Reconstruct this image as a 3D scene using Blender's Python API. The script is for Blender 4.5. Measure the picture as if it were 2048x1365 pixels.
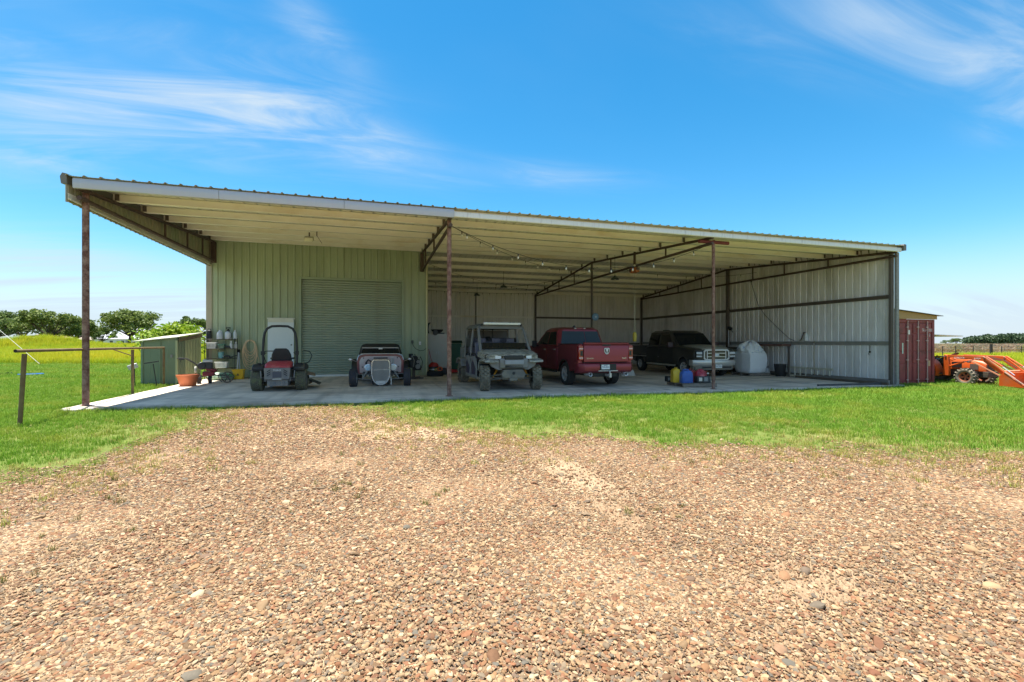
import bpy, bmesh, math, random
import numpy as np
from mathutils import Vector, Matrix, noise as mnoise

for _o in list(bpy.data.objects):
    bpy.data.objects.remove(_o, do_unlink=True)
random.seed(7)
PI = math.pi
SC = bpy.context.scene
COL = SC.collection

# ------------------------------------------------------------------ camera, sky, sun, exposure
YAW = math.radians(16.35)
CAM = (6.326, -12.538, 1.42)
cam = bpy.data.objects.new('camera', bpy.data.cameras.new('camera'))
COL.objects.link(cam)
cam.location = CAM
cam.rotation_euler = (PI / 2, 0, -YAW)
cam.data.sensor_width = 36
cam.data.lens = 16.0
cam.data.shift_y = 0.0017
cam.data.clip_start = 0.05
cam.data.clip_end = 3000
SC.camera = cam

SUN_DIR = Vector((-0.15, 0.09, 1.0)).normalized()
SKY_STRENGTH = 0.089
SUN_STRENGTH = 5.0
EXPOSURE = 1.25
SUN_EL = math.asin(SUN_DIR.z)
SUN_ROT = math.atan2(SUN_DIR.x, SUN_DIR.y)
sun = bpy.data.objects.new('sun', bpy.data.lights.new('sun', 'SUN'))
COL.objects.link(sun)
sun.rotation_euler = SUN_DIR.to_track_quat('Z', 'Y').to_euler()
sun.data.energy = SUN_STRENGTH
sun.data.angle = math.radians(0.55)
sun.data.color = (1.0, 0.94, 0.83)
SC.view_settings.view_transform = 'Standard'
SC.view_settings.look = 'None'
SC.view_settings.gamma = 1.0
SC.view_settings.use_curve_mapping = False
SC.view_settings.exposure = EXPOSURE
try:
    SC.cycles.use_denoising = True
    SC.cycles.max_bounces = 16
    SC.cycles.diffuse_bounces = 10
    SC.cycles.sample_clamp_indirect = 12.0
except Exception:
    pass


def world_dir(px, py):
    """direction on the sky dome for a heading/elevation read off the photograph"""
    a, b = (px - 1024) / 910.0, -(py - 686) / 910.0
    c, s = math.cos(YAW), math.sin(YAW)
    return Vector((a * c + s, -a * s + c, b)).normalized()


def build_world():
    w = bpy.data.worlds.new('World')
    SC.world = w
    w.use_nodes = True
    nt = w.node_tree
    N, L = nt.nodes, nt.links
    N.clear()
    out = N.new('ShaderNodeOutputWorld')
    bg = N.new('ShaderNodeBackground')
    L.new(bg.outputs[0], out.inputs[0])
    bg.inputs['Strength'].default_value = SKY_STRENGTH
    sky = N.new('ShaderNodeTexSky')
    sky.sky_type = 'NISHITA'
    sky.sun_disc = False
    sky.sun_elevation = SUN_EL
    sky.sun_rotation = SUN_ROT
    sky.air_density = 1.0
    sky.dust_density = 0.3
    sky.ozone_density = 3.0
    hs = N.new('ShaderNodeHueSaturation')
    hs.inputs['Hue'].default_value = 0.486
    hs.inputs['Saturation'].default_value = 1.38
    hs.inputs['Value'].default_value = 1.0
    L.new(sky.outputs[0], hs.inputs['Color'])
    tc = N.new('ShaderNodeTexCoord')
    gen = tc.outputs['Generated']

    def vmath(op, a, b=None):
        n = N.new('ShaderNodeVectorMath'); n.operation = op
        for i, x in enumerate((a, b)):
            if x is None: continue
            if hasattr(x, 'is_linked'): L.new(x, n.inputs[i])
            else: n.inputs[i].default_value = x
        return n.outputs['Value'] if op in ('DOT_PRODUCT', 'LENGTH') else n.outputs[0]

    def m(op, a, b=None, clamp=False):
        n = N.new('ShaderNodeMath'); n.operation = op; n.use_clamp = clamp
        for i, x in enumerate((a, b)):
            if x is None: continue
            if hasattr(x, 'is_linked'): L.new(x, n.inputs[i])
            else: n.inputs[i].default_value = x
        return n.outputs[0]

    sep = N.new('ShaderNodeSeparateXYZ'); L.new(gen, sep.inputs[0])
    # cirrus plane: direction projected on a high flat layer
    den = m('ADD', m('MAXIMUM', sep.outputs[2], 0.0), 0.18)
    comb = N.new('ShaderNodeCombineXYZ')
    L.new(m('DIVIDE', sep.outputs[0], den), comb.inputs[0])
    L.new(m('DIVIDE', sep.outputs[1], den), comb.inputs[1])

    def streak(rot, sx, sy, scale, detail, dist):
        mp = N.new('ShaderNodeMapping')
        mp.inputs['Rotation'].default_value = (0, 0, rot)
        mp.inputs['Scale'].default_value = (sx, sy, 1)
        L.new(comb.outputs[0], mp.inputs[0])
        t = N.new('ShaderNodeTexNoise')
        t.inputs['Scale'].default_value = scale
        t.inputs['Detail'].default_value = detail
        t.inputs['Roughness'].default_value = 0.62
        t.inputs['Distortion'].default_value = dist
        L.new(mp.outputs[0], t.inputs['Vector'])
        return t.outputs['Fac']

    fib = streak(0.5, 0.8, 3.4, 1.5, 7, 0.9)
    soft = streak(0.2, 0.8, 1.3, 0.9, 4, 0.4)
    hor = streak(-0.28, 0.5, 4.5, 1.0, 5, 0.3)

    def blob(p0, p1, wd, amp):
        a, b = world_dir(*p0), world_dir(*p1)
        c = (a + b).normalized()
        t1 = (b - a); half = t1.length / 2; t1.normalize()
        t1 = (t1 - c * t1.dot(c)).normalized()
        t2 = c.cross(t1)
        u = m('DIVIDE', vmath('DOT_PRODUCT', gen, t1), half)
        v = m('DIVIDE', vmath('DOT_PRODUCT', gen, t2), wd)
        e = m('EXPONENT', m('MULTIPLY', m('ADD', m('MULTIPLY', u, u), m('MULTIPLY', v, v)), -1.0))
        front = m('GREATER_THAN', vmath('DOT_PRODUCT', gen, c), 0.0)
        return m('MULTIPLY', m('MULTIPLY', e, amp), front)

    def total(lst):
        s = lst[0]
        for x in lst[1:]: s = m('ADD', s, x)
        return s
    wisps = total([
        blob((-150, 90), (640, 240), 0.085, 1.1), blob((480, 190), (860, 330), 0.04, 0.85),
        blob((560, 0), (720, 150), 0.035, 0.55), blob((-100, 270), (220, 290), 0.045, 0.8),
        blob((880, 330), (1240, 365), 0.022, 0.6), blob((1640, 0), (2100, 90), 0.055, 0.72),
        blob((1850, 120), (2150, 160), 0.03, 0.6), blob((1960, 225), (2120, 235), 0.03, 0.7),
        blob((1350, 10), (1700, 120), 0.05, 0.25)])
    low = total([blob((-200, 560), (520, 600), 0.05, 0.75), blob((-100, 470), (260, 490), 0.03, 0.5),
                 blob((1780, 610), (2150, 640), 0.03, 0.45)])

    def ramp(x, lo, hi):
        n = N.new('ShaderNodeMapRange'); n.interpolation_type = 'SMOOTHSTEP'
        n.inputs['From Min'].default_value = lo; n.inputs['From Max'].default_value = hi
        L.new(x, n.inputs['Value'])
        return n.outputs[0]
    c1 = m('MULTIPLY', wisps, m('ADD', m('MULTIPLY', ramp(fib, 0.36, 0.74), 0.85), m('MULTIPLY', ramp(soft, 0.3, 0.7), 0.32)))
    c2 = m('MULTIPLY', low, ramp(hor, 0.35, 0.72))
    veil = m('MULTIPLY', ramp(soft, 0.45, 0.9), 0.06)
    # cirrus added only out of view, to whiten and lift the shed's fill light, and a pale band lies along the whole horizon
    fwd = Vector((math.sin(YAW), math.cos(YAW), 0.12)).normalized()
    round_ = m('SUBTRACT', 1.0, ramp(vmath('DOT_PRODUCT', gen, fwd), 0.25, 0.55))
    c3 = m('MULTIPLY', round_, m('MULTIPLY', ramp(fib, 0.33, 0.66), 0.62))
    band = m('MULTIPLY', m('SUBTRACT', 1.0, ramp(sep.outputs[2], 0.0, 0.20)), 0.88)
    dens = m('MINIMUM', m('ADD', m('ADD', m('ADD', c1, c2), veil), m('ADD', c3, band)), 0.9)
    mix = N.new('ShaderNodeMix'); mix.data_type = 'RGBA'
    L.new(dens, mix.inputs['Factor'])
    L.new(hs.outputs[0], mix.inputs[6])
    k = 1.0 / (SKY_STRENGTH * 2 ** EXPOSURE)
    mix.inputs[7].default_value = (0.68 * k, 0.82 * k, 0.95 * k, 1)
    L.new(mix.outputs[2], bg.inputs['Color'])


build_world()

# ------------------------------------------------------------------ materials
MATS = {}


def mat(name, color, rough=0.6, metal=0.0, var=0.12, scale=6.0, bump=0.0, color2=None, blotch=0.0, bscale=1.5,
        spec=0.5, coat=0.0, stretch=(1, 1, 1), rand=0.0, back=None, detail=5):
    """painted/rusted/cloth surface: base colour, fine noise variation, optional larger blotches of a second colour, optional bump"""
    if name in MATS: return MATS[name]
    mt = bpy.data.materials.new(name)
    mt.use_nodes = True
    nt = mt.node_tree; N, L = nt.nodes, nt.links
    b = N['Principled BSDF']
    b.inputs['Roughness'].default_value = rough
    b.inputs['Metallic'].default_value = metal
    b.inputs['Specular IOR Level'].default_value = spec
    if coat: b.inputs['Coat Weight'].default_value = coat; b.inputs['Coat Roughness'].default_value = 0.04
    tc = N.new('ShaderNodeTexCoord')
    mp = N.new('ShaderNodeMapping'); mp.inputs['Scale'].default_value = stretch
    L.new(tc.outputs['Object'], mp.inputs[0])
    nz = N.new('ShaderNodeTexNoise'); nz.inputs['Scale'].default_value = scale; nz.inputs['Detail'].default_value = detail
    L.new(mp.outputs[0], nz.inputs['Vector'])
    c = Vector(color[:3])
    mx = N.new('ShaderNodeMix'); mx.data_type = 'RGBA'
    mx.inputs[6].default_value = (*(c * (1 - var)), 1)
    mx.inputs[7].default_value = (*[min(1, x * (1 + var)) for x in c], 1)
    L.new(nz.outputs['Fac'], mx.inputs['Factor'])
    cur = mx.outputs[2]
    if color2 is not None and blotch > 0:
        n2 = N.new('ShaderNodeTexNoise'); n2.inputs['Scale'].default_value = bscale; n2.inputs['Detail'].default_value = 6
        n2.inputs['Roughness'].default_value = 0.65
        L.new(mp.outputs[0], n2.inputs['Vector'])
        r = N.new('ShaderNodeMapRange'); r.inputs['From Min'].default_value = 0.62 - blotch * 0.3
        r.inputs['From Max'].default_value = 0.72 - blotch * 0.1
        L.new(n2.outputs['Fac'], r.inputs['Value'])
        m2 = N.new('ShaderNodeMix'); m2.data_type = 'RGBA'
        L.new(r.outputs[0], m2.inputs['Factor']); L.new(cur, m2.inputs[6])
        m2.inputs[7].default_value = (*color2[:3], 1)
        cur = m2.outputs[2]
    if rand > 0:
        oi = N.new('ShaderNodeObjectInfo')
        hv = N.new('ShaderNodeHueSaturation')
        r = N.new('ShaderNodeMapRange'); r.inputs['To Min'].default_value = 1 - rand; r.inputs['To Max'].default_value = 1 + rand
        L.new(oi.outputs['Random'], r.inputs['Value']); L.new(r.outputs[0], hv.inputs['Value']); L.new(cur, hv.inputs['Color'])
        cur = hv.outputs[0]
    if back is not None:      # sheet metal: other paint on the back of the sheet
        ge = N.new('ShaderNodeNewGeometry')
        m3 = N.new('ShaderNodeMix'); m3.data_type = 'RGBA'
        L.new(ge.outputs['Backfacing'], m3.inputs['Factor']); L.new(cur, m3.inputs[6]); m3.inputs[7].default_value = (*back, 1)
        cur = m3.outputs[2]
    L.new(cur, b.inputs['Base Color'])
    if bump > 0:
        bp = N.new('ShaderNodeBump'); bp.inputs['Strength'].default_value = bump; bp.inputs['Distance'].default_value = 0.02
        L.new(nz.outputs['Fac'], bp.inputs['Height']); L.new(bp.outputs[0], b.inputs['Normal'])
    MATS[name] = mt
    return mt


def glass_mat(name, color, rough=0.05):
    if name in MATS: return MATS[name]
    mt = mat(name, color, rough=rough, var=0.05, spec=0.28)
    return mt


def emit_mat(name, color, s):
    mt = mat(name, color, rough=0.3)
    b = mt.node_tree.nodes['Principled BSDF']
    b.inputs['Emission Color'].default_value = (*color, 1); b.inputs['Emission Strength'].default_value = s
    return mt


# ------------------------------------------------------------------ geometry collector
class G:
    def __init__(s): s.v = []; s.f = []; s.m = []

    def add(s, vs, fs, mi=0):
        o = len(s.v)
        s.v.extend(tuple(v) for v in vs)
        for f in fs: s.f.append(tuple(i + o for i in f)); s.m.append(mi)
        return s

    def box(s, c, size, rot=None, mi=0, taper=None):
        hx, hy, hz = (x / 2 for x in size)
        vs = [Vector((x * hx, y * hy, z * hz)) for z in (-1, 1) for x, y in ((-1, -1), (1, -1), (1, 1), (-1, 1))]
        if taper:
            for v in vs[4:]: v.x *= taper[0]; v.y *= taper[1]
        if rot is not None:
            R = rot if isinstance(rot, Matrix) else Matrix.Rotation(rot[2], 3, 'Z') @ Matrix.Rotation(rot[1], 3, 'Y') @ Matrix.Rotation(rot[0], 3, 'X')
            vs = [R @ v for v in vs]
        c = Vector(c)
        return s.add([v + c for v in vs], [(3, 2, 1, 0), (4, 5, 6, 7), (0, 1, 5, 4), (1, 2, 6, 5), (2, 3, 7, 6), (3, 0, 4, 7)], mi)

    def box2(s, x0, x1, y0, y1, z0, z1, mi=0):
        return s.box(((x0 + x1) / 2, (y0 + y1) / 2, (z0 + z1) / 2), (x1 - x0, y1 - y0, z1 - z0), mi=mi)

    def bar(s, p0, p1, w, h, up=(0, 0, 1), mi=0):
        p0, p1 = Vector(p0), Vector(p1)
        d = (p1 - p0); ln = d.length; d.normalize()
        u = Vector(up)
        if abs(d.dot(u)) > 0.98: u = Vector((0, 1, 0))
        x = d.cross(u).normalized(); z = x.cross(d)
        R = Matrix((x, d, z)).transposed()
        return s.box((p0 + p1) / 2, (w, ln, h), rot=R, mi=mi)

    def tube(s, pts, r, n=8, mi=0, caps=True, closed=False):
        pts = [Vector(p) for p in pts]
        rs = r if isinstance(r, (list, tuple)) else [r] * len(pts)
        k = len(pts); rings = []
        prev = None
        for i, p in enumerate(pts):
            if closed: d = pts[(i + 1) % k] - pts[i - 1]
            else: d = pts[min(i + 1, k - 1)] - pts[max(i - 1, 0)]
            if d.length < 1e-9: d = Vector((0, 0, 1))
            d.normalize()
            if prev is None:
                a = Vector((0, 0, 1)) if abs(d.z) < 0.9 else Vector((1, 0, 0))
                x = d.cross(a).normalized()
            else:
                x = (prev - d * prev.dot(d))
                x = x.normalized() if x.length > 1e-6 else d.orthogonal().normalized()
            prev = x; y = d.cross(x)
            rings.append([p + (x * math.cos(2 * PI * j / n) + y * math.sin(2 * PI * j / n)) * rs[i] for j in range(n)])
        return s.loft(rings, caps=caps and not closed, mi=mi, closed=closed)

    def cyl(s, p0, p1, r0, r1=None, n=16, mi=0, caps=True):
        return s.tube([p0, p1], [r0, r0 if r1 is None else r1], n=n, mi=mi, caps=caps)

    def loft(s, rings, caps=True, mi=0, closed=False, ring_closed=True):
        n = len(rings[0]); vs = [v for r in rings for v in r]; fs = []
        K = len(rings)
        for i in range(K if closed else K - 1):
            a, b = i * n, ((i + 1) % K) * n
            for j in range(n if ring_closed else n - 1):
                q = (j + 1) % n
                fs.append((a + j, a + q, b + q, b + j))
        if caps and not closed:
            fs.append(tuple(range(n - 1, -1, -1))); fs.append(tuple((K - 1) * n + j for j in range(n)))
        return s.add(vs, fs, mi)

    def lathe(s, prof, n=24, axis='z', c=(0, 0, 0), mi=0, close=False, arc=2 * PI, start=0.0):
        """prof: (radius, height) pairs, open unless close"""
        c = Vector(c); rings = []
        for r, h in prof:
            ring = []
            for j in range(n):
                a = start + arc * j / (n if arc >= 2 * PI - 1e-6 else n - 1)
                x, y = r * math.cos(a), r * math.sin(a)
                p = {'z': (x, y, h), 'x': (h, x, y), 'y': (x, h, y)}[axis]
                ring.append(c + Vector(p))
            rings.append(ring)
        return s.loft(rings, caps=not close, mi=mi, closed=close, ring_closed=arc >= 2 * PI - 1e-6)

    def prism(s, poly, axis, a0, a1, mi=0, fn=None, slices=None):
        """poly in the plane across `axis`; for axis x: (y,z), y: (x,z), z: (x,y)"""
        sl = slices or [a0, a1]; rings = []
        for a in sl:
            ring = []
            for (u, v) in poly:
                if fn: u2, v2 = fn(a, u, v)
                else: u2, v2 = u, v
                ring.append({'x': (a, u2, v2), 'y': (u2, a, v2), 'z': (u2, v2, a)}[axis])
            rings.append(ring)
        return s.loft(rings, mi=mi)

    def ball(s, c, r, n=12, m=8, mi=0, lo=-PI / 2, hi=PI / 2):
        r = r if isinstance(r, (list, tuple)) else (r, r, r)
        rings = []
        for i in range(m + 1):
            e = lo + (hi - lo) * i / m
            rings.append([(c[0] + r[0] * math.cos(e) * math.cos(2 * PI * j / n), c[1] + r[1] * math.cos(e) * math.sin(2 * PI * j / n), c[2] + r[2] * math.sin(e)) for j in range(n)])
        return s.loft(rings, mi=mi)

    def quad(s, a, b, c, d, mi=0): return s.add([a, b, c, d], [(0, 1, 2, 3)], mi)

    def slabquad(s, a, b, c, d, t, mi=0):
        """a thin plate on the quad a b c d, thickness t along its normal"""
        a, b, c, d = (Vector(x) for x in (a, b, c, d))
        nrm = (b - a).cross(d - a).normalized() * t
        return s.loft([[a, b, c, d], [a + nrm, b + nrm, c + nrm, d + nrm]], mi=mi)

    def xform(s, M, start=0):
        for i in range(start, len(s.v)): s.v[i] = tuple(M @ Vector(s.v[i]))
        return s

    def mesh(s, name, mats, smooth=40, fix=True):
        me = bpy.data.meshes.new(name)
        me.from_pydata(s.v, [], s.f)
        for mm in (mats if isinstance(mats, (list, tuple)) else [mats]): me.materials.append(mm)
        me.polygons.foreach_set('material_index', s.m)
        if fix:
            bm = bmesh.new(); bm.from_mesh(me)
            bmesh.ops.recalc_face_normals(bm, faces=bm.faces)
            bm.to_mesh(me); bm.free()
        if smooth:
            me.polygons.foreach_set('use_smooth', [True] * len(me.polygons))
            me.set_sharp_from_angle(angle=math.radians(smooth))
        me.update()
        return me


def put(name, g, mats, parent=None, loc=(0, 0, 0), rot=(0, 0, 0), smooth=40, bevel=0.0, seg=2, fix=True):
    me = g.mesh(name, mats, smooth, fix) if isinstance(g, G) else g
    o = bpy.data.objects.new(name, me)
    COL.objects.link(o)
    o.location = loc; o.rotation_euler = rot
    if parent is not None: o.parent = parent
    if bevel > 0:
        b = o.modifiers.new('bevel', 'BEVEL'); b.width = bevel; b.segments = seg; b.limit_method = 'ANGLE'; b.angle_limit = math.radians(50)
        b.harden_normals = False
    return o


def empty(name, loc=(0, 0, 0), rz=0.0, parent=None):
    o = bpy.data.objects.new(name, None); COL.objects.link(o)
    o.location = loc; o.rotation_euler = (0, 0, rz); o.empty_display_size = 0.1
    if parent is not None: o.parent = parent
    return o


def tag(o, label, cat, group=None):
    o['label'] = label; o['category'] = cat
    if group: o['group'] = group
    return o


def thing(name, label, cat, loc=(0, 0, 0), rz=0.0, group=None):
    return tag(empty(name, loc, rz), label, cat, group)


def kind(o, k): o['kind'] = k; return o


def copy_tree(o, parent=None):
    c = o.copy(); COL.objects.link(c)
    if parent is not None: c.parent = parent
    for ch in [x for x in bpy.data.objects if x.parent is o]: copy_tree(ch, c)
    return c


def text(name, s, size, mt, parent, loc, rot, extrude=0.002, align='CENTER', sx=1.0):
    cu = bpy.data.curves.new(name, 'FONT'); cu.body = s; cu.size = size; cu.extrude = extrude
    cu.align_x = align; cu.align_y = 'CENTER'; cu.materials.append(mt)
    tmp = bpy.data.objects.new('tmp_text', cu); COL.objects.link(tmp)
    me = bpy.data.meshes.new_from_object(tmp.evaluated_get(bpy.context.evaluated_depsgraph_get()))
    bpy.data.objects.remove(tmp, do_unlink=True)
    me.name = name
    o = bpy.data.objects.new(name, me); COL.objects.link(o)
    o.location = loc; o.rotation_euler = rot; o.scale = (sx, 1, 1); o.parent = parent
    return o


def gz(x, y=0.0):
    """slab top: falls gently to the right"""
    return -0.0065 * x


def terr(x, y):
    """lawn / yard level"""
    return -0.075 - 0.0065 * max(-40, min(60, x)) - 0.0

def spot(heading, dist):
    """ground position of a far thing: heading as the photograph's column, dist in metres along the view axis"""
    r = (heading - 1024) / 910.0 * dist
    c, s = math.cos(YAW), math.sin(YAW)
    return Vector((CAM[0] + r * c + dist * s, CAM[1] - r * s + dist * c))

# ------------------------------------------------------------------ shared materials
M_RUST = mat('rusty_pipe', (0.13, 0.055, 0.042), 0.85, 0.0, 0.3, 14, 0.3, color2=(0.33, 0.21, 0.17), blotch=0.75, bscale=9)
M_PRIMER = mat('dark_red_primer_steel', (0.085, 0.052, 0.042), 0.7, 0.0, 0.25, 10, 0.15)
M_DARKSTEEL = mat('dark_brown_steel', (0.12, 0.095, 0.08), 0.65, 0.0, 0.25, 8)
M_CREAM = mat('cream_purlin', (0.85, 0.82, 0.73), 0.5, 0.0, 0.1, 3, color2=(0.74, 0.66, 0.50), blotch=0.3, bscale=1.2, stretch=(0.4, 1, 1))
M_ROOF = mat('roof_sheet', (0.045, 0.10, 0.095), 0.45, 0.2, 0.12, 3, back=(0.70, 0.69, 0.645))
M_GALV = mat('galvalume_sheet', (0.79, 0.755, 0.74), 0.45, 0.15, 0.10, 7, color2=(0.57, 0.54, 0.50), blotch=0.55, bscale=1.3, stretch=(1, 1, 0.25), rand=0.05)
M_GALVB = mat('dusty_galvalume_sheet', (0.75, 0.72, 0.66), 0.5, 0.1, 0.12, 7, color2=(0.64, 0.61, 0.54), blotch=0.4, bscale=1.3, stretch=(1, 1, 0.25), rand=0.06)
M_GREEN = mat('sage_green_sheet', (0.375, 0.43, 0.285), 0.5, 0.0, 0.08, 5, color2=(0.30, 0.34, 0.21), blotch=0.45, bscale=1.6, stretch=(1, 1, .18), rand=0.06)
M_GREEN_DOOR = mat('sage_green_door', (0.33, 0.385, 0.30), 0.5, 0.0, 0.08, 5, color2=(0.29, 0.31, 0.23), blotch=0.4, bscale=.9)
M_GREEN_TRIM = mat('green_trim', (0.30, 0.36, 0.25), 0.5)
M_TAN = mat('tan_trim', (0.38, 0.34, 0.25), 0.6)
M_WHITETRIM = mat('white_eave_trim', (0.74, 0.75, 0.76), 0.45, 0.0, 0.05, 3, color2=(0.55, 0.54, 0.56), blotch=0.3, bscale=2.5, stretch=(4, 1, 0.5))
M_GUTTER = mat('weathered_gutter', (0.46, 0.47, 0.51), 0.4, 0.3, 0.07, 4, color2=(0.45, 0.44, 0.5), blotch=0.4, bscale=2, stretch=(5, 1, 0.4))
M_BLACK = mat('black_plastic', (0.022, 0.022, 0.024), 0.5, var=0.2)
M_BLACKG = mat('black_gloss', (0.012, 0.012, 0.013), 0.15)
M_RUBBER = mat('tyre_rubber', (0.035, 0.034, 0.033), 0.85, var=0.25, scale=12, bump=0.2)
M_RUBBER_MUD = mat('muddy_rubber', (0.16, 0.14, 0.105), 0.95, var=0.35, scale=9, bump=0.4, color2=(0.28, 0.24, 0.18), blotch=0.5, bscale=5)
M_RUBBER_GREEN = mat('grassy_rubber', (0.13, 0.12, 0.085), 0.95, var=0.3, scale=12, bump=0.4, color2=(0.18, 0.19, 0.09), blotch=0.4, bscale=6)
M_CHROME = mat('chrome', (0.80, 0.79, 0.80), 0.22, 0.55, 0.03)
M_DULLCHROME = mat('dusty_chrome', (0.62, 0.60, 0.57), 0.34, 0.5, 0.12, 4)
M_ALU = mat('aluminium', (0.60, 0.60, 0.60), 0.38, 0.55, 0.1)
M_GLASS = glass_mat('dark_glass', (0.012, 0.014, 0.015), 0.04)
M_WHITE = mat('white_plastic', (0.78, 0.78, 0.77), 0.45, var=0.05)
M_DARKGREY = mat('dark_grey', (0.06, 0.06, 0.062), 0.6, var=0.2)
M_GREY = mat('grey_metal', (0.25, 0.25, 0.25), 0.5, var=0.15)
M_WOOD = mat('weathered_wood', (0.24, 0.17, 0.11), 0.8, var=0.3, scale=8, stretch=(1, 6, 1), bump=0.2)
M_YELLOW = mat('yellow_plastic', (0.75, 0.45, 0.015), 0.4, var=0.08)
M_RED = mat('red_plastic', (0.50, 0.03, 0.03), 0.4, var=0.1)
# ------------------------------------------------------------------ setting: ground, slab
def ground_mat():
    mt = bpy.data.materials.new('grassy_soil'); mt.use_nodes = True
    nt = mt.node_tree; N, L = nt.nodes, nt.links
    b = N['Principled BSDF']; b.inputs['Roughness'].default_value = 0.95; b.inputs['Specular IOR Level'].default_value = 0.1
    tc = N.new('ShaderNodeTexCoord')
    n1 = N.new('ShaderNodeTexNoise'); n1.inputs['Scale'].default_value = 0.35; n1.inputs['Detail'].default_value = 6
    n2 = N.new('ShaderNodeTexNoise'); n2.inputs['Scale'].default_value = 14; n2.inputs['Detail'].default_value = 4
    for n in (n1, n2): L.new(tc.outputs['Object'], n.inputs['Vector'])
    r1 = N.new('ShaderNodeValToRGB')
    r1.color_ramp.elements[0].position = 0.3; r1.color_ramp.elements[0].color = (0.105, 0.155, 0.03, 1)
    r1.color_ramp.elements[1].position = 0.7; r1.color_ramp.elements[1].color = (0.20, 0.20, 0.07, 1)
    L.new(n1.outputs['Fac'], r1.inputs['Fac'])
    mx = N.new('ShaderNodeMix'); mx.data_type = 'RGBA'; mx.blend_type = 'MULTIPLY'
    r2 = N.new('ShaderNodeMapRange'); r2.inputs['To Min'].default_value = 0.55; r2.inputs['To Max'].default_value = 1.35
    L.new(n2.outputs['Fac'], r2.inputs['Value'])
    mx.inputs['Factor'].default_value = 1
    L.new(r1.outputs['Color'], mx.inputs[6]); L.new(r2.outputs[0], mx.inputs[7])
    L.new(mx.outputs[2], b.inputs['Base Color'])
    return mt


def grid_mesh(name, xs, ys, zf, mt):
    nx, ny = len(xs), len(ys)
    v = [(x, y, zf(x, y)) for y in ys for x in xs]
    f = [(j * nx + i, j * nx + i + 1, (j + 1) * nx + i + 1, (j + 1) * nx + i) for j in range(ny - 1) for i in range(nx - 1)]
    me = bpy.data.meshes.new(name); me.from_pydata(v, [], f); me.materials.append(mt)
    me.polygons.foreach_set('use_smooth', [True] * len(f)); me.update()
    return me


MOUND = spot(84, 60)


def far_z(x, y):
    z = terr(x, y)
    d = math.hypot(x - 6, y + 12)
    if d < 35: z += 0.0
    # weed mound in the left field
    z += 1.7 * math.exp(-(((x - MOUND.x) / 6) ** 2 + ((y - MOUND.y) / 5) ** 2))
    return z


xs = sorted(set([-1500, -800, -400, -200, -120, -90] + list(np.arange(-70, 70, 2.5)) + [90, 120, 200, 400, 800, 1500]))
ys = sorted(set([-200, -60, -30] + list(np.arange(-20, 90, 2.5)) + [110, 150, 250, 500, 900, 1800]))
M_SOIL = ground_mat()
kind(put('ground', grid_mesh('ground', [float(a) for a in xs], [float(a) for a in ys], far_z, M_SOIL), M_SOIL), 'structure')

# pea-gravel yard: a sheet with a ragged edge, just above the soil
GB = [(-14, -14), (-4, -9.8), (-0.5, -8.2), (2.1, -6.9), (2.9, -5.9), (3.25, -4.7), (3.2, -3.4), (2.75, -2.2), (2.6, -1.25),
      (3.6, -0.75), (5.4, -0.8), (6.0, -1.8), (6.2, -3.4), (8.2, -5.2), (11.5, -6.9), (14.5, -8.4), (19, -10.6), (27, -14), (34, -20), (34, -34), (-22, -34), (-22, -18)]


def inside_gravel(x, y):
    c = False; n = len(GB)
    for i in range(n):
        x1, y1 = GB[i]; x2, y2 = GB[(i + 1) % n]
        if (y1 > y) != (y2 > y) and x < (x2 - x1) * (y - y1) / (y2 - y1) + x1: c = not c
    return c


def gravel_dist(x, y):
    """signed distance to the gravel edge, positive inside"""
    p = Vector((x, y)); best = 1e9; n = len(GB)
    for i in range(n):
        a, b = Vector(GB[i]), Vector(GB[(i + 1) % n])
        t = max(0, min(1, (p - a).dot(b - a) / max(1e-9, (b - a).length_squared)))
        best = min(best, (p - a - (b - a) * t).length)
    return best if inside_gravel(x, y) else -best


def gravel_edge(x, y):
    return gravel_dist(x, y) + 0.9 * mnoise.noise((x * 0.55, y * 0.55, 3.1)) * (1 if y > -9 else 0.5) + 0.35 * mnoise.noise((x * 2.1, y * 2.1, 7.7))


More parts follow.
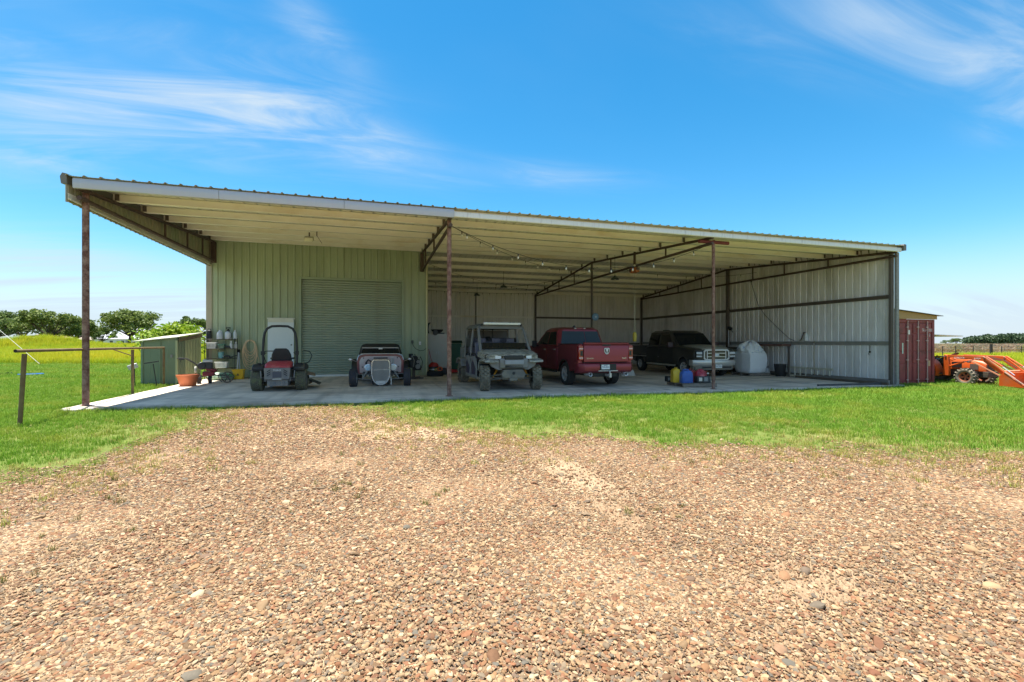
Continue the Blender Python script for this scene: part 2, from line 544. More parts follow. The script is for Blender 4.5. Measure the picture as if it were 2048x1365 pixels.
def gravel_bed_mat():
    mt = bpy.data.materials.new('sandy_gravel_bed'); mt.use_nodes = True
    nt = mt.node_tree; N, L = nt.nodes, nt.links
    b = N['Principled BSDF']; b.inputs['Roughness'].default_value = 0.95; b.inputs['Specular IOR Level'].default_value = 0.15
    tc = N.new('ShaderNodeTexCoord')
    vo = N.new('ShaderNodeTexVoronoi'); vo.inputs['Scale'].default_value = 42
    n1 = N.new('ShaderNodeTexNoise'); n1.inputs['Scale'].default_value = 0.8; n1.inputs['Detail'].default_value = 7
    n3 = N.new('ShaderNodeTexNoise'); n3.inputs['Scale'].default_value = 60; n3.inputs['Detail'].default_value = 3
    for n in (vo, n1, n3): L.new(tc.outputs['Object'], n.inputs['Vector'])
    rp = N.new('ShaderNodeValToRGB')
    cols = [(0.0, (0.27, 0.175, 0.105)), (0.25, (0.225, 0.14, 0.08)), (0.5, (0.32, 0.22, 0.135)), (0.75, (0.26, 0.165, 0.095)), (1.0, (0.36, 0.26, 0.17))]
    rp.color_ramp.elements[0].color = (*cols[0][1], 1); rp.color_ramp.elements[1].color = (*cols[-1][1], 1)
    for p, c in cols[1:-1]:
        e = rp.color_ramp.elements.new(p); e.color = (*c, 1)
    sp = N.new('ShaderNodeSeparateColor'); L.new(vo.outputs['Color'], sp.inputs[0])
    L.new(sp.outputs[0], rp.inputs['Fac'])
    rs = N.new('ShaderNodeMapRange'); rs.inputs['From Min'].default_value = 0.42; rs.inputs['From Max'].default_value = 0.62
    L.new(n1.outputs['Fac'], rs.inputs['Value'])
    mx = N.new('ShaderNodeMix'); mx.data_type = 'RGBA'
    L.new(rs.outputs[0], mx.inputs['Factor']); L.new(rp.outputs['Color'], mx.inputs[6]); mx.inputs[7].default_value = (0.40, 0.285, 0.18, 1)
    m2 = N.new('ShaderNodeMix'); m2.data_type = 'RGBA'; m2.blend_type = 'MULTIPLY'; m2.inputs['Factor'].default_value = 1
    r2 = N.new('ShaderNodeMapRange'); r2.inputs['To Min'].default_value = 0.7; r2.inputs['To Max'].default_value = 1.25
    L.new(n3.outputs['Fac'], r2.inputs['Value'])
    L.new(mx.outputs[2], m2.inputs[6]); L.new(r2.outputs[0], m2.inputs[7])
    L.new(m2.outputs[2], b.inputs['Base Color'])
    bp = N.new('ShaderNodeBump'); bp.inputs['Strength'].default_value = 0.5; bp.inputs['Distance'].default_value = 0.02
    L.new(vo.outputs['Distance'], bp.inputs['Height']); L.new(bp.outputs[0], b.inputs['Normal'])
    return mt


def yard_sheet():
    st = 0.25; v = []; f = []; idx = {}
    def vid(i, j):
        if (i, j) not in idx:
            x, y = i * st, j * st
            idx[(i, j)] = len(v); e = gravel_edge(x, y); k = max(0.0, min(1.0, .5 + e * 1.6)); v.append((x, y, terr(x, y) - .025 + k * (.047 + 0.012 * mnoise.noise((x * 0.7, y * 0.7, 0)))))
        return idx[(i, j)]
    for j in range(-136, 0):
        for i in range(-88, 136):
            x, y = (i + .5) * st, (j + .5) * st
            if gravel_edge(x, y) > -0.7:
                f.append((vid(i, j), vid(i + 1, j), vid(i + 1, j + 1), vid(i, j + 1)))
    me = bpy.data.meshes.new('gravel_yard'); me.from_pydata(v, [], f); me.materials.append(gravel_bed_mat())
    me.polygons.foreach_set('use_smooth', [True] * len(f)); me.update()
    return me


kind(put('gravel_yard', yard_sheet(), None), 'structure')

M_CONC = mat('stained_concrete', (0.80, 0.68, 0.56), 0.8, var=0.20, scale=7, color2=(0.50, 0.41, 0.33), blotch=0.62, bscale=0.75, bump=0.05, stretch=(0.55, 1.3, 1), detail=9)
_nt = M_CONC.node_tree
_b = _nt.nodes['Principled BSDF']; _src = _b.inputs['Base Color'].links[0].from_socket
_tc = _nt.nodes.new('ShaderNodeTexCoord')
for _sc, _st, _lo, _hi, _dk in ((1.0, (2.2, .22, 1), .50, .70, .66), (1.6, (1, 1, 1), .60, .72, .60), (.5, (1.6, .8, 1), .45, .75, .80)):
    _mp = _nt.nodes.new('ShaderNodeMapping'); _mp.inputs['Scale'].default_value = _st; _mp.inputs['Location'].default_value = (_sc * 7, 3, 0)
    _nt.links.new(_tc.outputs['Object'], _mp.inputs[0])
    _n = _nt.nodes.new('ShaderNodeTexNoise'); _n.inputs['Scale'].default_value = _sc; _n.inputs['Detail'].default_value = 7; _nt.links.new(_mp.outputs[0], _n.inputs['Vector'])
    _r = _nt.nodes.new('ShaderNodeMapRange'); _r.inputs['From Min'].default_value = _lo; _r.inputs['From Max'].default_value = _hi; _r.inputs['To Min'].default_value = 1.0; _r.inputs['To Max'].default_value = _dk
    _nt.links.new(_n.outputs['Fac'], _r.inputs['Value'])
    _h = _nt.nodes.new('ShaderNodeHueSaturation'); _nt.links.new(_src, _h.inputs['Color']); _nt.links.new(_r.outputs[0], _h.inputs['Value']); _src = _h.outputs[0]
_nt.links.new(_src, _b.inputs['Base Color'])
M_CONC_EDGE = mat('pale_concrete', (0.52, 0.49, 0.45), 0.85, var=0.12, scale=6)
slab = kind(empty('concrete_slab'), 'structure')
sx = [-0.22, 4.1, 8.28, 12.5, 16.7, 20.9, 25.3]; sy = [-0.30, 4.0, 8.28, 12.6, 17.2]
for i in range(6):
    for j in range(4):
        g = G(); x0, x1, y0, y1 = sx[i] + .006, sx[i + 1] - .006, sy[j] + .006, sy[j + 1] - .006
        g.loft([[(x0, y0, -0.5), (x1, y0, -0.5), (x1, y1, -0.5), (x0, y1, -0.5)],
                [(x0, y0, gz(x0)), (x1, y0, gz(x1)), (x1, y1, gz(x1)), (x0, y1, gz(x0))]])
        put('slab_panel', g, M_CONC, slab, bevel=0.008)
g = G(); g.cyl((0.0, -0.18, -0.4), (0.0, -0.18, -0.012), 0.32, n=20)
put('post_footing', g, M_CONC_EDGE, slab, bevel=0.02)

# ------------------------------------------------------------------ the open-fronted metal shed
BX0, BX1, BYF, BYR, BYB = -0.14, 25.06, -0.46, 8.35, 17.15


def roof_z(y):
    return 5.02 + 0.0795 * (y + 0.4) if y <= BYR else 5.716 - 0.093 * (y - BYR)


shed = thing('metal_shed', 'long open-fronted metal pole shed with rusty pipe posts and a green enclosed bay', 'shed', (0, 0, 0))


def corr(width, n=3, h=0.032):
    """rib profile across one sheet: (along, height)"""
    p = []; st = width / n
    for i in range(n):
        a = i * st
        p += [(a, 0), (a + .022, h), (a + .052, h), (a + .074, 0), (a + st * .5 - .02, 0), (a + st * .5, .006), (a + st * .5 + .02, 0)]
    p.append((width, 0))
    return p


roof = empty('roof', parent=shed)
NP = 28; PW = (BX1 - BX0) / NP
prof = corr(PW)
for nm, ya, yb in (('front', BYF, BYR), ('rear', BYR, BYB)):
    g = G(); va = [(a, ya, roof_z(ya) + h) for a, h in prof]; vb = [(a, yb, roof_z(yb) + h) for a, h in prof]
    k = len(prof)
    g.add(va + vb, [(i, i + 1, k + i + 1, k + i) for i in range(k - 1)])
    me = g.mesh('roof_panel', M_ROOF, smooth=0, fix=False)
    for i in range(NP):
        put('roof_panel', me, None, roof, loc=(BX0 + i * PW, 0, 0))
g = G(); g.prism([(BYR - .2, roof_z(BYR - .2) + .036), (BYR, roof_z(BYR) + .05), (BYR + .2, roof_z(BYR + .2) + .036), (BYR + .2, roof_z(BYR + .2) + .046), (BYR, roof_z(BYR) + .062), (BYR - .2, roof_z(BYR - .2) + .046)], 'x', BX0, BX1)
put('ridge_cap', g, M_ROOF, roof)

# purlins, one length per bay
BAYS = [(-0.05, 8.17), (8.23, 16.62), (16.68, 25.0)]
PYS = [-0.22, 1.2, 2.6, 4.0, 5.4, 6.8, 8.12, 9.6, 11.0, 12.4, 13.8, 15.2, 16.7]
for (xa, xb) in BAYS:
    for y in PYS:
        if y > 8.2 and xa < 1: continue
        t = roof_z(y) - 0.008
        g = G()
        g.box2(xa, xb, y, y + .006, t - .2, t)
        g.box2(xa, xb, y - .065, y - .001, t - .2, t - .194)
        g.box2(xa, xb, y + .007, y + .07, t - .006, t)
        g.box2(xa, xb, y - .071, y - .066, t - .2, t - .175)
        put('purlin', g, M_CREAM, roof, smooth=0)

# eave trim: weathered gutter over the left bay, whiter and thinner trim over the rest
for i, (xa, xb) in enumerate([(-0.02, 2.75), (2.755, 5.5), (5.505, 8.27)]):
    g = G(); g.prism([(-0.425, 4.77), (-0.35, 4.77), (-0.35, 4.985), (-0.425, 4.99), (-0.44, 4.94), (-0.437, 4.86)], 'x', xa, xb)
    put('eave_gutter', g, M_GUTTER, roof, bevel=0.006)
xs_ = [8.275, 12.0, 16.63, 20.6, 25.0]
for xa, xb in zip(xs_[:-1], xs_[1:]):
    g = G(); g.prism([(-0.375, 4.815), (-0.345, 4.80), (-0.345, 4.945), (-0.365, 4.955), (-0.38, 4.92)], 'x', xa, xb - .004)
    put('eave_trim', g, M_WHITETRIM, roof, bevel=0.004)
# rake trims
for x0, x1, mt in ((-0.22, -0.12, mat('rake_trim_grey', (0.16, 0.15, 0.13), 0.5)), (25.03, 25.16, mat('rake_trim_grey', (0.16, 0.15, 0.13), 0.5))):
    g = G(); yy = [BYF + .03, BYR, BYB]
    g.loft([[(x0, y, roof_z(y) - .17), (x1, y, roof_z(y) - .17), (x1, y, roof_z(y) + .05), (x0 + .02, y, roof_z(y) + .065), (x0 - .02, y, roof_z(y) - .02)] for y in yy])
    put('rake_trim', g, mt, roof, smooth=20)

# rusty front posts
for x, r in ((0.0, .065), (8.2, .061), (16.93, .052)):
    g = G(); g.cyl((x, 0, gz(x) - .02), (x, 0, 4.80), r, n=20)
    g.lathe([(r + .045, 0), (r + .045, .012), (r + .002, .012)], 16, c=(x, 0, gz(x)))
    put('post', g, M_RUST, shed)
g = G(); g.cyl((16.35, -.02, 4.73), (17.5, -.02, 4.73), .06, n=12)
put('post_crossbar', g, mat('red_primer_pipe', (0.16, 0.035, 0.035), 0.8, var=.3, scale=12), shed)


def truss(x, ys_, tops, bots, webs, mt=M_PRIMER):
    """pipe truss running front to back: parts are its chords and webs"""
    t = empty('truss', parent=shed)
    top = lambda y: float(np.interp(y, ys_, tops)); bot = lambda y: float(np.interp(y, ys_, bots))
    g = G(); g.tube([(x, y, top(y)) for y in ys_], .048, n=12); put('top_chord', g, mt, t)
    g = G(); g.tube([(x, y, bot(y)) for y in ys_], .048, n=12); put('bottom_chord', g, mt, t)
    for y in webs:
        g = G(); g.cyl((x, y, bot(y) + .04), (x, y, top(y) - .04), .032, n=8); put('web', g, mt, t)
    for y in PYS[1:]:
        if y < ys_[-1] - .1 and y > ys_[0]:
            g = G(); g.box((x + .02, y - .03, (top(y) + roof_z(y)) / 2 - .0), (.09, .012, max(.05, roof_z(y) - top(y) - .03)))
            put('purlin_clip', g, M_DARKSTEEL, t, smooth=0)
    return t


truss(0.03, [-.30, 8.15], [4.80, 5.44], [4.60, 4.68], [3.9, 5.6, 7.0])
truss(8.2, [-.30, 8.15], [4.80, 5.44], [4.60, 4.66], [3.6, 6.6])
truss(16.65, [-.30, 8.35, 16.95], [4.80, 5.46, 4.70], [4.63, 4.64, 4.62], [2.2, 4.4, 6.4, 10.5, 12.7, 14.6])
truss(24.86, [-.30, 8.35, 16.95], [4.80, 5.46, 4.70], [4.66, 4.66, 4.62], [2.4, 4.6, 6.5, 10.4, 12.6, 14.6])
for x in (0.03, 8.2):
    g = G(); g.box((x, 8.2, 5.02), (.16, .14, .82)); put('truss_seat', g, M_PRIMER, shed, bevel=.008)
# inner columns
for x, y, z1, w in ((16.65, 8.35, 5.42, .09), (16.65, 16.92, 4.7, .11), (24.9, 16.92, 4.7, .12), (24.9, 8.3, 5.42, .13), (24.94, -.04, 4.76, .10), (12.5, 16.98, 4.72, .06)):
    g = G(); g.box2(x - w / 2, x + w / 2, y - w / 2, y + w / 2, gz(x), z1); put('column', g, M_DARKSTEEL, shed, bevel=.006)


def wall_panel(parent, p, d, width, zb, ztf, mt, n=3, flip=1, name='wall_panel'):
    """one ribbed wall sheet from p=(x,y) along unit d=(dx,dy); ribs stand out along the left-hand normal times flip"""
    nx, ny = -d[1] * flip, d[0] * flip
    lo, hi = [], []
    for a, h in corr(width, n):
        x, y = p[0] + d[0] * a + nx * h, p[1] + d[1] * a + ny * h
        xb, yb = p[0] + d[0] * a, p[1] + d[1] * a
        lo.append((x, y, zb)); hi.append((x, y, ztf(xb, yb)))
    k = len(lo); g = G(); g.add(lo + hi, [(i, i + 1, k + i + 1, k + i) for i in range(k - 1)])
    return put(name, g, mt, parent, smooth=0, fix=False)


rz_in = lambda x, y: roof_z(y) - 0.015
# right wall (inside face to the camera)
rw = empty('side_wall', parent=shed)
for i in range(19):
    wall_panel(rw, (25.0, -0.12 + i * .905), (0, 1), .905, -0.2, rz_in, M_GALV, flip=-1)
for z, hgt in ((3.17, .14), (1.40, .16)):
    for ya, yb in ((-.05, 8.22), (8.38, 16.85)):
        g = G(); g.box2(24.965, 24.985, ya, yb, z - hgt / 2, z + hgt / 2); g.box2(24.90, 24.964, ya, yb, z + hgt / 2 - .012, z + hgt / 2)
        g.box2(24.895, 24.90, ya, yb, z + hgt / 2 - .05, z + hgt / 2)
        put('girt', g, M_DARKSTEEL if z > 2 else mat('girt_grey', (0.30, 0.29, 0.27), .6, var=.2), rw, smooth=0)
g = G(); g.box2(24.93, 24.985, -.05, 16.9, -.2, .02); put('base_channel', g, mat('base_channel_brown', (0.20, 0.17, 0.14), .8, var=.3), rw, smooth=0)
g = G(); g.box2(25.0, 25.14, -.2, -.125, -.22, 4.82); put('corner_trim', g, mat('corner_trim_dark', (0.24, 0.23, 0.22), .6, var=.4, scale=14), rw, bevel=.004)
# back wall
bw = empty('back_wall', parent=shed)
for i in range(18):
    wall_panel(bw, (8.36 + i * .93, 17.05), (1, 0), .93, -.2, rz_in, M_GALVB, flip=-1)
for z in (3.15, 1.35):
    for xa, xb in ((8.45, 16.55), (16.72, 24.8)):
        g = G(); g.box2(xa, xb, 16.99, 17.005, z - .06, z + .06); g.box2(xa, xb, 16.93, 16.989, z + .05, z + .06)
        put('girt', g, M_CREAM if xa < 10 else M_DARKSTEEL, bw, smooth=0)

# enclosed green bay
gb = empty('green_wall', parent=shed)
YW = 8.32; ZT = 5.66
top_f = lambda x, y: ZT
for k in range(4): wall_panel(gb, (-0.20 + .85 * k, YW), (1, 0), .85, gz(0) + .005, top_f, M_GREEN, n=3, flip=-1)
for k in range(5): wall_panel(gb, (3.205 + .823 * k, YW), (1, 0), .823, 4.13, top_f, M_GREEN, n=3, flip=-1)
wall_panel(gb, (7.33, YW), (1, 0), 1.02, gz(8) + .005, top_f, M_GREEN, n=3, flip=-1)
for k in range(10):
    wall_panel(gb, (-0.21, YW + .01 + .88 * k), (0, 1), .88, -.1, rz_in, M_GREEN, flip=1)
    wall_panel(gb, (8.37, YW + .01 + .88 * k), (0, 1), .88, -.1, rz_in, M_GREEN, flip=-1)
for k in range(9): wall_panel(gb, (-.2 + .95 * k, 17.1), (1, 0), .95, -.1, rz_in, M_GREEN, flip=1)
g = G(); g.box2(-0.245, -0.06, YW - .05, YW - .034, -.02, ZT); g.box2(-.26, -.245, YW - .05, YW + .1, -.02, ZT); put('corner_trim', g, M_TAN, gb, smooth=0)
g = G(); g.cyl((8.42, YW - .06, gz(8)), (8.42, YW - .06, 5.2), .05, n=12)
put('downpipe', g, mat('cream_pipe', (0.55, 0.52, 0.32), .5), gb)
g = G(); g.box2(8.352, 8.375, YW - .045, YW - .005, -.05, ZT); put('corner_trim', g, M_GREEN_TRIM, gb, smooth=0)
# roll-up door
door = empty('roll_up_door', parent=shed)
DX0, DX1, DZ = 3.22, 7.32, 4.10
g = G(); g.box2(DX0 - .10, DX0, YW - .065, YW + .12, -.02, DZ + .1); put('door_jamb', g, M_GREEN_TRIM, door, bevel=.004)
g = G(); g.box2(DX1, DX1 + .10, YW - .065, YW + .12, -.04, DZ + .1); put('door_jamb', g, M_GREEN_TRIM, door, bevel=.004)
g = G(); g.box2(DX0, DX1, YW - .065, YW + .12, DZ, DZ + .1); put('door_header', g, M_GREEN_TRIM, door, bevel=.004)
ns = 40; zb0 = 0.06; sh = (DZ - zb0) / ns
g = G(); pr = [(.012, .004), (-.006, sh * .10), (-.022, sh * .30), (-.026, sh * .55), (-.018, sh * .80), (.012, sh - .004), (.02, sh), (.02, 0)]
g.prism(pr, 'x', DX0 + .003, DX1 - .003)
sm = g.mesh('door_slat', M_GREEN_DOOR, smooth=30)
for i in range(ns):
    put('door_slat', sm, None, door, loc=(0, YW + .09, zb0 + i * sh))
g = G(); g.prism([(DX0 + .01, gz(DX0) + .004), (DX1 - .01, gz(DX1) + .004), (DX1 - .01, zb0), (DX0 + .01, zb0)], 'y', YW + .05, YW + .095)
put('bottom_bar', g, mat('white_door_seal', (.8, .8, .78), .6), door)

# left gable skirt
gs = empty('gable_skirt', parent=shed)
for k in range(9):
    y0 = -.42 + k * .968
    wall_panel(gs, (-0.13, y0), (0, 1), .968, 4.47, rz_in, mat('tan_sheet', (0.40, 0.36, 0.25), .5, var=.12, scale=4, color2=(.30, .34, .21), blotch=.5, bscale=.9), n=4, flip=1)
g = G(); g.box2(-.12, -.06, -.40, 8.26, 4.52, 4.535); g.box2(-.118, -.108, -.40, 8.26, 4.535, 4.66); g.box2(-.068, -.06, -.4, 8.26, 4.50, 4.519)
put('skirt_channel', g, M_CREAM, gs, smooth=0)
# ------------------------------------------------------------------ wheels
def tyre_geo(R, W, rim, style):
    g = G()
    if style == 'turf' or style == 'mud':
        b = R - (.022 if style == 'mud' else .012)
        g.lathe([(rim, -W * .42), (rim + .02, -W * .47), ((rim + b) / 2, -W * .5), (b - .03, -W * .49), (b, -W * .40), (b, W * .40), (b - .03, W * .49), ((rim + b) / 2, W * .5), (rim + .02, W * .47), (rim, W * .42)], 36, 'x', close=True)
        k = 18 if style == 'mud' else 26
        for i in range(k):
            for row, off in ((-.3, 0), (0, .5), (.3, 0)) if style == 'mud' else ((-.36, 0), (-.18, .5), (0, 0), (.18, .5), (.36, 0)):
                a = 2 * PI * (i + off) / k
                ln = (2 * PI * R / k) * (.62 if style == 'mud' else .55); ww = W * (.26 if style == 'mud' else .13)
                R3 = Matrix.Rotation(a, 3, 'X') @ Matrix.Rotation((.35 if row > 0 else -.35 if row < 0 else 0), 3, 'Z')
                c = Matrix.Rotation(a, 3, 'X') @ Vector((row * W, 0, (b + R) / 2))
                g.box(c, (ww, ln, (R - b) * 1.05 + .012), rot=R3)
            if style == 'mud':
                for sgn in (-1, 1):
                    a = 2 * PI * (i + .5) / k
                    c = Matrix.Rotation(a, 3, 'X') @ Vector((sgn * W * .48, 0, b - .02))
                    g.box(c, (W * .1, 2 * PI * R / k * .5, .05), rot=Matrix.Rotation(a, 3, 'X'))
    elif style == 'lug':
        b = R - .03
        g.lathe([(rim, -W * .4), (rim + .02, -W * .46), ((rim + b) / 2, -W * .5), (b - .03, -W * .46), (b, -W * .3), (b, W * .3), (b - .03, W * .46), ((rim + b) / 2, W * .5), (rim + .02, W * .46), (rim, W * .4)], 36, 'x', close=True)
        k = 17
        for i in range(k):
            for sgn, off in ((-1, 0), (1, .5)):
                a = 2 * PI * (i + off) / k
                Rm = Matrix.Rotation(a, 3, 'X')
                c = Rm @ Vector((sgn * W * .24, 0, b + .004))
                g.box(c, (W * .56, .045, .055), rot=Rm @ Matrix.Rotation(sgn * .7, 3, 'Z'))
    else:   # road
        g.lathe([(rim, -W * .42), (rim + .015, -W * .48), ((rim + R) / 2, -W * .5), (R - .025, -W * .48), (R, -W * .38), (R, -W * .2), (R - .012, -W * .185), (R - .012, -W * .165), (R, -W * .15),
                 (R, W * .15), (R - .012, W * .165), (R - .012, W * .185), (R, W * .2), (R, W * .38), (R - .025, W * .48), ((rim + R) / 2, W * .5), (rim + .015, W * .48), (rim, W * .42)], 40, 'x', close=True)
    return g


def rim_geo(rim, W, out, spokes, sp_w=.045, dish=.03, hub=.05):
    """out=+1: outer face towards +x"""
    g = G(); s = out
    g.lathe([(rim + .004, -W * .42), (rim + .004, W * .42), (rim - .012, W * .42), (rim - .022, W * .3), (rim - .03, 0), (rim - .03, -W * .42)], 32, 'x', close=True)
    x0 = s * (W * .42 - dish)
    g.lathe([(.001, x0 - s * .06), (rim - .02, x0 - s * .07), (rim - .02, x0 - s * .085), (.001, x0 - s * .085)], 24, 'x', mi=1)
    g.lathe([(.001, x0 + s * .012), (hub * .8, x0 + s * .008), (hub, x0 - s * .02), (hub, x0 - s * .06)], 16, 'x')
    for i in range(spokes):
        a = 2 * PI * i / spokes
        Rm = Matrix.Rotation(a, 3, 'X')
        for dv in (-.16, .16):
            R2 = Matrix.Rotation(a + dv, 3, 'X')
            p0 = Rm @ Vector((x0 - s * .012, 0, hub * .7)); p1 = R2 @ Vector((x0 + s * .004, 0, rim - .012))
            g.bar(p0, p1, sp_w, .03, up=(1, 0, 0))
    return g


WHEEL_CACHE = {}


def wheel(root, loc, R, W, rim, out, style='road', spokes=6, tm=None, rm=None, steer=0.0, sp_w=.04, dish=.03, spin=None):
    w = empty('wheel', loc, steer, root)
    key = (R, W, rim, style, tm)
    if key not in WHEEL_CACHE: WHEEL_CACHE[key] = tyre_geo(R, W, rim, style).mesh('tyre', tm or M_RUBBER, 35)
    t = put('tyre', WHEEL_CACHE[key], None, w)
    k2 = (rim, W, out, spokes, sp_w, dish, rm)
    if k2 not in WHEEL_CACHE: WHEEL_CACHE[k2] = rim_geo(rim, W, out, spokes, sp_w, dish).mesh('rim', [rm or M_ALU, M_BLACK], 35)
    r = put('rim', WHEEL_CACHE[k2], None, w)
    a = random.uniform(0, 6)
    t.rotation_euler = (a, 0, 0); r.rotation_euler = (a, 0, 0)
    return w


def arch(cy, cz, R, z0, n=10):
    """points of a wheel-arch cut, going +y, starting and ending at height z0"""
    dz = (z0 - cz); a0 = math.asin(max(-1, min(1, dz / R)))
    return [(cy - R * math.cos(a), cz + R * math.sin(a)) for a in [a0 + (PI - 2 * a0) * i / n for i in range(n + 1)]]


def lerp(a, b, t): return a + (b - a) * t


def greenhouse(rings):
    """rings: list of (z, y_back, y_front, half_width, corner) -> loft rings with cut corners"""
    out = []
    for z, yb, yf, w, c in rings:
        out.append([(-w + c, yb, z), (w - c, yb, z), (w, yb + c, z), (w, yf - c * 1.2, z), (w - c, yf, z), (-w + c, yf, z), (-w, yf - c * 1.2, z), (-w, yb + c, z)])
    return out


def side_glass(r0, r1, sgn, ya, yb, t0, t1, off=.006, th=.006, ya1=None, yb1=None):
    """pane on the side of a greenhouse between lower ring r0 and upper ring r1 (z,yb,yf,w,c): ya..yb along y at the bottom, ya1..yb1 at the top"""
    ya1 = ya if ya1 is None else ya1; yb1 = yb if yb1 is None else yb1
    P = lambda y, t: Vector((sgn * (lerp(r0[3], r1[3], t) + off), y, lerp(r0[0], r1[0], t)))
    g = G(); a, b, c, d = P(ya, t0), P(yb, t0), P(yb1, t1), P(ya1, t1)
    n = Vector((-sgn * th, 0, 0))
    g.loft([[a, b, c, d], [p + n for p in (a, b, c, d)]])
    return g


def end_glass(r0, r1, front, w0, w1, t0, t1, off=.006, th=.006, x0=None, x1=None):
    k = 2 if front else 1; s = 1 if front else -1
    Y = lambda t: lerp(r0[k], r1[k], t) + s * off
    Z = lambda t: lerp(r0[0], r1[0], t)
    a, b = (-w0 if x0 is None else x0[0]), (w0 if x0 is None else x0[1])
    c, d = (w1 if x1 is None else x1[1]), (-w1 if x1 is None else x1[0])
    g = G(); q = [Vector((a, Y(t0), Z(t0))), Vector((b, Y(t0), Z(t0))), Vector((c, Y(t1), Z(t1))), Vector((d, Y(t1), Z(t1)))]
    n = Vector((0, -s * th, 0))
    g.loft([q, [p + n for p in q]])
    return g


def plate(root, loc, rot, s):
    g = G(); g.box((0, 0, 0), (.31, .006, .155))
    p = put('licence_plate', g, M_WHITE, root, loc=loc, rot=rot, bevel=.01)
    text('plate_lettering', s, .072, mat('plate_ink', (.03, .04, .09), .5), p, (0, -.0035, -.005), (PI / 2, 0, 0), .001, sx=.85)
    g = G(); g.box((0, -.0036, .056), (.14, .001, .016)); put('state_band', g, mat('plate_band', (.06, .08, .16), .5), p)
    return p


# ------------------------------------------------------------------ maroon pickup seen from behind
M_MAROON = mat('maroon_paint', (0.27, 0.040, 0.055), 0.34, 0.45, 0.08, 3, coat=0.2)
M_TRIMBLACK = mat('black_trim', (0.018, 0.018, 0.019), 0.45)
M_TAIL = mat('tail_lens', (0.32, 0.008, 0.012), 0.1, coat=1)


def pickup_bed(root, p):
    """open load bed: two sides with wheel arches, floor, front panel; y from 0.10 to p['bed']"""
    W, zt, zs, ya = p['W'], p['rail'], p['sill'], p['rear_axle']
    Y0, Y1 = .10, p['bed'] - .02
    for s in (-1, 1):
        poly = [(Y0, zs + .1)] + arch(ya, p['wr'] + .02, p['wr'] + .085, zs) + [(Y1, zs), (Y1, zt), (Y0 + .03, zt), (Y0, zt - .03)]
        def fn(a, y, z, s=s):
            o = (abs(a) - (W - .16)) / .16
            if z > zt - .1: return (y, z - .03 * max(0, o) ** 3)
            return (y, z)
        g = G(); g.prism(poly, 'x', 0, 0, fn=fn, slices=[s * (W - .16), s * (W - .05), s * (W - .015), s * W])
        # rounded outer skin: pull the middle out a little
        g.v = [(x + (s * .02 * math.sin(PI * min(1, max(0, (z - zs) / (zt - zs)))) if abs(x) > W - .04 else 0), y, z) for x, y, z in g.v]
        put('bed_side', g, p['paint'], root, bevel=.012)
        poly = [(y, z) for y, z in arch(ya, p['wr'] + .02, p['wr'] + .09, zs)]
        inner = [(y, z) for y, z in arch(ya, p['wr'] + .02, p['wr'] + .045, zs)][::-1]
        g = G(); g.prism(poly + inner, 'x', s * (W - .03), s * (W + .028)); put('arch_moulding', g, p.get('arch', p['paint']), root, bevel=.006)
        g = G(); g.box2(*sorted((s * (W - .13), s * (W - .012))), Y0 + .05, Y1, zt + .001, zt + .016); put('bed_rail_cap', g, M_TRIMBLACK, root, bevel=.006)
    g = G(); g.box2(-W + .17, W - .17, Y0, Y1, zs + .28, zs + .33); put('bed_floor', g, M_TRIMBLACK, root)
    g = G(); g.box2(-W + .17, W - .17, Y1 - .05, Y1, zs + .34, zt - .02); put('bed_front', g, p['paint'], root)


def cab_lower(root, p):
    W, zs, L, ya = p['W'], p['sill'], p['L'], p['front_axle']
    yb = p['bed']
    poly = [(yb, zs)] + arch(ya, p['wr'] + .02, p['wr'] + .085, zs) + p['nose'] + [(p['cowl'], p['belt'] + .06), (p['cowl'] - .25, p['belt'] + .01), (yb, p['belt'])]

    def fn(a, y, z):
        o = max(0, (abs(a) - (W - .2)) / .2)
        z2 = z - (.055 * o ** 3 if z > p['belt'] - .12 else 0) + (0.0 if z > zs + .02 else 0)
        y2 = y - (.16 * o ** 2.2 if y > L - .5 else 0)
        return (y2, z2)
    sl = [-W, -W + .02, -W + .07, -W + .2, -.3, .3, W - .2, W - .07, W - .02, W]
    g = G(); g.prism(poly, 'x', 0, 0, fn=fn, slices=sl)
    g.v = [(x + (math.copysign(.02 * math.sin(PI * min(1, max(0, (z - zs) / (p['belt'] - zs)))), x) if abs(x) > W - .03 else 0), y, z) for x, y, z in g.v]
    put('body', g, p['paint'], root, bevel=.012)
    for s in (-1, 1):
        o_ = arch(ya, p['wr'] + .02, p['wr'] + .09, zs); i_ = arch(ya, p['wr'] + .02, p['wr'] + .045, zs)[::-1]
        g = G(); g.prism(o_ + i_, 'x', s * (W - .03), s * (W + .028)); put('arch_moulding', g, p.get('arch', p['paint']), root, bevel=.006)
    # doors: shallow proud skins with handle
    for s in (-1, 1):
        for (d0, d1) in p['doors']:
            g = G(); g.box2(*sorted((s * (W + .012), s * (W + .026))), d0 + .012, d1 - .012, zs + .10, p['belt'] - .03)
            d = put('door', g, p['paint'], root, bevel=.012)
            hy = d0 + .16
            g = G(); g.box((s * (W + .045), hy, p['belt'] - .14), (.03, .2, .035)); put('door_handle', g, p['handle'], d, bevel=.01)


def cab_top(root, p, glass):
    r = p['rings']
    g = G(); g.loft(greenhouse(r)); put('cab', g, p['paint'], root, bevel=.02, seg=3)
    r0, r1 = r[0], r[2]
    for s in (-1, 1):
        for (ya, yb, ya1, yb1) in p['panes']:
            put('side_window', side_glass(r0, r1, s, ya, yb, .10, .88, ya1=ya1, yb1=yb1), glass, root)
    put('windscreen', end_glass(r0, r1, True, r0[3] - .1, r1[3] - .04, .08, .95), glass, root)


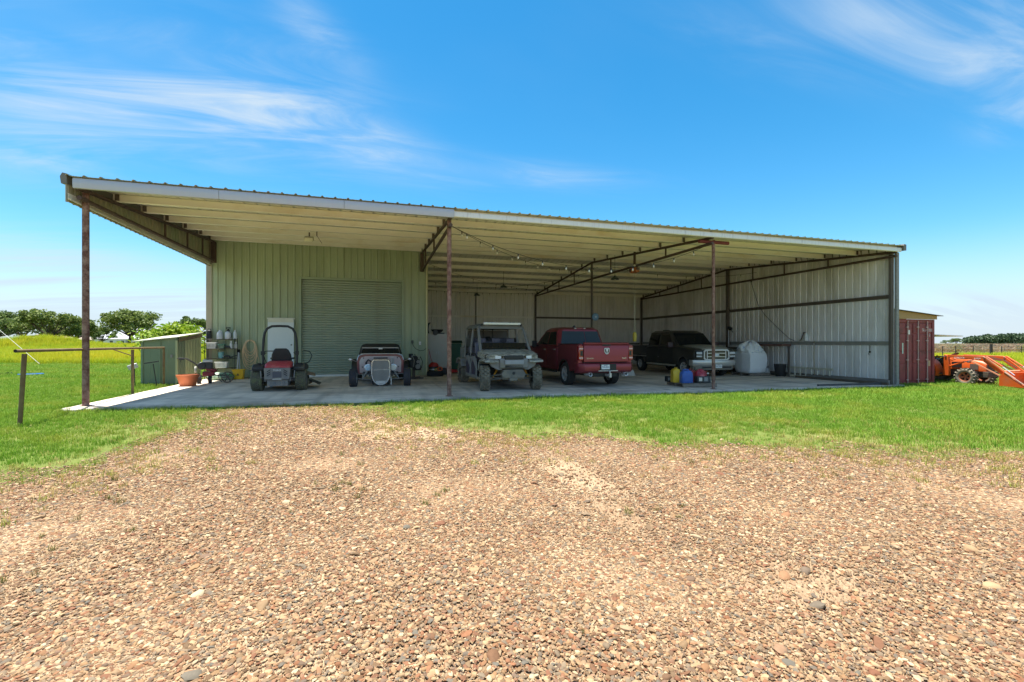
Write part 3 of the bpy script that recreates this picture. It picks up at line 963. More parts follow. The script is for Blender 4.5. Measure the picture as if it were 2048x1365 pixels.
ram = thing('pickup_truck', 'maroon crew-cab pickup seen from behind, tailgate towards the lawn', 'pickup truck', (13.70, 1.28, gz(13.7)), 0)
P1 = dict(W=1.0, rail=1.47, sill=.52, rear_axle=1.28, front_axle=4.92, wr=.41, bed=1.93, L=5.9, belt=1.40, cowl=4.45, paint=M_MAROON, arch=mat('arch_trim_dark', (.03, .028, .026), .5), handle=M_CHROME,
          nose=[(5.6, .5), (5.86, .62), (5.9, .95), (5.84, 1.3), (5.6, 1.38)], doors=[(1.98, 3.0), (3.02, 4.15)],
          rings=[(1.38, 1.95, 4.56, .97, .10), (1.72, 2.06, 4.08, .90, .12), (2.01, 2.14, 3.64, .83, .14), (2.10, 2.30, 3.42, .72, .14)],
          panes=[(2.16, 3.0, 2.38, 2.98), (3.06, 4.2, 3.04, 3.5)])
pickup_bed(ram, P1); cab_lower(ram, P1); cab_top(ram, P1, M_GLASS)
M_RGLASS = glass_mat('rear_glass', (0.05, 0.055, 0.055), .06)
r0, r1 = P1['rings'][0], P1['rings'][2]
put('rear_window', end_glass(r0, r1, False, .80, .66, .08, .90, x0=(-.84, .18), x1=(-.73, .16)), M_RGLASS, ram)
put('rear_window', end_glass(r0, r1, False, .80, .66, .08, .90, x0=(.20, .84), x1=(.18, .73)), M_RGLASS, ram)
g = G(); g.box((0, 2.13, 2.055), (.30, .05, .035)); b = put('brake_light', g, M_TAIL, ram, bevel=.01)
for s in (-1, 1):
    g = G(); g.box((s * .19, 2.125, 2.055), (.08, .05, .032)); put('cargo_lamp', g, mat('clear_lens', (.7, .68, .62), .15), b, bevel=.008)
g = G(); g.prism([(2.6, 2.09), (2.78, 2.09), (2.74, 2.15), (2.62, 2.19)], 'x', -.03, .03); put('roof_antenna', g, M_BLACKG, ram, bevel=.01)
# tailgate with pressed shapes
g = G(); g.prism([(.0, .86), (.10, .86), (.10, 1.52), (.04, 1.525), (-.035, 1.50), (-.03, 1.46), (.015, 1.42), (-.012, 1.25), (.006, 1.02), (-.004, .9)], 'x', -.83, .83)
tg = put('tailgate', g, M_MAROON, ram, bevel=.01)
g = G(); g.box((.0, -.005, 1.43), (.30, .03, .055)); put('tailgate_handle', g, M_TRIMBLACK, tg, bevel=.008)
M_SILVER = mat('silver_emblem', (.72, .70, .68), .35, .1)
# emblem: bright shield with a dark field and a bright head
g = G(); sh_ = [(-.075, .10), (.075, .10), (.10, .07), (.095, -.03), (.05, -.10), (0, -.12), (-.05, -.10), (-.095, -.03), (-.10, .07)]
g.prism(sh_, 'y', -.02, .0); em = put('emblem', g, M_SILVER, tg, loc=(0, -.012, 1.235), bevel=.006)
g = G(); g.prism([(x * .74, z * .74) for x, z in sh_], 'y', -.024, -.0205); put('emblem_field', g, M_BLACKG, em)
g = G(); g.prism([(-.05, .062), (.05, .062), (.038, .02), (.018, -.01), (.014, -.075), (0, -.088), (-.014, -.075), (-.018, -.01), (-.038, .02)], 'y', -.029, -.0245); put('emblem_head', g, M_SILVER, em)
M_BADGE = mat('badge', (.75, .66, .55), .25, .6)
text('badge_lettering', 'BIG HORN', .062, M_BADGE, tg, (-.61, -.008, .985), (PI / 2, 0, 0), .004, sx=.85)
text('badge_lettering', '4x4', .085, M_BADGE, tg, (.66, -.008, .99), (PI / 2, 0, 0), .004, sx=1.3)
for s in (-1, 1):
    g = G(); g.box2(*sorted((s * .845, s * 1.012)), .01, .17, .92, 1.42)
    tl = put('tail_light', g, M_TAIL, ram, bevel=.02)
    for z, hh in ((1.31, .05), (1.0, .05)):
        g = G(); g.box2(*sorted((s * .86, s * 1.0)), .003, .012, z - hh / 2, z + hh / 2); put('lamp_lens', g, mat('pale_lens', (.75, .45, .42), .2), tl, bevel=.004)
    g = G(); g.box2(*sorted((s * .87, s * .955)), .004, .012, 1.07, 1.24); put('lamp_lens', g, M_TRIMBLACK, tl, bevel=.004)
# bumper: painted, with plate recess, twin exhausts
g = G(); g.prism([(.12, .48), (-.02, .50), (-.12, .56), (-.14, .70), (-.12, .80), (-.02, .835), (.14, .835)], 'x', 0, 0,
                 slices=[-1.03, -1.0, -.86, -.28, .28, .86, 1.0, 1.03], fn=lambda a, y, z: (y + .22 * max(0, (abs(a) - .8) / .23) ** 2 + (.03 if abs(a) < .3 else 0), z - (.0 if abs(a) > .4 else (.0))))
bp_ = put('rear_bumper', g, M_MAROON, ram, bevel=.015)
g = G(); g.box2(-.30, .30, -.118, -.09, .585, .80); put('plate_recess', g, M_TRIMBLACK, bp_)
g = G(); g.box2(-.36, .36, -.135, -.09, .555, .583); put('step_pad', g, M_DULLCHROME, bp_, bevel=.006)
plate(ram, (-.10, -.126, .70), (0, 0, 0), 'TXN 8R51')
for s in (-1, 1):
    g = G(); g.lathe([(.05, -.15), (.062, -.155), (.062, .25), (.05, .25)], 20, 'y', c=(s * .66, 0, .46), close=True)
    g.lathe([(.001, .0), (.05, .0), (.05, .01), (.001, .01)], 16, 'y', c=(s * .66, -.05, .46), mi=1)
    put('exhaust_tip', g, [M_CHROME, M_BLACK], ram)
g = G(); g.box((.02, -.05, .42), (.07, .3, .07)); g.box((.02, -.20, .42), (.075, .09, .13)); g.cyl((.02, -.2, .48), (.02, -.2, .53), .02, n=10); g.ball((.02, -.2, .555), .03, 12, 8)
g.box((.12, -.06, .46), (.06, .03, .06))
put('tow_hitch', g, M_DULLCHROME, ram, bevel=.004)
g = G(); g.box2(-.45, .45, .1, 5.5, .36, .55); g.cyl((-.8, 1.28, .41), (.8, 1.28, .41), .06, n=10); g.ball((0, 1.28, .41), (.16, .16, .15), 12, 8); g.cyl((-.85, 4.92, .41), (.85, 4.92, .41), .05, n=10)
put('chassis', g, M_BLACK, ram)
for s in (-1, 1):
    for y in (1.28, 4.92):
        wheel(ram, (s * .865, y, .41), .41, .28, .27, s, 'road', 6, M_RUBBER, M_CHROME, sp_w=.05)
    g = G(); g.box((s * 1.17, 4.02, 1.46), (.2, .08, .28)); g.box((s * 1.03, 4.03, 1.4), (.12, .05, .05)); put('wing_mirror', g, M_TRIMBLACK, ram, bevel=.03)
    g = G(); g.cyl((s * 1.02, 2.0, .46), (s * 1.02, 4.2, .46), .05, n=10); put('side_step', g, M_TRIMBLACK, ram)
    g = G(); g.box((s * .7, 5.83, 1.12), (.34, .06, .2)); put('headlight', g, mat('head_lens', (.6, .62, .63), .1), ram, bevel=.02)

# ------------------------------------------------------------------ dusty black pickup facing the camera
M_DUSTY = mat('dusty_black_paint', (0.032, 0.030, 0.028), 0.32, 0.0, 0.15, 4, color2=(0.075, .068, .056), blotch=.3, bscale=1.1, coat=.3)
M_DUSTTOP = mat('dust_coated_paint', (0.30, 0.27, 0.21), 0.6, 0.0, 0.15, 4, color2=(0.20, .18, .14), blotch=.4, bscale=1.5)
ford = thing('pickup_truck', 'dusty black crew-cab pickup with chrome grille, parked nose out by the right wall', 'pickup truck', (20.98, 4.62, gz(21)), PI - math.radians(5))
FL = 5.7
P2 = dict(W=.99, rail=1.38, sill=.50, rear_axle=-5.15, front_axle=-.98, wr=.40, bed=-4.42, L=0.0, belt=1.34, cowl=-1.55, paint=M_DUSTY, handle=M_TRIMBLACK, arch=mat('grey_arch', (.11, .10, .085), .6, var=.2),
          nose=[(-.12, .52), (-.02, .62), (0, .9), (-.02, 1.16), (-.10, 1.25)], doors=[(-4.38, -3.15), (-3.13, -1.85)],
          rings=[(1.33, -4.40, -1.42, .95, .09), (1.68, -4.35, -1.80, .89, .11), (2.01, -4.28, -2.16, .83, .13), (2.10, -4.1, -2.4, .72, .13)],
          panes=[(-4.22, -3.18, -4.14, -3.18), (-3.08, -1.85, -3.08, -2.34)])
cab_lower(ford, P2); cab_top(ford, P2, M_GLASS)
r0, r1 = P2['rings'][0], P2['rings'][2]
put('rear_window', end_glass(r0, r1, False, .78, .68, .1, .9), M_GLASS, ford)
# bonnet crown with dust
g = G(); rr = []
for y, w, z in ((-1.5, .80, 1.40), (-1.1, .80, 1.405), (-.6, .77, 1.385), (-.2, .70, 1.33), (-.06, .64, 1.255)):
    rr.append([(-w, y, z - .10), (-w, y, z - .035), (-w + .1, y, z), (-.2, y, z + .025), (.2, y, z + .025), (w - .1, y, z), (w, y, z - .035), (w, y, z - .10)])
g.loft(rr); put('bonnet', g, M_DUSTTOP, ford)
g = G(); g.box2(-.72, .72, -4.05, -2.5, 2.085, 2.112); put('dusty_roof_skin', g, M_DUSTTOP, ford, bevel=.012)
# load bed behind the cab
for s in (-1, 1):
    poly = [(-6.1, .6)] + arch(-5.15, .42, .485, .5) + [(-4.44, .5), (-4.44, 1.38), (-6.1, 1.38)]
    g = G(); g.prism(poly, 'x', s * .84, s * .995); put('bed_side', g, M_DUSTY, ford, bevel=.015)
    g = G(); g.box2(*sorted((s * .998, s * 1.012)), -6.05, -1.98, .80, .835); put('side_stripe', g, M_DULLCHROME, ford)
g = G(); g.box2(-.84, .84, -6.11, -6.03, .6, 1.38); put('tailgate', g, M_DUSTY, ford, bevel=.015)
g = G(); g.box2(-.84, .84, -6.03, -4.44, .78, .83); put('bed_floor', g, M_TRIMBLACK, ford)
# grille
g = G(); g.box2(-.56, .56, -.05, .02, .80, 1.19); gr = put('grille', g, M_BLACKG, ford, bevel=.02)
def frame_loop(x0, x1, z0, z1, c): return [(x0 + c, z0), (x1 - c, z0), (x1, z0 + c), (x1, z1 - c), (x1 - c, z1), (x0 + c, z1), (x0, z1 - c), (x0, z0 + c)]
g = G(); lo, li = frame_loop(-.62, .62, .74, 1.22, .08), frame_loop(-.565, .565, .80, 1.16, .05)
vs = [(x, y, z) for y in (.015, .05) for (x, z) in lo] + [(x, y, z) for y in (.015, .05) for (x, z) in li]
fs = []
for i in range(8):
    j = (i + 1) % 8
    fs += [(i, j, 8 + j, 8 + i), (16 + i, 24 + i, 24 + j, 16 + j), (8 + i, 8 + j, 24 + j, 24 + i), (i, 16 + i, 16 + j, j)]
g.add(vs, fs); put('grille_surround', g, M_SILVER, gr)
for z in (.90, 1.05): g = G(); g.box2(-.43, .43, .02, .045, z - .022, z + .022); put('grille_bar', g, M_DULLCHROME, gr, bevel=.008)
for x in (-.45, .45): g = G(); g.box2(x - .022, x + .022, .018, .046, .80, 1.16); put('grille_bar', g, M_SILVER, gr, bevel=.008)
g = G(); g.lathe([(.001, .062), (.11, .058), (.125, .05), (.125, .03), (.001, .03)], 28, 'y'); g.v = [(x, y, z * .42) for x, y, z in g.v]
put('oval_badge', g, mat('badge_white', (.75, .76, .78), .2), gr, loc=(0, 0, .975))
for s in (-1, 1):
    g = G(); g.box2(*sorted((s * .66, s * .965)), -.12, .0, .86, 1.14); hl = put('headlight', g, M_BLACKG, ford, bevel=.025)
    for z, hh in ((1.06, .11), (.915, .075)):
        g = G(); g.box2(*sorted((s * .675, s * .945)), -.02, .012, z - hh / 2, z + hh / 2); put('lamp_lens', g, mat('frosted_lamp', (.62, .63, .66), .25), hl, bevel=.015)
    g = G(); g.box((s * 1.20, -1.72, 1.42), (.25, .12, .26)); g.box((s * 1.03, -1.72, 1.36), (.14, .05, .05)); put('wing_mirror', g, mat('maroon_mirror', (.05, .022, .026), .4), ford, bevel=.035)
    for y in (-5.15, -.98): wheel(ford, (s * .85, y, .40), .40, .27, .23, s, 'road', 6, M_RUBBER, M_CHROME, steer=(.12 if y > -2 else 0))
    g = G(); g.cyl((s * 1.0, -4.3, .45), (s * 1.0, -1.6, .45), .045, n=10); put('side_step', g, M_DULLCHROME, ford)
# chrome bumper with lower apron
g = G(); g.prism([(-.2, .50), (.06, .50), (.10, .56), (.115, .66), (.09, .76), (-.2, .76)], 'x', 0, 0, slices=[-1.04, -1.0, -.8, -.5, .5, .8, 1.0, 1.04], fn=lambda a, y, z: (y - .24 * max(0, (abs(a) - .55) / .49) ** 2, z))
fb = put('front_bumper', g, M_DULLCHROME, ford, bevel=.02)
g = G(); g.prism([(-.2, .30), (.0, .32), (.05, .38), (.07, .50), (-.2, .50)], 'x', 0, 0, slices=[-.98, -.8, -.5, .5, .8, .98], fn=lambda a, y, z: (y - .24 * max(0, (abs(a) - .5) / .48) ** 2, z))
put('bumper_apron', g, mat('dusty_grey_apron', (.28, .26, .22), .6, var=.2), ford, bevel=.02)
for x in (-.46, .46):
    g = G(); g.box2(x - .24, x + .24, .066, .075, .40, .475); put('air_intake', g, M_BLACK, fb)
pl = plate(ford, (-.05, .125, .485), (0, 0, PI), 'JWY 4820')
ford.scale = (1.04, 1.03, 1.03)
g = G(); g.box2(-.42, .42, -5.8, -.2, .36, .52); g.cyl((-.8, -.98, .40), (.8, -.98, .40), .06, n=10); g.cyl((-.8, -5.15, .4), (.8, -5.15, .4), .06, n=10); put('chassis', g, M_BLACK, ford)
g = G(); g.box((.3, -3.6, 2.135), (.34, .12, .06)); put('roof_beacon', g, M_BLACK, ford, bevel=.015)

# ------------------------------------------------------------------ camouflage utility vehicle
M_CAMO = mat('camo_panel', (0.44, 0.41, 0.34), 0.5, 0, .5, 22, color2=(0.09, .08, .06), blotch=.75, bscale=9, stretch=(.7, 1, 2.2))
M_MUDGREY = mat('mud_splashed_grey', (0.16, 0.148, 0.13), .75, 0, .2, 6, color2=(0.26, .22, .165), blotch=.6, bscale=3)
M_UGREY = mat('grey_composite', (0.22, 0.212, 0.215), .5, 0, .1, 5, color2=(.20, .175, .135), blotch=.5, bscale=3)
M_SEAT = mat('seat_vinyl_plum', (0.12, 0.11, 0.14), .6, var=.15)
M_PLUM = mat('plum_lower_door', (0.05, 0.035, 0.062), .5, var=.2)
utv = thing('utility_vehicle', 'muddy camouflage side-by-side utility vehicle with a light bar and knobbly tyres', 'utility vehicle', (10.22, 2.95, gz(10.2)), PI + math.radians(1.5))
FA, RA, TR = 1.72, -1.5, .84
for s in (-1, 1):
    wheel(utv, (s * TR, FA, .39), .39, .27, .19, s, 'mud', 5, M_RUBBER_MUD, M_BLACK, steer=math.radians(-9), dish=.06)
    wheel(utv, (s * TR, RA, .39), .39, .29, .19, s, 'mud', 5, M_RUBBER_MUD, M_BLACK, dish=.06)
    # double A-arms
    for z0, z1 in ((.40, .33), (.52, .45)):
        g = G(); g.tube([(s * .28, FA + .22, z0), (s * .66, FA, z1), (s * .28, FA - .2, z0)], .024, n=8); put('suspension_arm', g, M_MUDGREY, utv)
    g = G(); g.cyl((s * .34, FA + .05, .84), (s * .58, FA + .02, .42), .026, n=10)
    for k in range(9):
        t = .1 + .07 * k; g.lathe([(.036, -.008), (.05, 0), (.036, .008)], 10, 'z', c=(lerp(s * .34, s * .58, t), FA + .04, lerp(.84, .42, t)), close=False)
    put('shock_absorber', g, mat('orange_spring', (.65, .30, .02), .45), utv)
    # front fender
    g = G(); g.prism([(FA - .52, .62), (FA - .46, .80), (FA - .30, .93), (FA + .1, .98), (FA + .42, .93), (FA + .46, .86), (FA + .12, .90), (FA - .28, .86), (FA - .42, .74), (FA - .47, .58)], 'x', s * .44, s * .83)
    put('front_fender', g, M_CAMO, utv, bevel=.012)
    g = G(); g.prism([(FA - .50, .46), (FA - .46, .80), (FA - .36, .86), (FA - .30, .46)], 'x', s * .38, s * .80); put('inner_fender', g, M_BLACK, utv, bevel=.01)
    g = G(); g.prism([(RA - .55, .70), (RA - .42, .88), (RA, .93), (RA + .42, .88), (RA + .52, .62), (RA + .46, .62), (RA + .36, .82), (RA, .87), (RA - .38, .82), (RA - .49, .68)], 'x', s * .5, s * .90); put('rear_fender', g, M_UGREY, utv, bevel=.01)
    # lower doors, two a side, with angular plum panels
    for y0, y1 in ((-.78, .02), (.08, .92)):
        g = G(); g.prism([(y0, .36), (y1 - .02, .36), (y1, .6), (y1 - .12, 1.02), (y0 + .1, 1.02), (y0, .8)], 'x', s * .775, s * .80)
        d = put('door', g, M_UGREY, utv, bevel=.012)
        g = G(); g.prism([(y0 + .12, .42), (y1 - .22, .42), (y1 - .14, .62), (y0 + .3, .88), (y0 + .1, .76)], 'x', s * .801, s * .811); put('door_panel', g, M_PLUM, d, bevel=.005)
        g = G(); g.tube([(s * .80, y0 + .04, 1.0), (s * .80, y0 + .12, 1.10), (s * .80, y1 - .2, 1.10), (s * .80, y1 - .06, .98)], .016, n=8); put('door_rail', g, M_BLACK, d)
    # cage
    A = [(s * .74, 1.18, 1.22), (s * .70, .72, 1.86), (s * .68, .62, 1.95)]
    g = G(); g.tube([(s * .76, 1.28, 1.0)] + A, .042, n=10); g.tube([(s * .68, .62, 1.95), (s * .68, -1.02, 1.97)], .04, n=10)
    g.tube([(s * .68, -1.02, 1.97), (s * .74, -1.12, 1.3), (s * .74, -1.10, .9)], .04, n=10); g.tube([(s * .68, -.10, 1.96), (s * .76, -.06, 1.3), (s * .76, -.04, .9)], .04, n=10)
    put('roll_cage', g, mat('cage_grey', (.18, .17, .155), .5, var=.2), utv)
    g = G(); g.box2(*sorted((s * .58, s * .80)), -.85, 1.2, .30, .38); put('floor_board', g, M_MUDGREY, utv, bevel=.02)
# nose: bonnet, grille, lower fascia
g = G(); rr = []
for y, w, z, zb in ((1.05, .80, 1.235, 1.02), (1.45, .80, 1.215, .98), (1.80, .78, 1.17, .95), (2.04, .70, 1.10, .96)):
    rr.append([(-w, y, zb), (-w, y, z - .07), (-w + .1, y, z - .01), (-.3, y, z + .01), (.3, y, z + .01), (w - .1, y, z - .01), (w, y, z - .07), (w, y, zb)])
g.loft(rr); put('bonnet', g, M_CAMO, utv)
g = G(); rr = []
for y, w, z0, z1 in ((1.5, .42, .62, .95), (2.0, .42, .66, 1.0), (2.10, .40, .70, .97)):
    rr.append([(-w, y, z0), (w, y, z0), (w, y, z1), (-w, y, z1)])
g.loft(rr); nose = put('front_fascia', g, M_UGREY, utv, bevel=.02)
g = G(); g.box2(-.27, .27, 2.02, 2.125, .95, 1.07); put('grille', g, M_BLACK, utv, bevel=.02)
g = G(); g.box2(-.27, .27, 2.06, 2.14, .80, .93); put('badge_panel', g, mat('pale_grey_panel', (.33, .33, .35), .5, var=.1), utv, bevel=.015)
pass
g = G(); g.box2(-.27, .27, 2.02, 2.10, .70, .79); put('lower_intake', g, M_BLACK, utv, bevel=.015)
for s in (-1, 1):
    g = G(); rr = []
    for x, z0, z1, y in ((s * .30, .93, 1.06, 2.06), (s * .52, .94, 1.09, 2.03), (s * .76, .97, 1.10, 1.90)):
        rr.append([(x, y - .10, z0), (x, y, z0), (x, y, z1), (x, y - .10, z1)])
    g.loft(rr); hl = put('headlight', g, M_BLACKG, utv, bevel=.01)
    for xa, xb, ya, yb in ((.36, .52, 2.055, 2.035), (.55, .72, 2.025, 1.935)):
        g = G(); q = [(s * xa, ya, .965), (s * xb, yb, .975), (s * xb, yb, 1.065), (s * xa, ya, 1.055)]
        g.loft([[(x, y - .01, z) for x, y, z in q], [(x, y + .008, z) for x, y, z in q]]); put('lamp_lens', g, mat('lamp_white', (.75, .76, .78), .15), hl)
    g = G(); g.prism([(s * .32, .64), (s * .44, .63), (s * .62, .74), (s * .70, .90), (s * .74, .985), (s * .66, .965), (s * .30, .925)], 'y', 1.92, 2.04); put('front_bumper_cheek', g, M_UGREY, utv, bevel=.02)
# skid plate with fairlead hole, differential
g = G(); g.prism([(-.34, .40), (.34, .40), (.40, .52), (.30, .66), (-.30, .66), (-.40, .52)], 'y', 1.99, 2.06); sk = put('skid_plate', g, M_MUDGREY, utv, bevel=.015)
g = G(); g.cyl((0, 2.062, .55), (0, 2.068, .55), .05, n=16); put('winch_hole', g, M_BLACK, sk)
g = G(); g.box2(-.30, .30, 1.35, 2.0, .34, .64); g.box2(-.12, .12, 1.9, 2.05, .30, .40); g.cyl((-.8, FA, .39), (.8, FA, .39), .022, n=8); g.cyl((-.8, RA, .39), (.8, RA, .39), .03, n=8)
put('underbody', g, M_MUDGREY, utv, bevel=.02)
g = G(); g.box2(-.60, .60, -1.9, 1.4, .36, .46); g.box2(-.70, .70, .98, 1.08, .45, 1.18); put('chassis', g, M_BLACK, utv, bevel=.01)
# bench seats
for y in (.10, -.86):
    for x in (-.46, 0, .46):
        g = G(); g.box((x, y, 1.22), (.44, .13, .50), rot=(.18, 0, 0)); g.box((x, y + .27, .86), (.44, .5, .15)); put('seat', g, M_SEAT, utv, bevel=.04, seg=3)
        g = G(); g.box((x, y - .06, 1.53), (.26, .09, .15)); put('headrest', g, M_SEAT, utv, bevel=.03)
g = G(); g.box2(-.74, .74, .92, 1.10, 1.02, 1.22); put('dashboard', g, M_BLACK, utv, bevel=.03)
g = G(); g.lathe([(.15, -.014), (.178, 0), (.15, .014)], 24, 'z'); g.cyl((0, 0, -.25), (0, 0, 0), .018, n=8); g.box((0, 0, 0), (.3, .03, .012)); put('steering_wheel', g, M_BLACK, utv, loc=(-.40, .78, 1.28), rot=(.9, 0, 0))
g = G(); g.tube([(-.66, .62, 1.95), (.66, .62, 1.95)], .026, n=8); g.tube([(-.66, -1.02, 1.97), (.66, -1.02, 1.97)], .026, n=8); g.tube([(-.70, -.06, 1.32), (.70, -.06, 1.32)], .024, n=8); g.tube([(-.68, -1.1, 1.3), (.68, -1.1, 1.3)], .024, n=8)
g.cyl((-.16, -1.1, 1.3), (-.16, -1.04, 1.97), .022, n=8); g.cyl((.16, -1.1, 1.3), (.16, -1.04, 1.97), .022, n=8)
put('cross_tubes', g, M_BLACK, utv)
g = G(); rr = []
for y, w, z in ((-1.12, .66, 2.0), (-.9, .72, 2.035), (.45, .72, 2.035), (.72, .66, 1.985)):
    rr.append([(-w, y, z - .085), (w, y, z - .085), (w, y, z), (w - .12, y, z + .035), (-w + .12, y, z + .035), (-w, y, z)])
g.loft(rr); put('roof', g, mat('roof_grey', (.14, .135, .125), .55, var=.15), utv, bevel=.008)
g = G(); g.box((0, .80, 2.07), (1.14, .07, .075)); lb = put('light_bar', g, M_ALU, utv, bevel=.008)
g = G(); g.box((0, .838, 2.07), (1.10, .006, .05)); put('lamp_lens', g, mat('light_bar_lens', (.80, .78, .66), .3), lb)
for s in (-1, 1): g = G(); g.box((s * .60, .76, 2.03), (.03, .12, .08)); put('lamp_bracket', g, M_BLACK, lb)
g = G(); g.box2(-.66, .66, -1.075, -1.055, 1.28, 1.90)
put('rear_screen', g, mat('smoked_screen', (.05, .048, .045), .4), utv, bevel=.02)
for s in (-1, 1):
    g = G(); g.box2(*sorted((s * .70, s * .735)), -1.0, -.12, 1.32, 1.62); put('side_net', g, mat('side_net', (.06, .057, .052), .8), utv, bevel=.01)
    g = G(); g.box((s * .70, 1.0, 1.34), (.10, .14, .20)); put('wing_mirror', g, M_BLACK, utv, bevel=.03)
# lower half windscreen and cargo box
g = G(); g.slabquad((-.70, 1.12, 1.25), (.70, 1.12, 1.25), (.67, .98, 1.45), (-.67, .98, 1.45), .006); put('half_windscreen', g, M_BLACKG, utv)
g = G()
g.box2(-.74, .74, -2.1, -1.2, .86, .90); g.box2(-.74, -.70, -2.1, -1.2, .9, 1.28); g.box2(.70, .74, -2.1, -1.2, .9, 1.28); g.box2(-.7, .7, -1.24, -1.2, .9, 1.28); g.box2(-.7, .7, -2.1, -2.06, .9, 1.26)
put('cargo_box', g, M_UGREY, utv, bevel=.012)
for ch in [o for o in bpy.data.objects if o.parent is utv]:
    if ch.name.split('.')[0] not in ('wheel', 'suspension_arm', 'shock_absorber', 'skid_plate'):
        ch.scale = (1.13, 1, 1.025); ch.location.x = ch.location.x * 1.13
utv.location.x += .05
# cargo: a lidded cooler, a gun case, a lantern on the rear seat rail
cg = thing('tool_box', 'dark camouflage box standing in the cargo bed of the utility vehicle', 'box', (10.35, 4.65, gz(10.2) + .905), .1)
g = G(); g.box2(-.4, .4, -.25, .25, 0, .62); put('box_body', g, M_CAMO, cg, bevel=.02)
g = G(); g.box2(-.42, .42, -.27, .27, .622, .70); put('box_lid', g, M_BLACK, cg, bevel=.03)
ca = thing('black_cap', 'black peaked cap hanging on the headrest of the utility vehicle', 'cap', (10.22, 3.86, gz(10) + 1.56), 0)
g = G(); g.ball((0, 0, .03), (.12, .13, .13), 14, 6, lo=0); put('cap_crown', g, M_BLACK, ca)
g = G(); g.prism([(-.1, -.05), (-.09, -.19), (0, -.23), (.09, -.19), (.1, -.05)], 'z', .02, .035); put('cap_peak', g, M_BLACK, ca)
# ------------------------------------------------------------------ zero-turn mower seen from behind
M_MRED = mat('faded_red_hood', (0.46, 0.05, 0.065), .45, var=.12, color2=(.50, .15, .14), blotch=.3, bscale=3)
M_MGREY = mat('mower_guard_grey', (.19, .175, .175), .6, var=.2, color2=(.28, .25, .21), blotch=.4, bscale=4)
M_RUSTYDECK = mat('grass_caked_deck', (.24, .19, .12), .9, var=.3, scale=10, color2=(.17, .06, .05), blotch=.4, bscale=4, bump=.3)
mow = thing('riding_mower', 'red and black zero-turn mower with a tall roll bar, parked facing the roller door', 'riding mower', (3.46, 2.72, gz(3.4)), 0)
for s in (-1, 1):
    wheel(mow, (s * .60, 0, .31), .31, .31, .15, s, 'turf', 5, M_RUBBER_GREEN, M_MGREY)
    wheel(mow, (s * .50, 1.45, .16), .16, .15, .07, s, 'road', 4, M_RUBBER_GREEN, M_MGREY)
    g = G(); g.tube([(s * .50, 1.45, .16), (s * .60, 1.45, .16), (s * .60, 1.42, .36), (s * .50, 1.40, .42)], .022, n=8); g.bar((s * .5, 1.40, .42), (s * .28, .9, .42), .06, .06); put('caster_fork', g, M_BLACK, mow)
    # fuel tanks / fenders
    g = G(); g.prism([(-.22, .60), (.55, .60), (.62, .72), (.30, .80), (-.10, .80), (-.26, .70)], 'x', s * .40, s * .72); put('fender_tank', g, mat('tank_black', (.035, .035, .038), .55, var=.2, color2=(.10, .085, .06), blotch=.4, bscale=5), mow, bevel=.03, seg=3)
    g = G(); g.cyl((s * .56, -.08, .80), (s * .56, -.08, .835), .05, n=14); put('fuel_cap', g, M_BLACK, mow)
    # lap-bar levers
    g = G(); g.tube([(s * .48, .62, .70), (s * .60, .72, 1.0), (s * .62, .66, 1.12), (s * .50, .60, 1.18), (s * .16, .60, 1.18)] if s < 0 else [(s * .50, .62, .70), (s * .72, .72, .84), (s * .80, .70, 1.02), (s * .74, .66, 1.16), (s * .56, .60, 1.20)], .015, n=8); put('steering_lever', g, M_BLACK, mow)
    # armrests
    g = G(); g.box((s * .30, .42, .96), (.07, .28, .05)); put('armrest', g, M_BLACK, mow, bevel=.02)
    g = G(); g.tube([(s * .33, -.34, .30), (s * .36, -.36, .42), (s * .44, -.36, .40), (s * .46, -.36, .62)], .014, n=8); put('guard_hoop', g, M_GREY, mow)
# roll bar
pts = [(-.46, -.02, .44), (-.46, -.02, .80), (-.47, -.02, 1.15), (-.45, -.02, 1.55), (-.42, -.02, 1.74), (-.35, -.02, 1.87), (-.22, -.02, 1.94), (0, -.02, 1.95), (.22, -.02, 1.94), (.35, -.02, 1.87), (.42, -.02, 1.74), (.45, -.02, 1.55), (.47, -.02, 1.15), (.46, -.02, .80), (.46, -.02, .44)]
g = G(); g.tube(pts, .036, n=10); rb = put('roll_bar', g, M_BLACK, mow)
for s in (-1, 1):
    g = G(); g.box((s * .47, -.02, 1.13), (.10, .09, .12)); g.cyl((s * .47, -.10, 1.15), (s * .47, .08, 1.15), .02, n=8); g.bar((s * .47, .0, 1.10), (s * .36, .02, 1.14), .02, .02); put('hinge_bracket', g, M_BLACK, rb, bevel=.01)
# seat
g = G(); rr = []
for z, w, y, d in ((.80, .25, .20, .08), (.92, .27, .17, .10), (1.08, .25, .13, .10), (1.22, .19, .10, .09), (1.27, .13, .09, .06)):
    rr.append([(-w, y, z), (w, y, z), (w + .02, y + d * .5, z), (w, y + d, z), (-w, y + d, z), (-w - .02, y + d * .5, z)])
g.loft(rr); put('seat_back', g, mat('black_seat', (.028, .026, .03), .55, var=.2), mow, bevel=.03, seg=3)
g = G(); g.box((0, .45, .80), (.50, .50, .13)); put('seat', g, mat('black_seat', (.028, .026, .03), .55), mow, bevel=.05, seg=3)
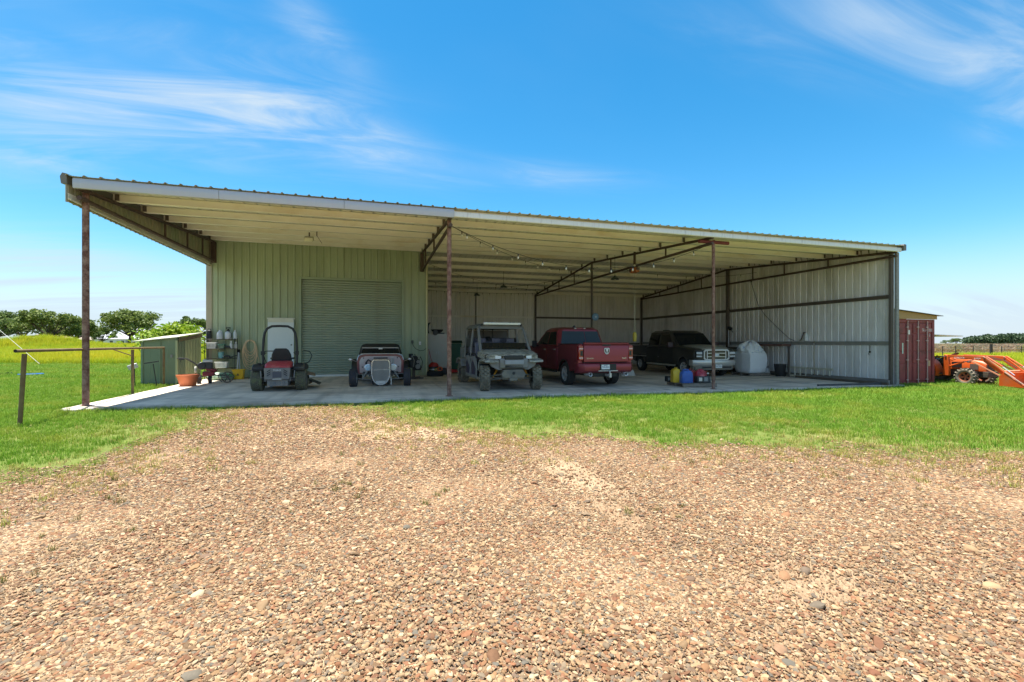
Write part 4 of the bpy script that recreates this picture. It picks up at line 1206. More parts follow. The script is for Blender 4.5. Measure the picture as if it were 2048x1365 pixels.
# hood and rear engine guard
g = G(); rr = []
for y, w, z0, z1 in ((-.42, .33, .70, .76), (-.30, .36, .70, .84), (-.05, .36, .70, .885), (.12, .34, .70, .89)):
    rr.append([(-w, y, z0), (-w, y, z1 - .05), (-w + .06, y, z1), (w - .06, y, z1), (w, y, z1 - .05), (w, y, z0)])
g.loft(rr); put('engine_hood', g, M_MRED, mow, bevel=.012)
g = G(); g.prism([(-.33, .36), (.33, .36), (.355, .70), (-.355, .70)], 'y', -.46, -.40); gd = put('engine_guard', g, M_MGREY, mow, bevel=.012)
for s in (-1, 1):
    for k in range(3):
        g = G(); g.box((s * .22, -.462, .62 - .06 * k), (.11, .01, .022), rot=(0, s * .6, 0)); put('louvre', g, M_BLACK, gd, smooth=0)
g = G(); g.box((0, -.461, .50), (.24, .008, .17)); put('guard_panel', g, mat('guard_panel_blue', (.085, .08, .10), .5), gd, bevel=.004)
text('badge_lettering', 'TORO', .062, M_WHITE, gd, (.0, -.4625, .632), (PI / 2, 0, 0), .002, sx=1.2)
g = G(); g.box((0, -.455, .37), (.24, .02, .02)); put('guard_lip', g, M_ALU, gd)
g = G(); g.box2(-.28, .28, -.38, .1, .16, .36); g.box2(-.32, .32, -.32, .5, .30, .60); g.cyl((-.62, 0, .31), (.62, 0, .31), .05, n=8)
for x in (-.2, -.08, .05, .18): g.box((x, -.385, .25), (.045, .02, .07))
put('engine', g, M_MGREY, mow, bevel=.01)
g = G(); g.box2(-.30, .30, -.2, 1.45, .38, .46); g.box2(-.28, .28, .75, 1.30, .46, .50); g.box2(-.3, .3, 1.3, 1.36, .44, .66); put('chassis', g, M_BLACK, mow, bevel=.01)
# cutting deck with side discharge chute
g = G(); g.prism([(-.72, .42), (-.74, 1.18), (-.4, 1.30), (.4, 1.30), (.76, 1.14), (.74, .42)], 'z', .10, .26); dk = put('cutting_deck', g, M_RUSTYDECK, mow, bevel=.03)
g = G(); g.slabquad((.72, .46, .26), (1.04, .50, .10), (1.04, 1.06, .10), (.72, 1.02, .26), .02); put('discharge_chute', g, M_BLACK, dk)
g = G(); g.slabquad((.62, -.05, .50), (.98, .05, .40), (.92, .50, .44), (.62, .5, .54), .03); put('foot_guard', g, M_RUSTYDECK, dk)
g = G(); g.box((-.76, .15, .60), (.16, .20, .035)); put('side_step', g, M_MGREY, mow)

# ------------------------------------------------------------------ hot rod facing the camera
M_HROD = mat('hot_rod_maroon', (.22, .06, .062), .4, var=.1, coat=.3)
M_FIREWALL = mat('pink_grey_firewall', (.56, .42, .41), .5, var=.06, scale=4, color2=(.62, .56, .53), blotch=.5, bscale=3)
M_SOFTTOP = mat('black_vinyl_top', (.022, .021, .021), .65, var=.15, scale=30)
rod = thing('hot_rod', 'black-roofed vintage hot rod with a bare chrome-framed oval grille and open wheels', 'hot rod', (6.40, 3.42, gz(6.4)), PI)
for s in (-1, 1):
    wheel(rod, (s * .87, 0, .30), .30, .24, .19, s, 'road', 8, mat('purple_grey_rubber', (.04, .037, .045), .8, var=.25, scale=10), M_ALU, steer=math.radians(-4))
    wheel(rod, (s * .86, -2.75, .37), .37, .34, .20, s, 'road', 8, M_RUBBER, M_ALU)
    g = G(); g.bar((s * .36, .18, .40), (s * .42, -3.2, .42), .06, .11); put('frame_rail', g, M_BLACK, rod)
    g = G(); g.tube([(s * .30, -.02, .22), (s * .74, 0, .27)], .014, n=8); g.tube([(s * .30, -.16, .22), (s * .72, -.02, .25)], .016, n=8); g.tube([(s * .3, -.02, .40), (s * .74, 0, .42)], .013, n=8); g.cyl((s * .40, -.05, .56), (s * .6, -.02, .24), .028, n=8)
    put('suspension_arm', g, mat('worn_arm', (.22, .21, .20), .4, .3), rod)
    # head lamps on the rail
    g = G(); g.lathe([(.001, .0), (.10, .0), (.118, -.01), (.112, -.04), (.08, -.10), (.001, -.14)], 24, 'y'); hl = put('headlight', g, M_CHROME, rod, loc=(s * .41, -.02, .63))
    g = G(); g.lathe([(.001, .016), (.05, .014), (.10, .002), (.10, -.001), (.001, -.001)], 24, 'y'); put('lamp_lens', g, mat('blue_lens', (.42, .55, .68), .12, var=.1) if s > 0 else mat('pale_lamp_lens', (.62, .62, .57), .12), hl)
    g = G(); g.bar((s * .41, -.08, .55), (s * .38, -.02, .42), .03, .03); put('lamp_bracket', g, M_BLACK, rod)
    g = G(); g.ball((s * 1.03, -1.35, .86), (.075, .06, .05), 14, 8); g.tube([(s * 1.0, -1.35, .85), (s * .86, -1.38, .79), (s * .78, -1.42, .79)], .012, n=6); put('wing_mirror', g, M_CHROME, rod)
    g = G(); rr = []
    for a in range(9):
        t = a / 8 * PI * .8 + .3; y, z = -2.75 + .47 * math.cos(t), .37 + .47 * math.sin(t)
        rr.append([(s * .72, y, z), (s * 1.04, y, z - .01), (s * 1.06, y, z - .05), (s * .72, y, z - .04)])
    g.loft(rr); put('rear_fender', g, mat('satin_black', (.03, .03, .028), .5), rod)
# grille shell: shield-shaped loop and vertical bars
def shield(w, zt, zb, n=12):
    p = [(-w * .82, zt), (w * .82, zt)]
    p += [(w * .98, zt - .08), (w, lerp(zt, zb, .45))]
    p += [(w * math.cos(a), lerp(zt, zb, .55) + (zb - lerp(zt, zb, .55)) * math.sin(a)) for a in [PI / 2 * i / 8 for i in range(0, 9)]]
    p += [(-w * math.cos(a), lerp(zt, zb, .55) + (zb - lerp(zt, zb, .55)) * math.sin(a)) for a in [PI / 2 * i / 8 for i in range(7, -1, -1)]]
    p += [(-w, lerp(zt, zb, .45)), (-w * .98, zt - .08)]
    return p
so = shield(.305, .90, .05); si = shield(.275, .88, .085)
g = G(); k = len(so)
vs = [(x, y, z) for y in (.02, .10) for x, z in so] + [(x, y, z) for y in (.02, .10) for x, z in si]
fs = []
for i in range(k):
    j = (i + 1) % k
    fs += [(i, j, k + j, k + i), (2 * k + i, 3 * k + i, 3 * k + j, 2 * k + j), (k + i, k + j, 3 * k + j, 3 * k + i), (i, 2 * k + i, 2 * k + j, j)]
g.add(vs, fs); gs_ = put('grille_shell', g, M_CHROME, rod, rot=(-.06, 0, 0))
g = G(); g.prism(si, 'y', .02, .03); put('radiator_core', g, mat('radiator_grey', (.13, .13, .125), .6), gs_)
for i in range(15):
    x = -.25 + .5 * i / 14
    f = abs(x) / .275; zb = .085 + .36 * (1 - math.sqrt(max(0, 1 - f * f))) * .95 + .01
    g = G(); g.bar((x, .06, zb), (x, .06, .875), .011, .02, up=(0, 1, 0)); put('grille_bar', g, mat('bright_bar', (.62, .61, .60), .35, .2), gs_, smooth=0)
g = G(); g.box((0, .075, .56), (.53, .012, .012)); put('cross_bar', g, M_CHROME, gs_)
g = G(); g.prism([(-.17, .19), (.17, .19), (.13, .125), (.06, .095), (-.06, .095), (-.13, .125)], 'y', .07, .085); put('lower_vent', g, M_ALU, gs_)
g = G(); g.prism(shield(.32, .9, .0), 'y', -.10, .015); put('shell_back', g, M_BLACK, gs_)
# cowl with flat firewall
FW = [(-.71, .40), (.71, .40), (.72, .80), (.66, .93), (.52, .98), (-.52, .98), (-.66, .93), (-.72, .80)]
FO = [(-.79, .34), (.79, .34), (.81, .82), (.74, 1.0), (.56, 1.055), (-.56, 1.055), (-.74, 1.0), (-.81, .82)]
g = G(); g.loft([[(x, -1.0, z) for x, z in FO], [(x * 1.0, -1.4, z + (.02 if z > .9 else 0)) for x, z in FO], [(x * 1.04, -2.2, z + (.03 if z > .9 else 0)) for x, z in FO], [(x * .98, -3.1, z) for x, z in FO], [(x * .6, -3.6, z * .8 + .1) for x, z in FO]])
put('body', g, M_HROD, rod, bevel=.02)
g = G(); g.prism(FW, 'y', -1.005, -.985); fw = put('firewall', g, M_FIREWALL, rod, bevel=.006)
for x, z in ((-.58, .92), (.58, .92), (-.62, .6), (.62, .6)):
    g = G(); g.cyl((x, -.985, z), (x, -.978, z), .022, n=10); put('firewall_hole', g, M_BLACK, fw)
g = G(); g.tube([(.45, -.97, .52), (.50, -.95, .76), (.42, -.94, .86), (.32, -.93, .80), (.30, -.9, .60)], .026, n=8); put('heater_hose', g, M_BLACK, rod)
g = G(); g.tube([(-.42, -.97, .5), (-.44, -.95, .84), (-.40, -.95, .92), (-.37, -.95, .82), (-.36, -.94, .5)], .016, n=8); put('heater_hose', g, M_DULLCHROME, rod)
# engine block low between the rails
g = G(); g.box((0, -.55, .46), (.44, .62, .34)); g.box((0, -.6, .70), (.30, .46, .14)); g.cyl((0, -.22, .44), (0, -.18, .44), .11, n=16); g.box((.28, -.5, .40), (.16, .4, .12)); g.box((-.28, -.5, .40), (.16, .4, .12))
for x in (-.46, .46):
    g.tube([(x, -.2, .42), (x * 1.1, -.4, .34), (x * 1.15, -.8, .30)], .035, n=8); g.box((x * 1.1, -.5, .40), (.18, .2, .12))
put('engine', g, mat('greasy_engine', (.075, .068, .06), .6, var=.4, scale=14), rod, bevel=.015)
g = G(); g.box2(-.24, .24, -.86, -.8, .90, .945); put('cowl_vent', g, M_BLACK, rod)
g = G(); g.tube([(-.32, .05, .34), (-.34, .08, .18), (-.34, .08, .10)], .018, n=8); g.ball((-.34, .09, .075), .035, 12, 8); put('tow_ball', g, M_DULLCHROME, rod)
g = G(); g.box2(-.28, .28, -.3, .0, .06, .30); put('oil_pan', g, M_BLACK, rod, bevel=.04)
# cab, top and screen
g = G(); rr = []
for z, w, yf, yb, c in ((1.02, .76, -1.36, -2.75, .10), (1.26, .71, -1.52, -2.62, .12), (1.385, .66, -1.62, -2.48, .16), (1.43, .52, -1.80, -2.3, .16)):
    rr.append([(-w + c, yb, z), (w - c, yb, z), (w, yb + c, z), (w, yf - c * .5, z), (w - c * .5, yf, z), (-w + c * .5, yf, z), (-w, yf - c * .5, z), (-w, yb + c, z)])
g.loft(rr); put('cab_top', g, M_SOFTTOP, rod, bevel=.03, seg=3)
q0 = [(-.68, -1.345, 1.05), (.68, -1.345, 1.05), (.64, -1.515, 1.275), (-.64, -1.515, 1.275)]
g = G(); g.tube([Vector(p) + Vector((0, .012, 0)) for p in q0], .019, n=8, closed=True); ws = put('windscreen_frame', g, M_CHROME, rod)
g = G(); g.slabquad(*[Vector(p) + Vector((0, .004, 0)) for p in q0], .006); put('windscreen', g, M_GLASS, ws)
g = G(); g.box((0, -1.47, 1.245), (.14, .03, .045)); put('rear_view_mirror', g, M_ALU, ws, bevel=.008)
g = G(); g.tube([(-.80, -1.02, .84), (-.74, -1.02, 1.01), (-.56, -1.02, 1.065), (.56, -1.02, 1.065), (.74, -1.02, 1.01), (.80, -1.02, .84)], .016, n=8); put('cowl_moulding', g, M_CHROME, rod)
for s in (-1, 1):
    g = G(); g.slabquad((s * .765, -1.55, 1.05), (s * .775, -2.35, 1.05), (s * .70, -2.30, 1.27), (s * .70, -1.66, 1.27), .006); put('side_window', g, M_GLASS, rod)

# ------------------------------------------------------------------ orange loader tractor
M_ORANGE = mat('tractor_orange', (.62, .10, .012), .45, var=.12, scale=4, color2=(.45, .13, .05), blotch=.5, bscale=2)
M_ORANGED = mat('dusty_orange', (.42, .12, .055), .7, var=.2, color2=(.30, .15, .09), blotch=.5, bscale=4)
tr = thing('tractor', 'orange compact tractor with a front loader bucket beside the red container', 'tractor', (29.12, 1.12, terr(29, 1)), PI - .03)
for s in (-1, 1):
    wheel(tr, (s * .58, 0, .52), .52, .32, .30, s, 'lug', 6, M_RUBBER_MUD, M_ORANGED, dish=.10)
    wheel(tr, (s * .52, 1.50, .345), .345, .25, .19, s, 'lug', 5, M_RUBBER_MUD, M_ORANGED, dish=.07, steer=.0)
    g = G(); rr = []
    for a in range(9):
        t = -.25 + a / 8 * PI * .75; y, z = .62 * math.cos(t), .52 + .60 * math.sin(t)
        rr.append([(s * .36, y, z), (s * .74, y, z), (s * .75, y * .96, z - .05), (s * .36, y * .97, z - .04)])
    g.loft(rr); put('fender', g, M_ORANGE, tr)
    # loader: upright post, boom with elbow, lift and tilt rams
    g = G(); g.prism([(.76, .36), (.98, .36), (.98, .80), (.93, 1.18), (.82, 1.20), (.78, .80)], 'x', s * .50, s * .62); put('loader_post', g, M_ORANGE, tr, bevel=.01)
    g = G(); g.prism([(.80, 1.10), (.80, 1.20), (1.7, 1.18), (2.06, 1.17), (2.18, 1.10), (2.98, .34), (2.93, .26), (2.86, .28), (2.06, .98), (1.70, 1.05)], 'x', s * .50, s * .60); bm_ = put('loader_boom', g, M_ORANGE, tr, bevel=.008)
    g = G(); g.cyl((s * .55, .92, .72), (s * .55, 1.45, .93), .032, n=10); g.cyl((s * .55, 1.4, .915), (s * .55, 1.75, 1.02), .018, n=8, mi=1); put('lift_ram', g, [M_ORANGE, M_CHROME], tr)
    g = G(); g.cyl((s * .55, 2.14, 1.16), (s * .55, 2.62, .80), .03, n=10); g.cyl((s * .55, 2.58, .83), (s * .55, 2.96, .50), .018, n=8, mi=1); put('tilt_ram', g, [M_ORANGE, M_CHROME], tr)
    g = G(); g.bar((s * .63, 2.16, 1.13), (s * .63, 3.02, .38), .02, .035); g.bar((s * .625, 1.72, .97), (s * .625, 2.76, .36), .02, .04); put('hose_guard', g, mat('pale_orange_edge', (.72, .30, .17), .5), tr)
    text('boom_lettering', 'KUBOTA', .085, M_WHITE, bm_, (s * .604, 1.32 if s > 0 else 1.32, 1.085), (PI / 2, 0, s * PI / 2), .002)
    text('boom_lettering', 'LA534', .075, M_WHITE, bm_, (s * .604, 1.9, 1.075), (PI / 2, 0, s * PI / 2), .002)
g = G(); g.cyl((-.56, 2.55, .62), (.56, 2.55, .62), .035, n=10); put('boom_crossbar', g, mat('pale_orange_edge', (.72, .30, .17), .5), tr)
for k, s in enumerate((-1, 1)):
    g = G(); g.tube([(s * .47, .80, .95), (s * .46, 1.2, 1.12), (s * .47, 1.7, 1.10), (s * .47, 2.1, 1.02), (s * .47, 2.5, .72)], .013, n=6); g.tube([(s * .45, .80, .88), (s * .43, 1.15, 1.05), (s * .45, 1.7, 1.04), (s * .45, 2.05, .98)], .013, n=6); put('hydraulic_hose', g, M_BLACK, tr)
    for y, z in ((.87, 1.14), (2.12, 1.10), (2.92, .32), (1.62, .93)): g = G(); g.cyl((s * .49, y, z), (s * .64, y, z), .03, n=10); put('pivot_pin', g, M_DARKSTEEL, tr)
# hood, grille, side panel, dash
g = G(); rr = []
for y, w, z0, z1 in ((.72, .28, .62, 1.08), (1.3, .29, .60, 1.06), (1.85, .28, .56, .98), (1.98, .26, .56, .90)):
    rr.append([(-w, y, z0), (-w, y, z1 - .12), (-w + .05, y, z1 - .03), (-w + .14, y, z1), (w - .14, y, z1), (w - .05, y, z1 - .03), (w, y, z1 - .12), (w, y, z0)])
g.loft(rr); put('hood', g, M_ORANGE, tr, bevel=.012)
for s in (-1, 1):
    g = G(); g.box((s * .291, 1.62, .74), (.012, .26, .22)); put('side_grille', g, mat('side_grille_grey', (.16, .12, .10), .6), tr)
    g = G(); g.box((s * .29, 1.05, .80), (.014, .34, .22)); put('engine_opening', g, M_BLACK, tr)
g = G(); g.box((0, 1.985, .73), (.40, .02, .30)); put('front_grille', g, M_BLACK, tr, bevel=.02)
g = G(); g.box2(-.22, .22, .1, 1.95, .36, .62); g.cyl((-.55, 1.5, .345), (.55, 1.5, .345), .06, n=10); g.cyl((-.5, 0, .52), (.5, 0, .52), .09, n=10); g.box2(-.55, .55, .25, .75, .40, .45); g.box2(-.3, .3, 1.9, 2.06, .34, .56)
put('chassis', g, mat('tractor_chassis', (.08, .065, .055), .7, var=.3, color2=(.2, .15, .1), blotch=.4, bscale=4), tr, bevel=.01)
g = G(); g.box((0, .68, .92), (.44, .14, .36)); put('dash', g, M_BLACK, tr, bevel=.03)
g = G(); g.lathe([(.17, -.014), (.195, 0), (.17, .014)], 24, 'z'); g.cyl((0, 0, -.2), (0, 0, 0), .018, n=8); g.box((0, 0, 0), (.34, .03, .012)); g.box((0, 0, 0), (.03, .34, .012)); put('steering_wheel', g, M_BLACK, tr, loc=(0, .76, 1.17), rot=(.6, 0, 0))
g = G(); g.box((0, .0, .98), (.46, .44, .10)); g.box((0, -.22, 1.2), (.44, .1, .40), rot=(.15, 0, 0)); put('seat', g, M_BLACK, tr, bevel=.04, seg=3)
g = G(); g.tube([(.36, .30, .95), (.40, .42, 1.12)], .014, n=6); g.ball((.40, .43, 1.14), .028, 10, 6); put('gear_lever', g, M_BLACK, tr)
# bucket
bk = empty('bucket', (0, -.55, .02), 0, tr)
g = G(); bp0 = [(3.20, .08), (3.98, .06), (4.0, .085), (3.30, .12), (3.24, .24), (3.24, .42), (3.34, .56), (3.32, .58), (3.20, .44), (3.18, .2)]
g.prism(bp0, 'x', -.76, .76); put('bucket_shell', g, M_ORANGE, bk, bevel=.004)
for s in (-1, 1):
    g = G(); g.prism([(3.19, .07), (3.98, .06), (3.70, .24), (3.34, .575), (3.19, .44)], 'x', s * .745, s * .77); put('bucket_side', g, M_ORANGE, bk)
    g = G(); g.bar((s * .757, 3.99, .075), (s * .757, 3.34, .59), .05, .02); put('bucket_edge', g, mat('worn_steel_edge', (.50, .33, .25), .5, .3), bk)

# ------------------------------------------------------------------ shipping container with timber roof
M_CONT = mat('container_red', (.27, .05, .052), .6, var=.12, scale=3, color2=(.13, .035, .03), blotch=.4, bscale=2)
M_PALEBAR = mat('lock_bar_pink', (.50, .33, .30), .5, .2, .1)
ct = thing('shipping_container', 'dark red shipping container with white lettering and a timber-edged flat roof', 'shipping container', (26.47, .22, terr(26.5, 0)), 0)
CW, CL, CH = 1.219, 6.06, 2.59
g = G(); g.box2(-CW + .05, CW - .05, .03, CL, .12, CH - .02); put('container_body', g, M_CONT, ct)
for s in (-1, 1):
    g = G(); g.box2(*sorted((s * CW, s * (CW - .13))), -.04, .12, 0, CH); put('corner_post', g, M_CONT, ct, bevel=.012)
    g = G()
    n = 0; y = .14
    while y < CL - .1:
        xo = s * (CW - .005) if n % 2 == 0 else s * (CW - .04)
        g.box2(*sorted((s * (CW - .06), xo)), y, y + .13, .13, CH - .09); y += .138; n += 1
    put('side_corrugation', g, M_CONT, ct, smooth=0)
for z0, z1 in ((0, .14), (CH - .13, CH)):
    g = G(); g.box2(-CW + .13, CW - .13, -.03, .1, z0, z1); put('end_rail', g, M_CONT, ct, bevel=.01)
for s in (-1, 1):
    dr = empty('door', (0, 0, 0), 0, ct)
    xa, xb = sorted((s * .012, s * (CW - .14)))
    g = G(); g.box2(xa, xb, -.005, .028, .15, CH - .14); put('door_skin', g, M_CONT, dr)
    w = (xb - xa - .10) / 3
    for i in range(3):
        x0 = xa + .03 + i * (w + .02)
        zz = [(.18, .84), (.87, 1.32), (1.35, 2.0), (2.03, CH - .17)]
        for z0, z1 in zz: g = G(); g.prism([(x0, z0), (x0 + w, z0), (x0 + w, z1), (x0, z1)], 'y', -.026, -.006); put('door_panel', g, M_CONT, dr, bevel=.012)
    for i in (0, 1):
        x = lerp(xa, xb, .24 + .48 * i)
        g = G(); g.cyl((x, -.055, .06), (x, -.055, CH - .06), .019, n=8); b = put('lock_bar', g, M_PALEBAR, dr)
    g = G()
    for i in (0, 1):
        x = lerp(xa, xb, .24 + .48 * i)
        for z in (.22, 1.0, 1.75, 2.28): g.box((x - .01, -.045, z), (.10, .045, .05))
    put('bar_brackets', g, M_PALEBAR, dr)
    if s > 0:
        M_LET = mat('container_lettering', (.72, .58, .57), .6, var=.1)
        text('door_lettering', 'SLUU', .155, M_LET, dr, (.70, -.029, 2.17), (PI / 2, 0, 0), .002, sx=.95)
        text('door_lettering', '2021', .155, M_LET, dr, (1.03, -.029, 2.165), (PI / 2, 0, 0), .002, sx=.95, align='CENTER')
        text('door_lettering', '2', .155, M_LET, dr, (.95, -.029, 1.97), (PI / 2, 0, 0), .002)
        g = G(); g.box((.93, -.028, .85), (.11, .004, .22)); put('data_plate', g, mat('tan_sticker', (.50, .34, .2), .6, var=.3, scale=30), dr)
    else:
        g = G(); g.box((-.20, -.028, 2.08), (.10, .004, .17)); put('white_sticker', g, mat('sticker_white', (.78, .72, .7), .6, var=.1), dr)
        g = G(); g.box((-.55, -.03, 1.45), (.06, .01, .42)); put('white_sticker', g, mat('sticker_green', (.55, .66, .58), .6), dr)
# timber roof on the container
M_PINE = mat('pine_beam', (.42, .24, .085), .6, var=.15, scale=4, stretch=(1, 1, 6))
rf = empty('timber_roof', (0, 0, 0), 0, ct)
def rzc(x): return CH + .36 - .085 * (x + CW)
g = G(); g.prism([(-CW - .05, CH + .005), (CW + .04, CH + .005), (CW + .04, rzc(CW + .04)), (-CW - .05, rzc(-CW - .05))], 'y', -.10, -.05); put('fascia_board', g, M_PINE, rf, bevel=.004)
for k in range(1, 7):
    g = G(); g.prism([(-CW, CH + .005), (CW, CH + .005), (CW, rzc(CW)), (-CW, rzc(-CW))], 'y', k * .98, k * .98 + .04); put('rafter', g, M_PINE, rf)
g = G(); g.prism([(-CW - .12, rzc(-CW - .12) + .003), (CW + .24, rzc(CW + .24) + .003), (CW + .24, rzc(CW + .24) + .022), (-CW - .12, rzc(-CW - .12) + .022)], 'y', -.20, CL + .1); put('roof_sheet', g, mat('dark_roof_sheet', (.10, .10, .095), .6), rf)
# serving-hatch flap held open on the far side
g = G(); g.slabquad((CW + .02, .20, 1.99), (CW + 2.2, .25, 1.93), (CW + 2.2, 2.6, 1.93), (CW + .02, 2.5, 2.02), .035); aw = put('hatch_flap', g, mat('white_flap', (.78, .74, .70), .5), ct)
for y in (.35, 2.3): g = G(); g.cyl((CW + .03, y, 1.5), (CW + .7, y, 1.97), .014, n=6); put('flap_strut', g, M_BLACK, aw)
# ------------------------------------------------------------------ things along the green wall
M_WIRE = mat('black_wire_shelf', (.03, .03, .03), .5)
M_MILKY = mat('milky_plastic', (.66, .68, .70), .4, var=.05)
YS = 8.05
shelf = thing('wire_shelf', 'black wire shelving unit with three tiers against the green wall', 'shelf', (.34, YS, gz(.3)))
for x in (-.52, .52):
    for y in (-.17, .17):
        g = G(); g.cyl((x, y, 0), (x, y, 1.60), .014, n=8); put('upright', g, M_WIRE, shelf)
for z in (.42, .80, 1.18, 1.56):
    g = G()
    for y in (-.17, .17): g.cyl((-.52, y, z), (.52, y, z), .01, n=6)
    for x in (-.52, .52): g.cyl((x, -.17, z), (x, .17, z), .01, n=6)
    for k in range(9): g.cyl((-.52, -.15 + .0375 * k, z), (.52, -.15 + .0375 * k, z), .005, n=5)
    put('shelf_tier', g, M_WIRE, shelf)
zs = lambda k: gz(.3) + (.42, .80, 1.18, 1.56)[k] + .011


def basket(name, label, x, y, z, w, d, h):
    t = thing(name, label, 'basket', (x, y, z))
    g = G()
    g.loft([[(-w * .44, -d * .44, 0), (w * .44, -d * .44, 0), (w * .44, d * .44, 0), (-w * .44, d * .44, 0)], [(-w / 2, -d / 2, h), (w / 2, -d / 2, h), (w / 2, d / 2, h), (-w / 2, d / 2, h)]])
    put('basket_body', g, M_WHITE, t, bevel=.012)
    g = G(); g.box((0, 0, h + .008), (w + .03, d + .03, .022)); put('basket_rim', g, M_WHITE, t, bevel=.006)
    n = int(w / .045); mt = mat('basket_slot', (.28, .28, .27), .7)
    for i in range(n):
        x0 = -w * .42 + w * .84 * i / (n - 1)
        g = G(); g.bar((x0 * .92, -d * .452 - .002, h * .18), (x0, -d * .492 - .002, h * .82), .014, .004, up=(0, 1, 0)); put('slot', g, mt, t, smooth=0)
    return t


basket('laundry_basket', 'small white slotted basket at the left end of the wire shelf', .02, YS, zs(2) - .0, .34, .28, .22)
basket('laundry_basket', 'larger white slotted basket low on the wire shelf', .40, YS - .12, zs(0), .44, .30, .22)


def jug(name, label, x, z, h, w, cap, handle=True, y=YS, mt=None, cat='jug'):
    t = thing(name, label, cat, (x, y, z))
    g = G(); rr = []
    for f, s in ((0, .92), (.03, 1), (.55, 1), (.74, .8), (.86, .42), (.92, .28), (.96, .28)):
        rr.append([(s * w / 2 * math.cos(a), s * w * .42 * math.sin(a), f * h) for a in [2 * PI * i / 14 for i in range(14)]])
    g.loft(rr); put('jug_body', g, mt or M_MILKY, t)
    g = G(); g.cyl((0, 0, h * .955), (0, 0, h), w * .17, n=12); put('jug_cap', g, cap, t)
    if handle:
        g = G(); g.tube([(w * .14, -.01, h * .92), (w * .34, -.01, h * .9), (w * .42, -.01, h * .72), (w * .40, -.01, h * .62)], .012, n=8); put('handle', g, mt or M_MILKY, t)
    return t


jug('plastic_jug', 'rounded milky jug with a handle on the top shelf tier', .28, zs(3), .36, .21, M_WHITE)
t = thing('pump_sprayer', 'white pump sprayer with a black handle standing on the top shelf tier', 'sprayer', (.58, YS, zs(3)))
g = G(); g.lathe([(.10, 0), (.115, .02), (.12, .2), (.11, .26), (.06, .30), (.045, .31)], 20); put('tank', g, M_MILKY, t)
g = G(); g.lathe([(.055, .30), (.06, .31), (.06, .35), (.03, .36), (.03, .40)], 16); g.tube([(-.07, 0, .40), (-.07, 0, .46), (.07, 0, .46), (.07, 0, .40), (-.07, 0, .40)], .016, n=8); put('pump_handle', g, M_BLACK, t)
g = G(); g.tube([(.03, -.06, .30), (.14, -.08, .22), (.13, -.08, .06), (.05, -.11, .02)], .009, n=6); put('hose', g, M_BLACK, t)
jug('plastic_jug', 'tall narrow milky bottle at the right of the top shelf tier', .82, zs(3), .36, .14, M_WHITE, False)
t = thing('tool_case', 'black upright case at the left end of the top shelf tier', 'case', (-.08, YS, zs(3)))
g = G(); g.box((0, 0, .18), (.16, .18, .34), taper=(.85, .9)); put('case_body', g, M_BLACK, t, bevel=.03)
g = G(); g.tube([(-.05, 0, .34), (-.04, 0, .40), (.04, 0, .40), (.05, 0, .34)], .012, n=8); put('handle', g, M_BLACK, t)
for x, h, lab, c, w in ((.68, .30, 'white trigger spray bottle on the second shelf tier', 'spray bottle', .09), (.84, .27, 'plain white bottle beside the trigger spray bottle', 'bottle', .11)):
    t = thing('spray_bottle' if 'trigger' in lab else 'white_bottle', lab, c, (x, YS, zs(2)))
    g = G(); g.lathe([(w * .45, 0), (w * .5, .01), (w * .5, h * .6), (w * .2, h * .78), (w * .2, h * .84)], 14); put('bottle_body', g, M_WHITE, t)
    g = G(); g.box((0, 0, h * .92), (w * .5, w * .5, h * .16)) if 'trigger' not in lab else g.prism([(-.06, h * .95), (.035, h), (.035, h * .84), (-.02, h * .84), (-.03, h * .9)], 'y', -.015, .015); put('bottle_top', g, M_WHITE, t, bevel=.006)
t = thing('storage_tub', 'clear green-lidded tub on the second shelf tier', 'tub', (.36, YS, zs(2)))
g = G(); g.box((0, 0, .07), (.20, .2, .14), taper=(1.1, 1.1)); put('tub_body', g, mat('clear_green', (.14, .22, .17), .3), t, bevel=.02)
g = G(); g.box((0, 0, .155), (.23, .23, .03)); put('tub_lid', g, mat('green_lid', (.10, .28, .19), .4), t, bevel=.01)
t = thing('pail', 'small pale blue pail on the third shelf tier', 'pail', (.32, YS, zs(1)))
g = G(); g.lathe([(.08, 0), (.10, .22), (.105, .22), (.105, .235), (.095, .235), (.075, .01)], 20, close=True); g.lathe([(.001, .004), (.08, .004), (.08, .01), (.001, .01)], 16); put('pail_body', g, mat('pale_blue', (.18, .42, .46), .45), t)
g = G(); g.tube([(.10 * math.cos(a), 0, .22 + .06 * math.sin(a)) for a in [PI * i / 10 for i in range(11)]], .004, n=5); put('handle', g, M_ALU, t)
for x, k, lab in ((.56, 2, 'dark power drill lying on the second shelf tier'), (.55, 1, 'black grinder lying on the third shelf tier')):
    t = thing('power_tool', lab, 'power tool', (x, YS - .02, zs(k)))
    g = G(); g.tube([(-.12, 0, .07), (-.05, 0, .075), (.10, 0, .06)], [.02, .05, .04], n=10); g.bar((.06, 0, .06), (.12, -.02, -.0 + .012), .04, .04); put('tool_body', g, M_DARKGREY, t, bevel=.006)
    g = G(); g.cyl((-.16, 0, .07), (-.12, 0, .07), .03, n=10); put('tool_head', g, M_WHITE if k == 2 else M_ALU, t)
t = thing('dust_brush', 'black hand brush lying at the right of the third shelf tier', 'brush', (.78, YS - .04, zs(1)), .1)
g = G(); g.bar((-.14, 0, .03), (.15, 0, .12), .05, .03); put('brush_handle', g, M_DARKGREY, t, bevel=.01)
g = G(); g.bar((-.16, 0, .02), (-.02, 0, .05), .06, .05); put('bristles', g, M_BLACK, t)
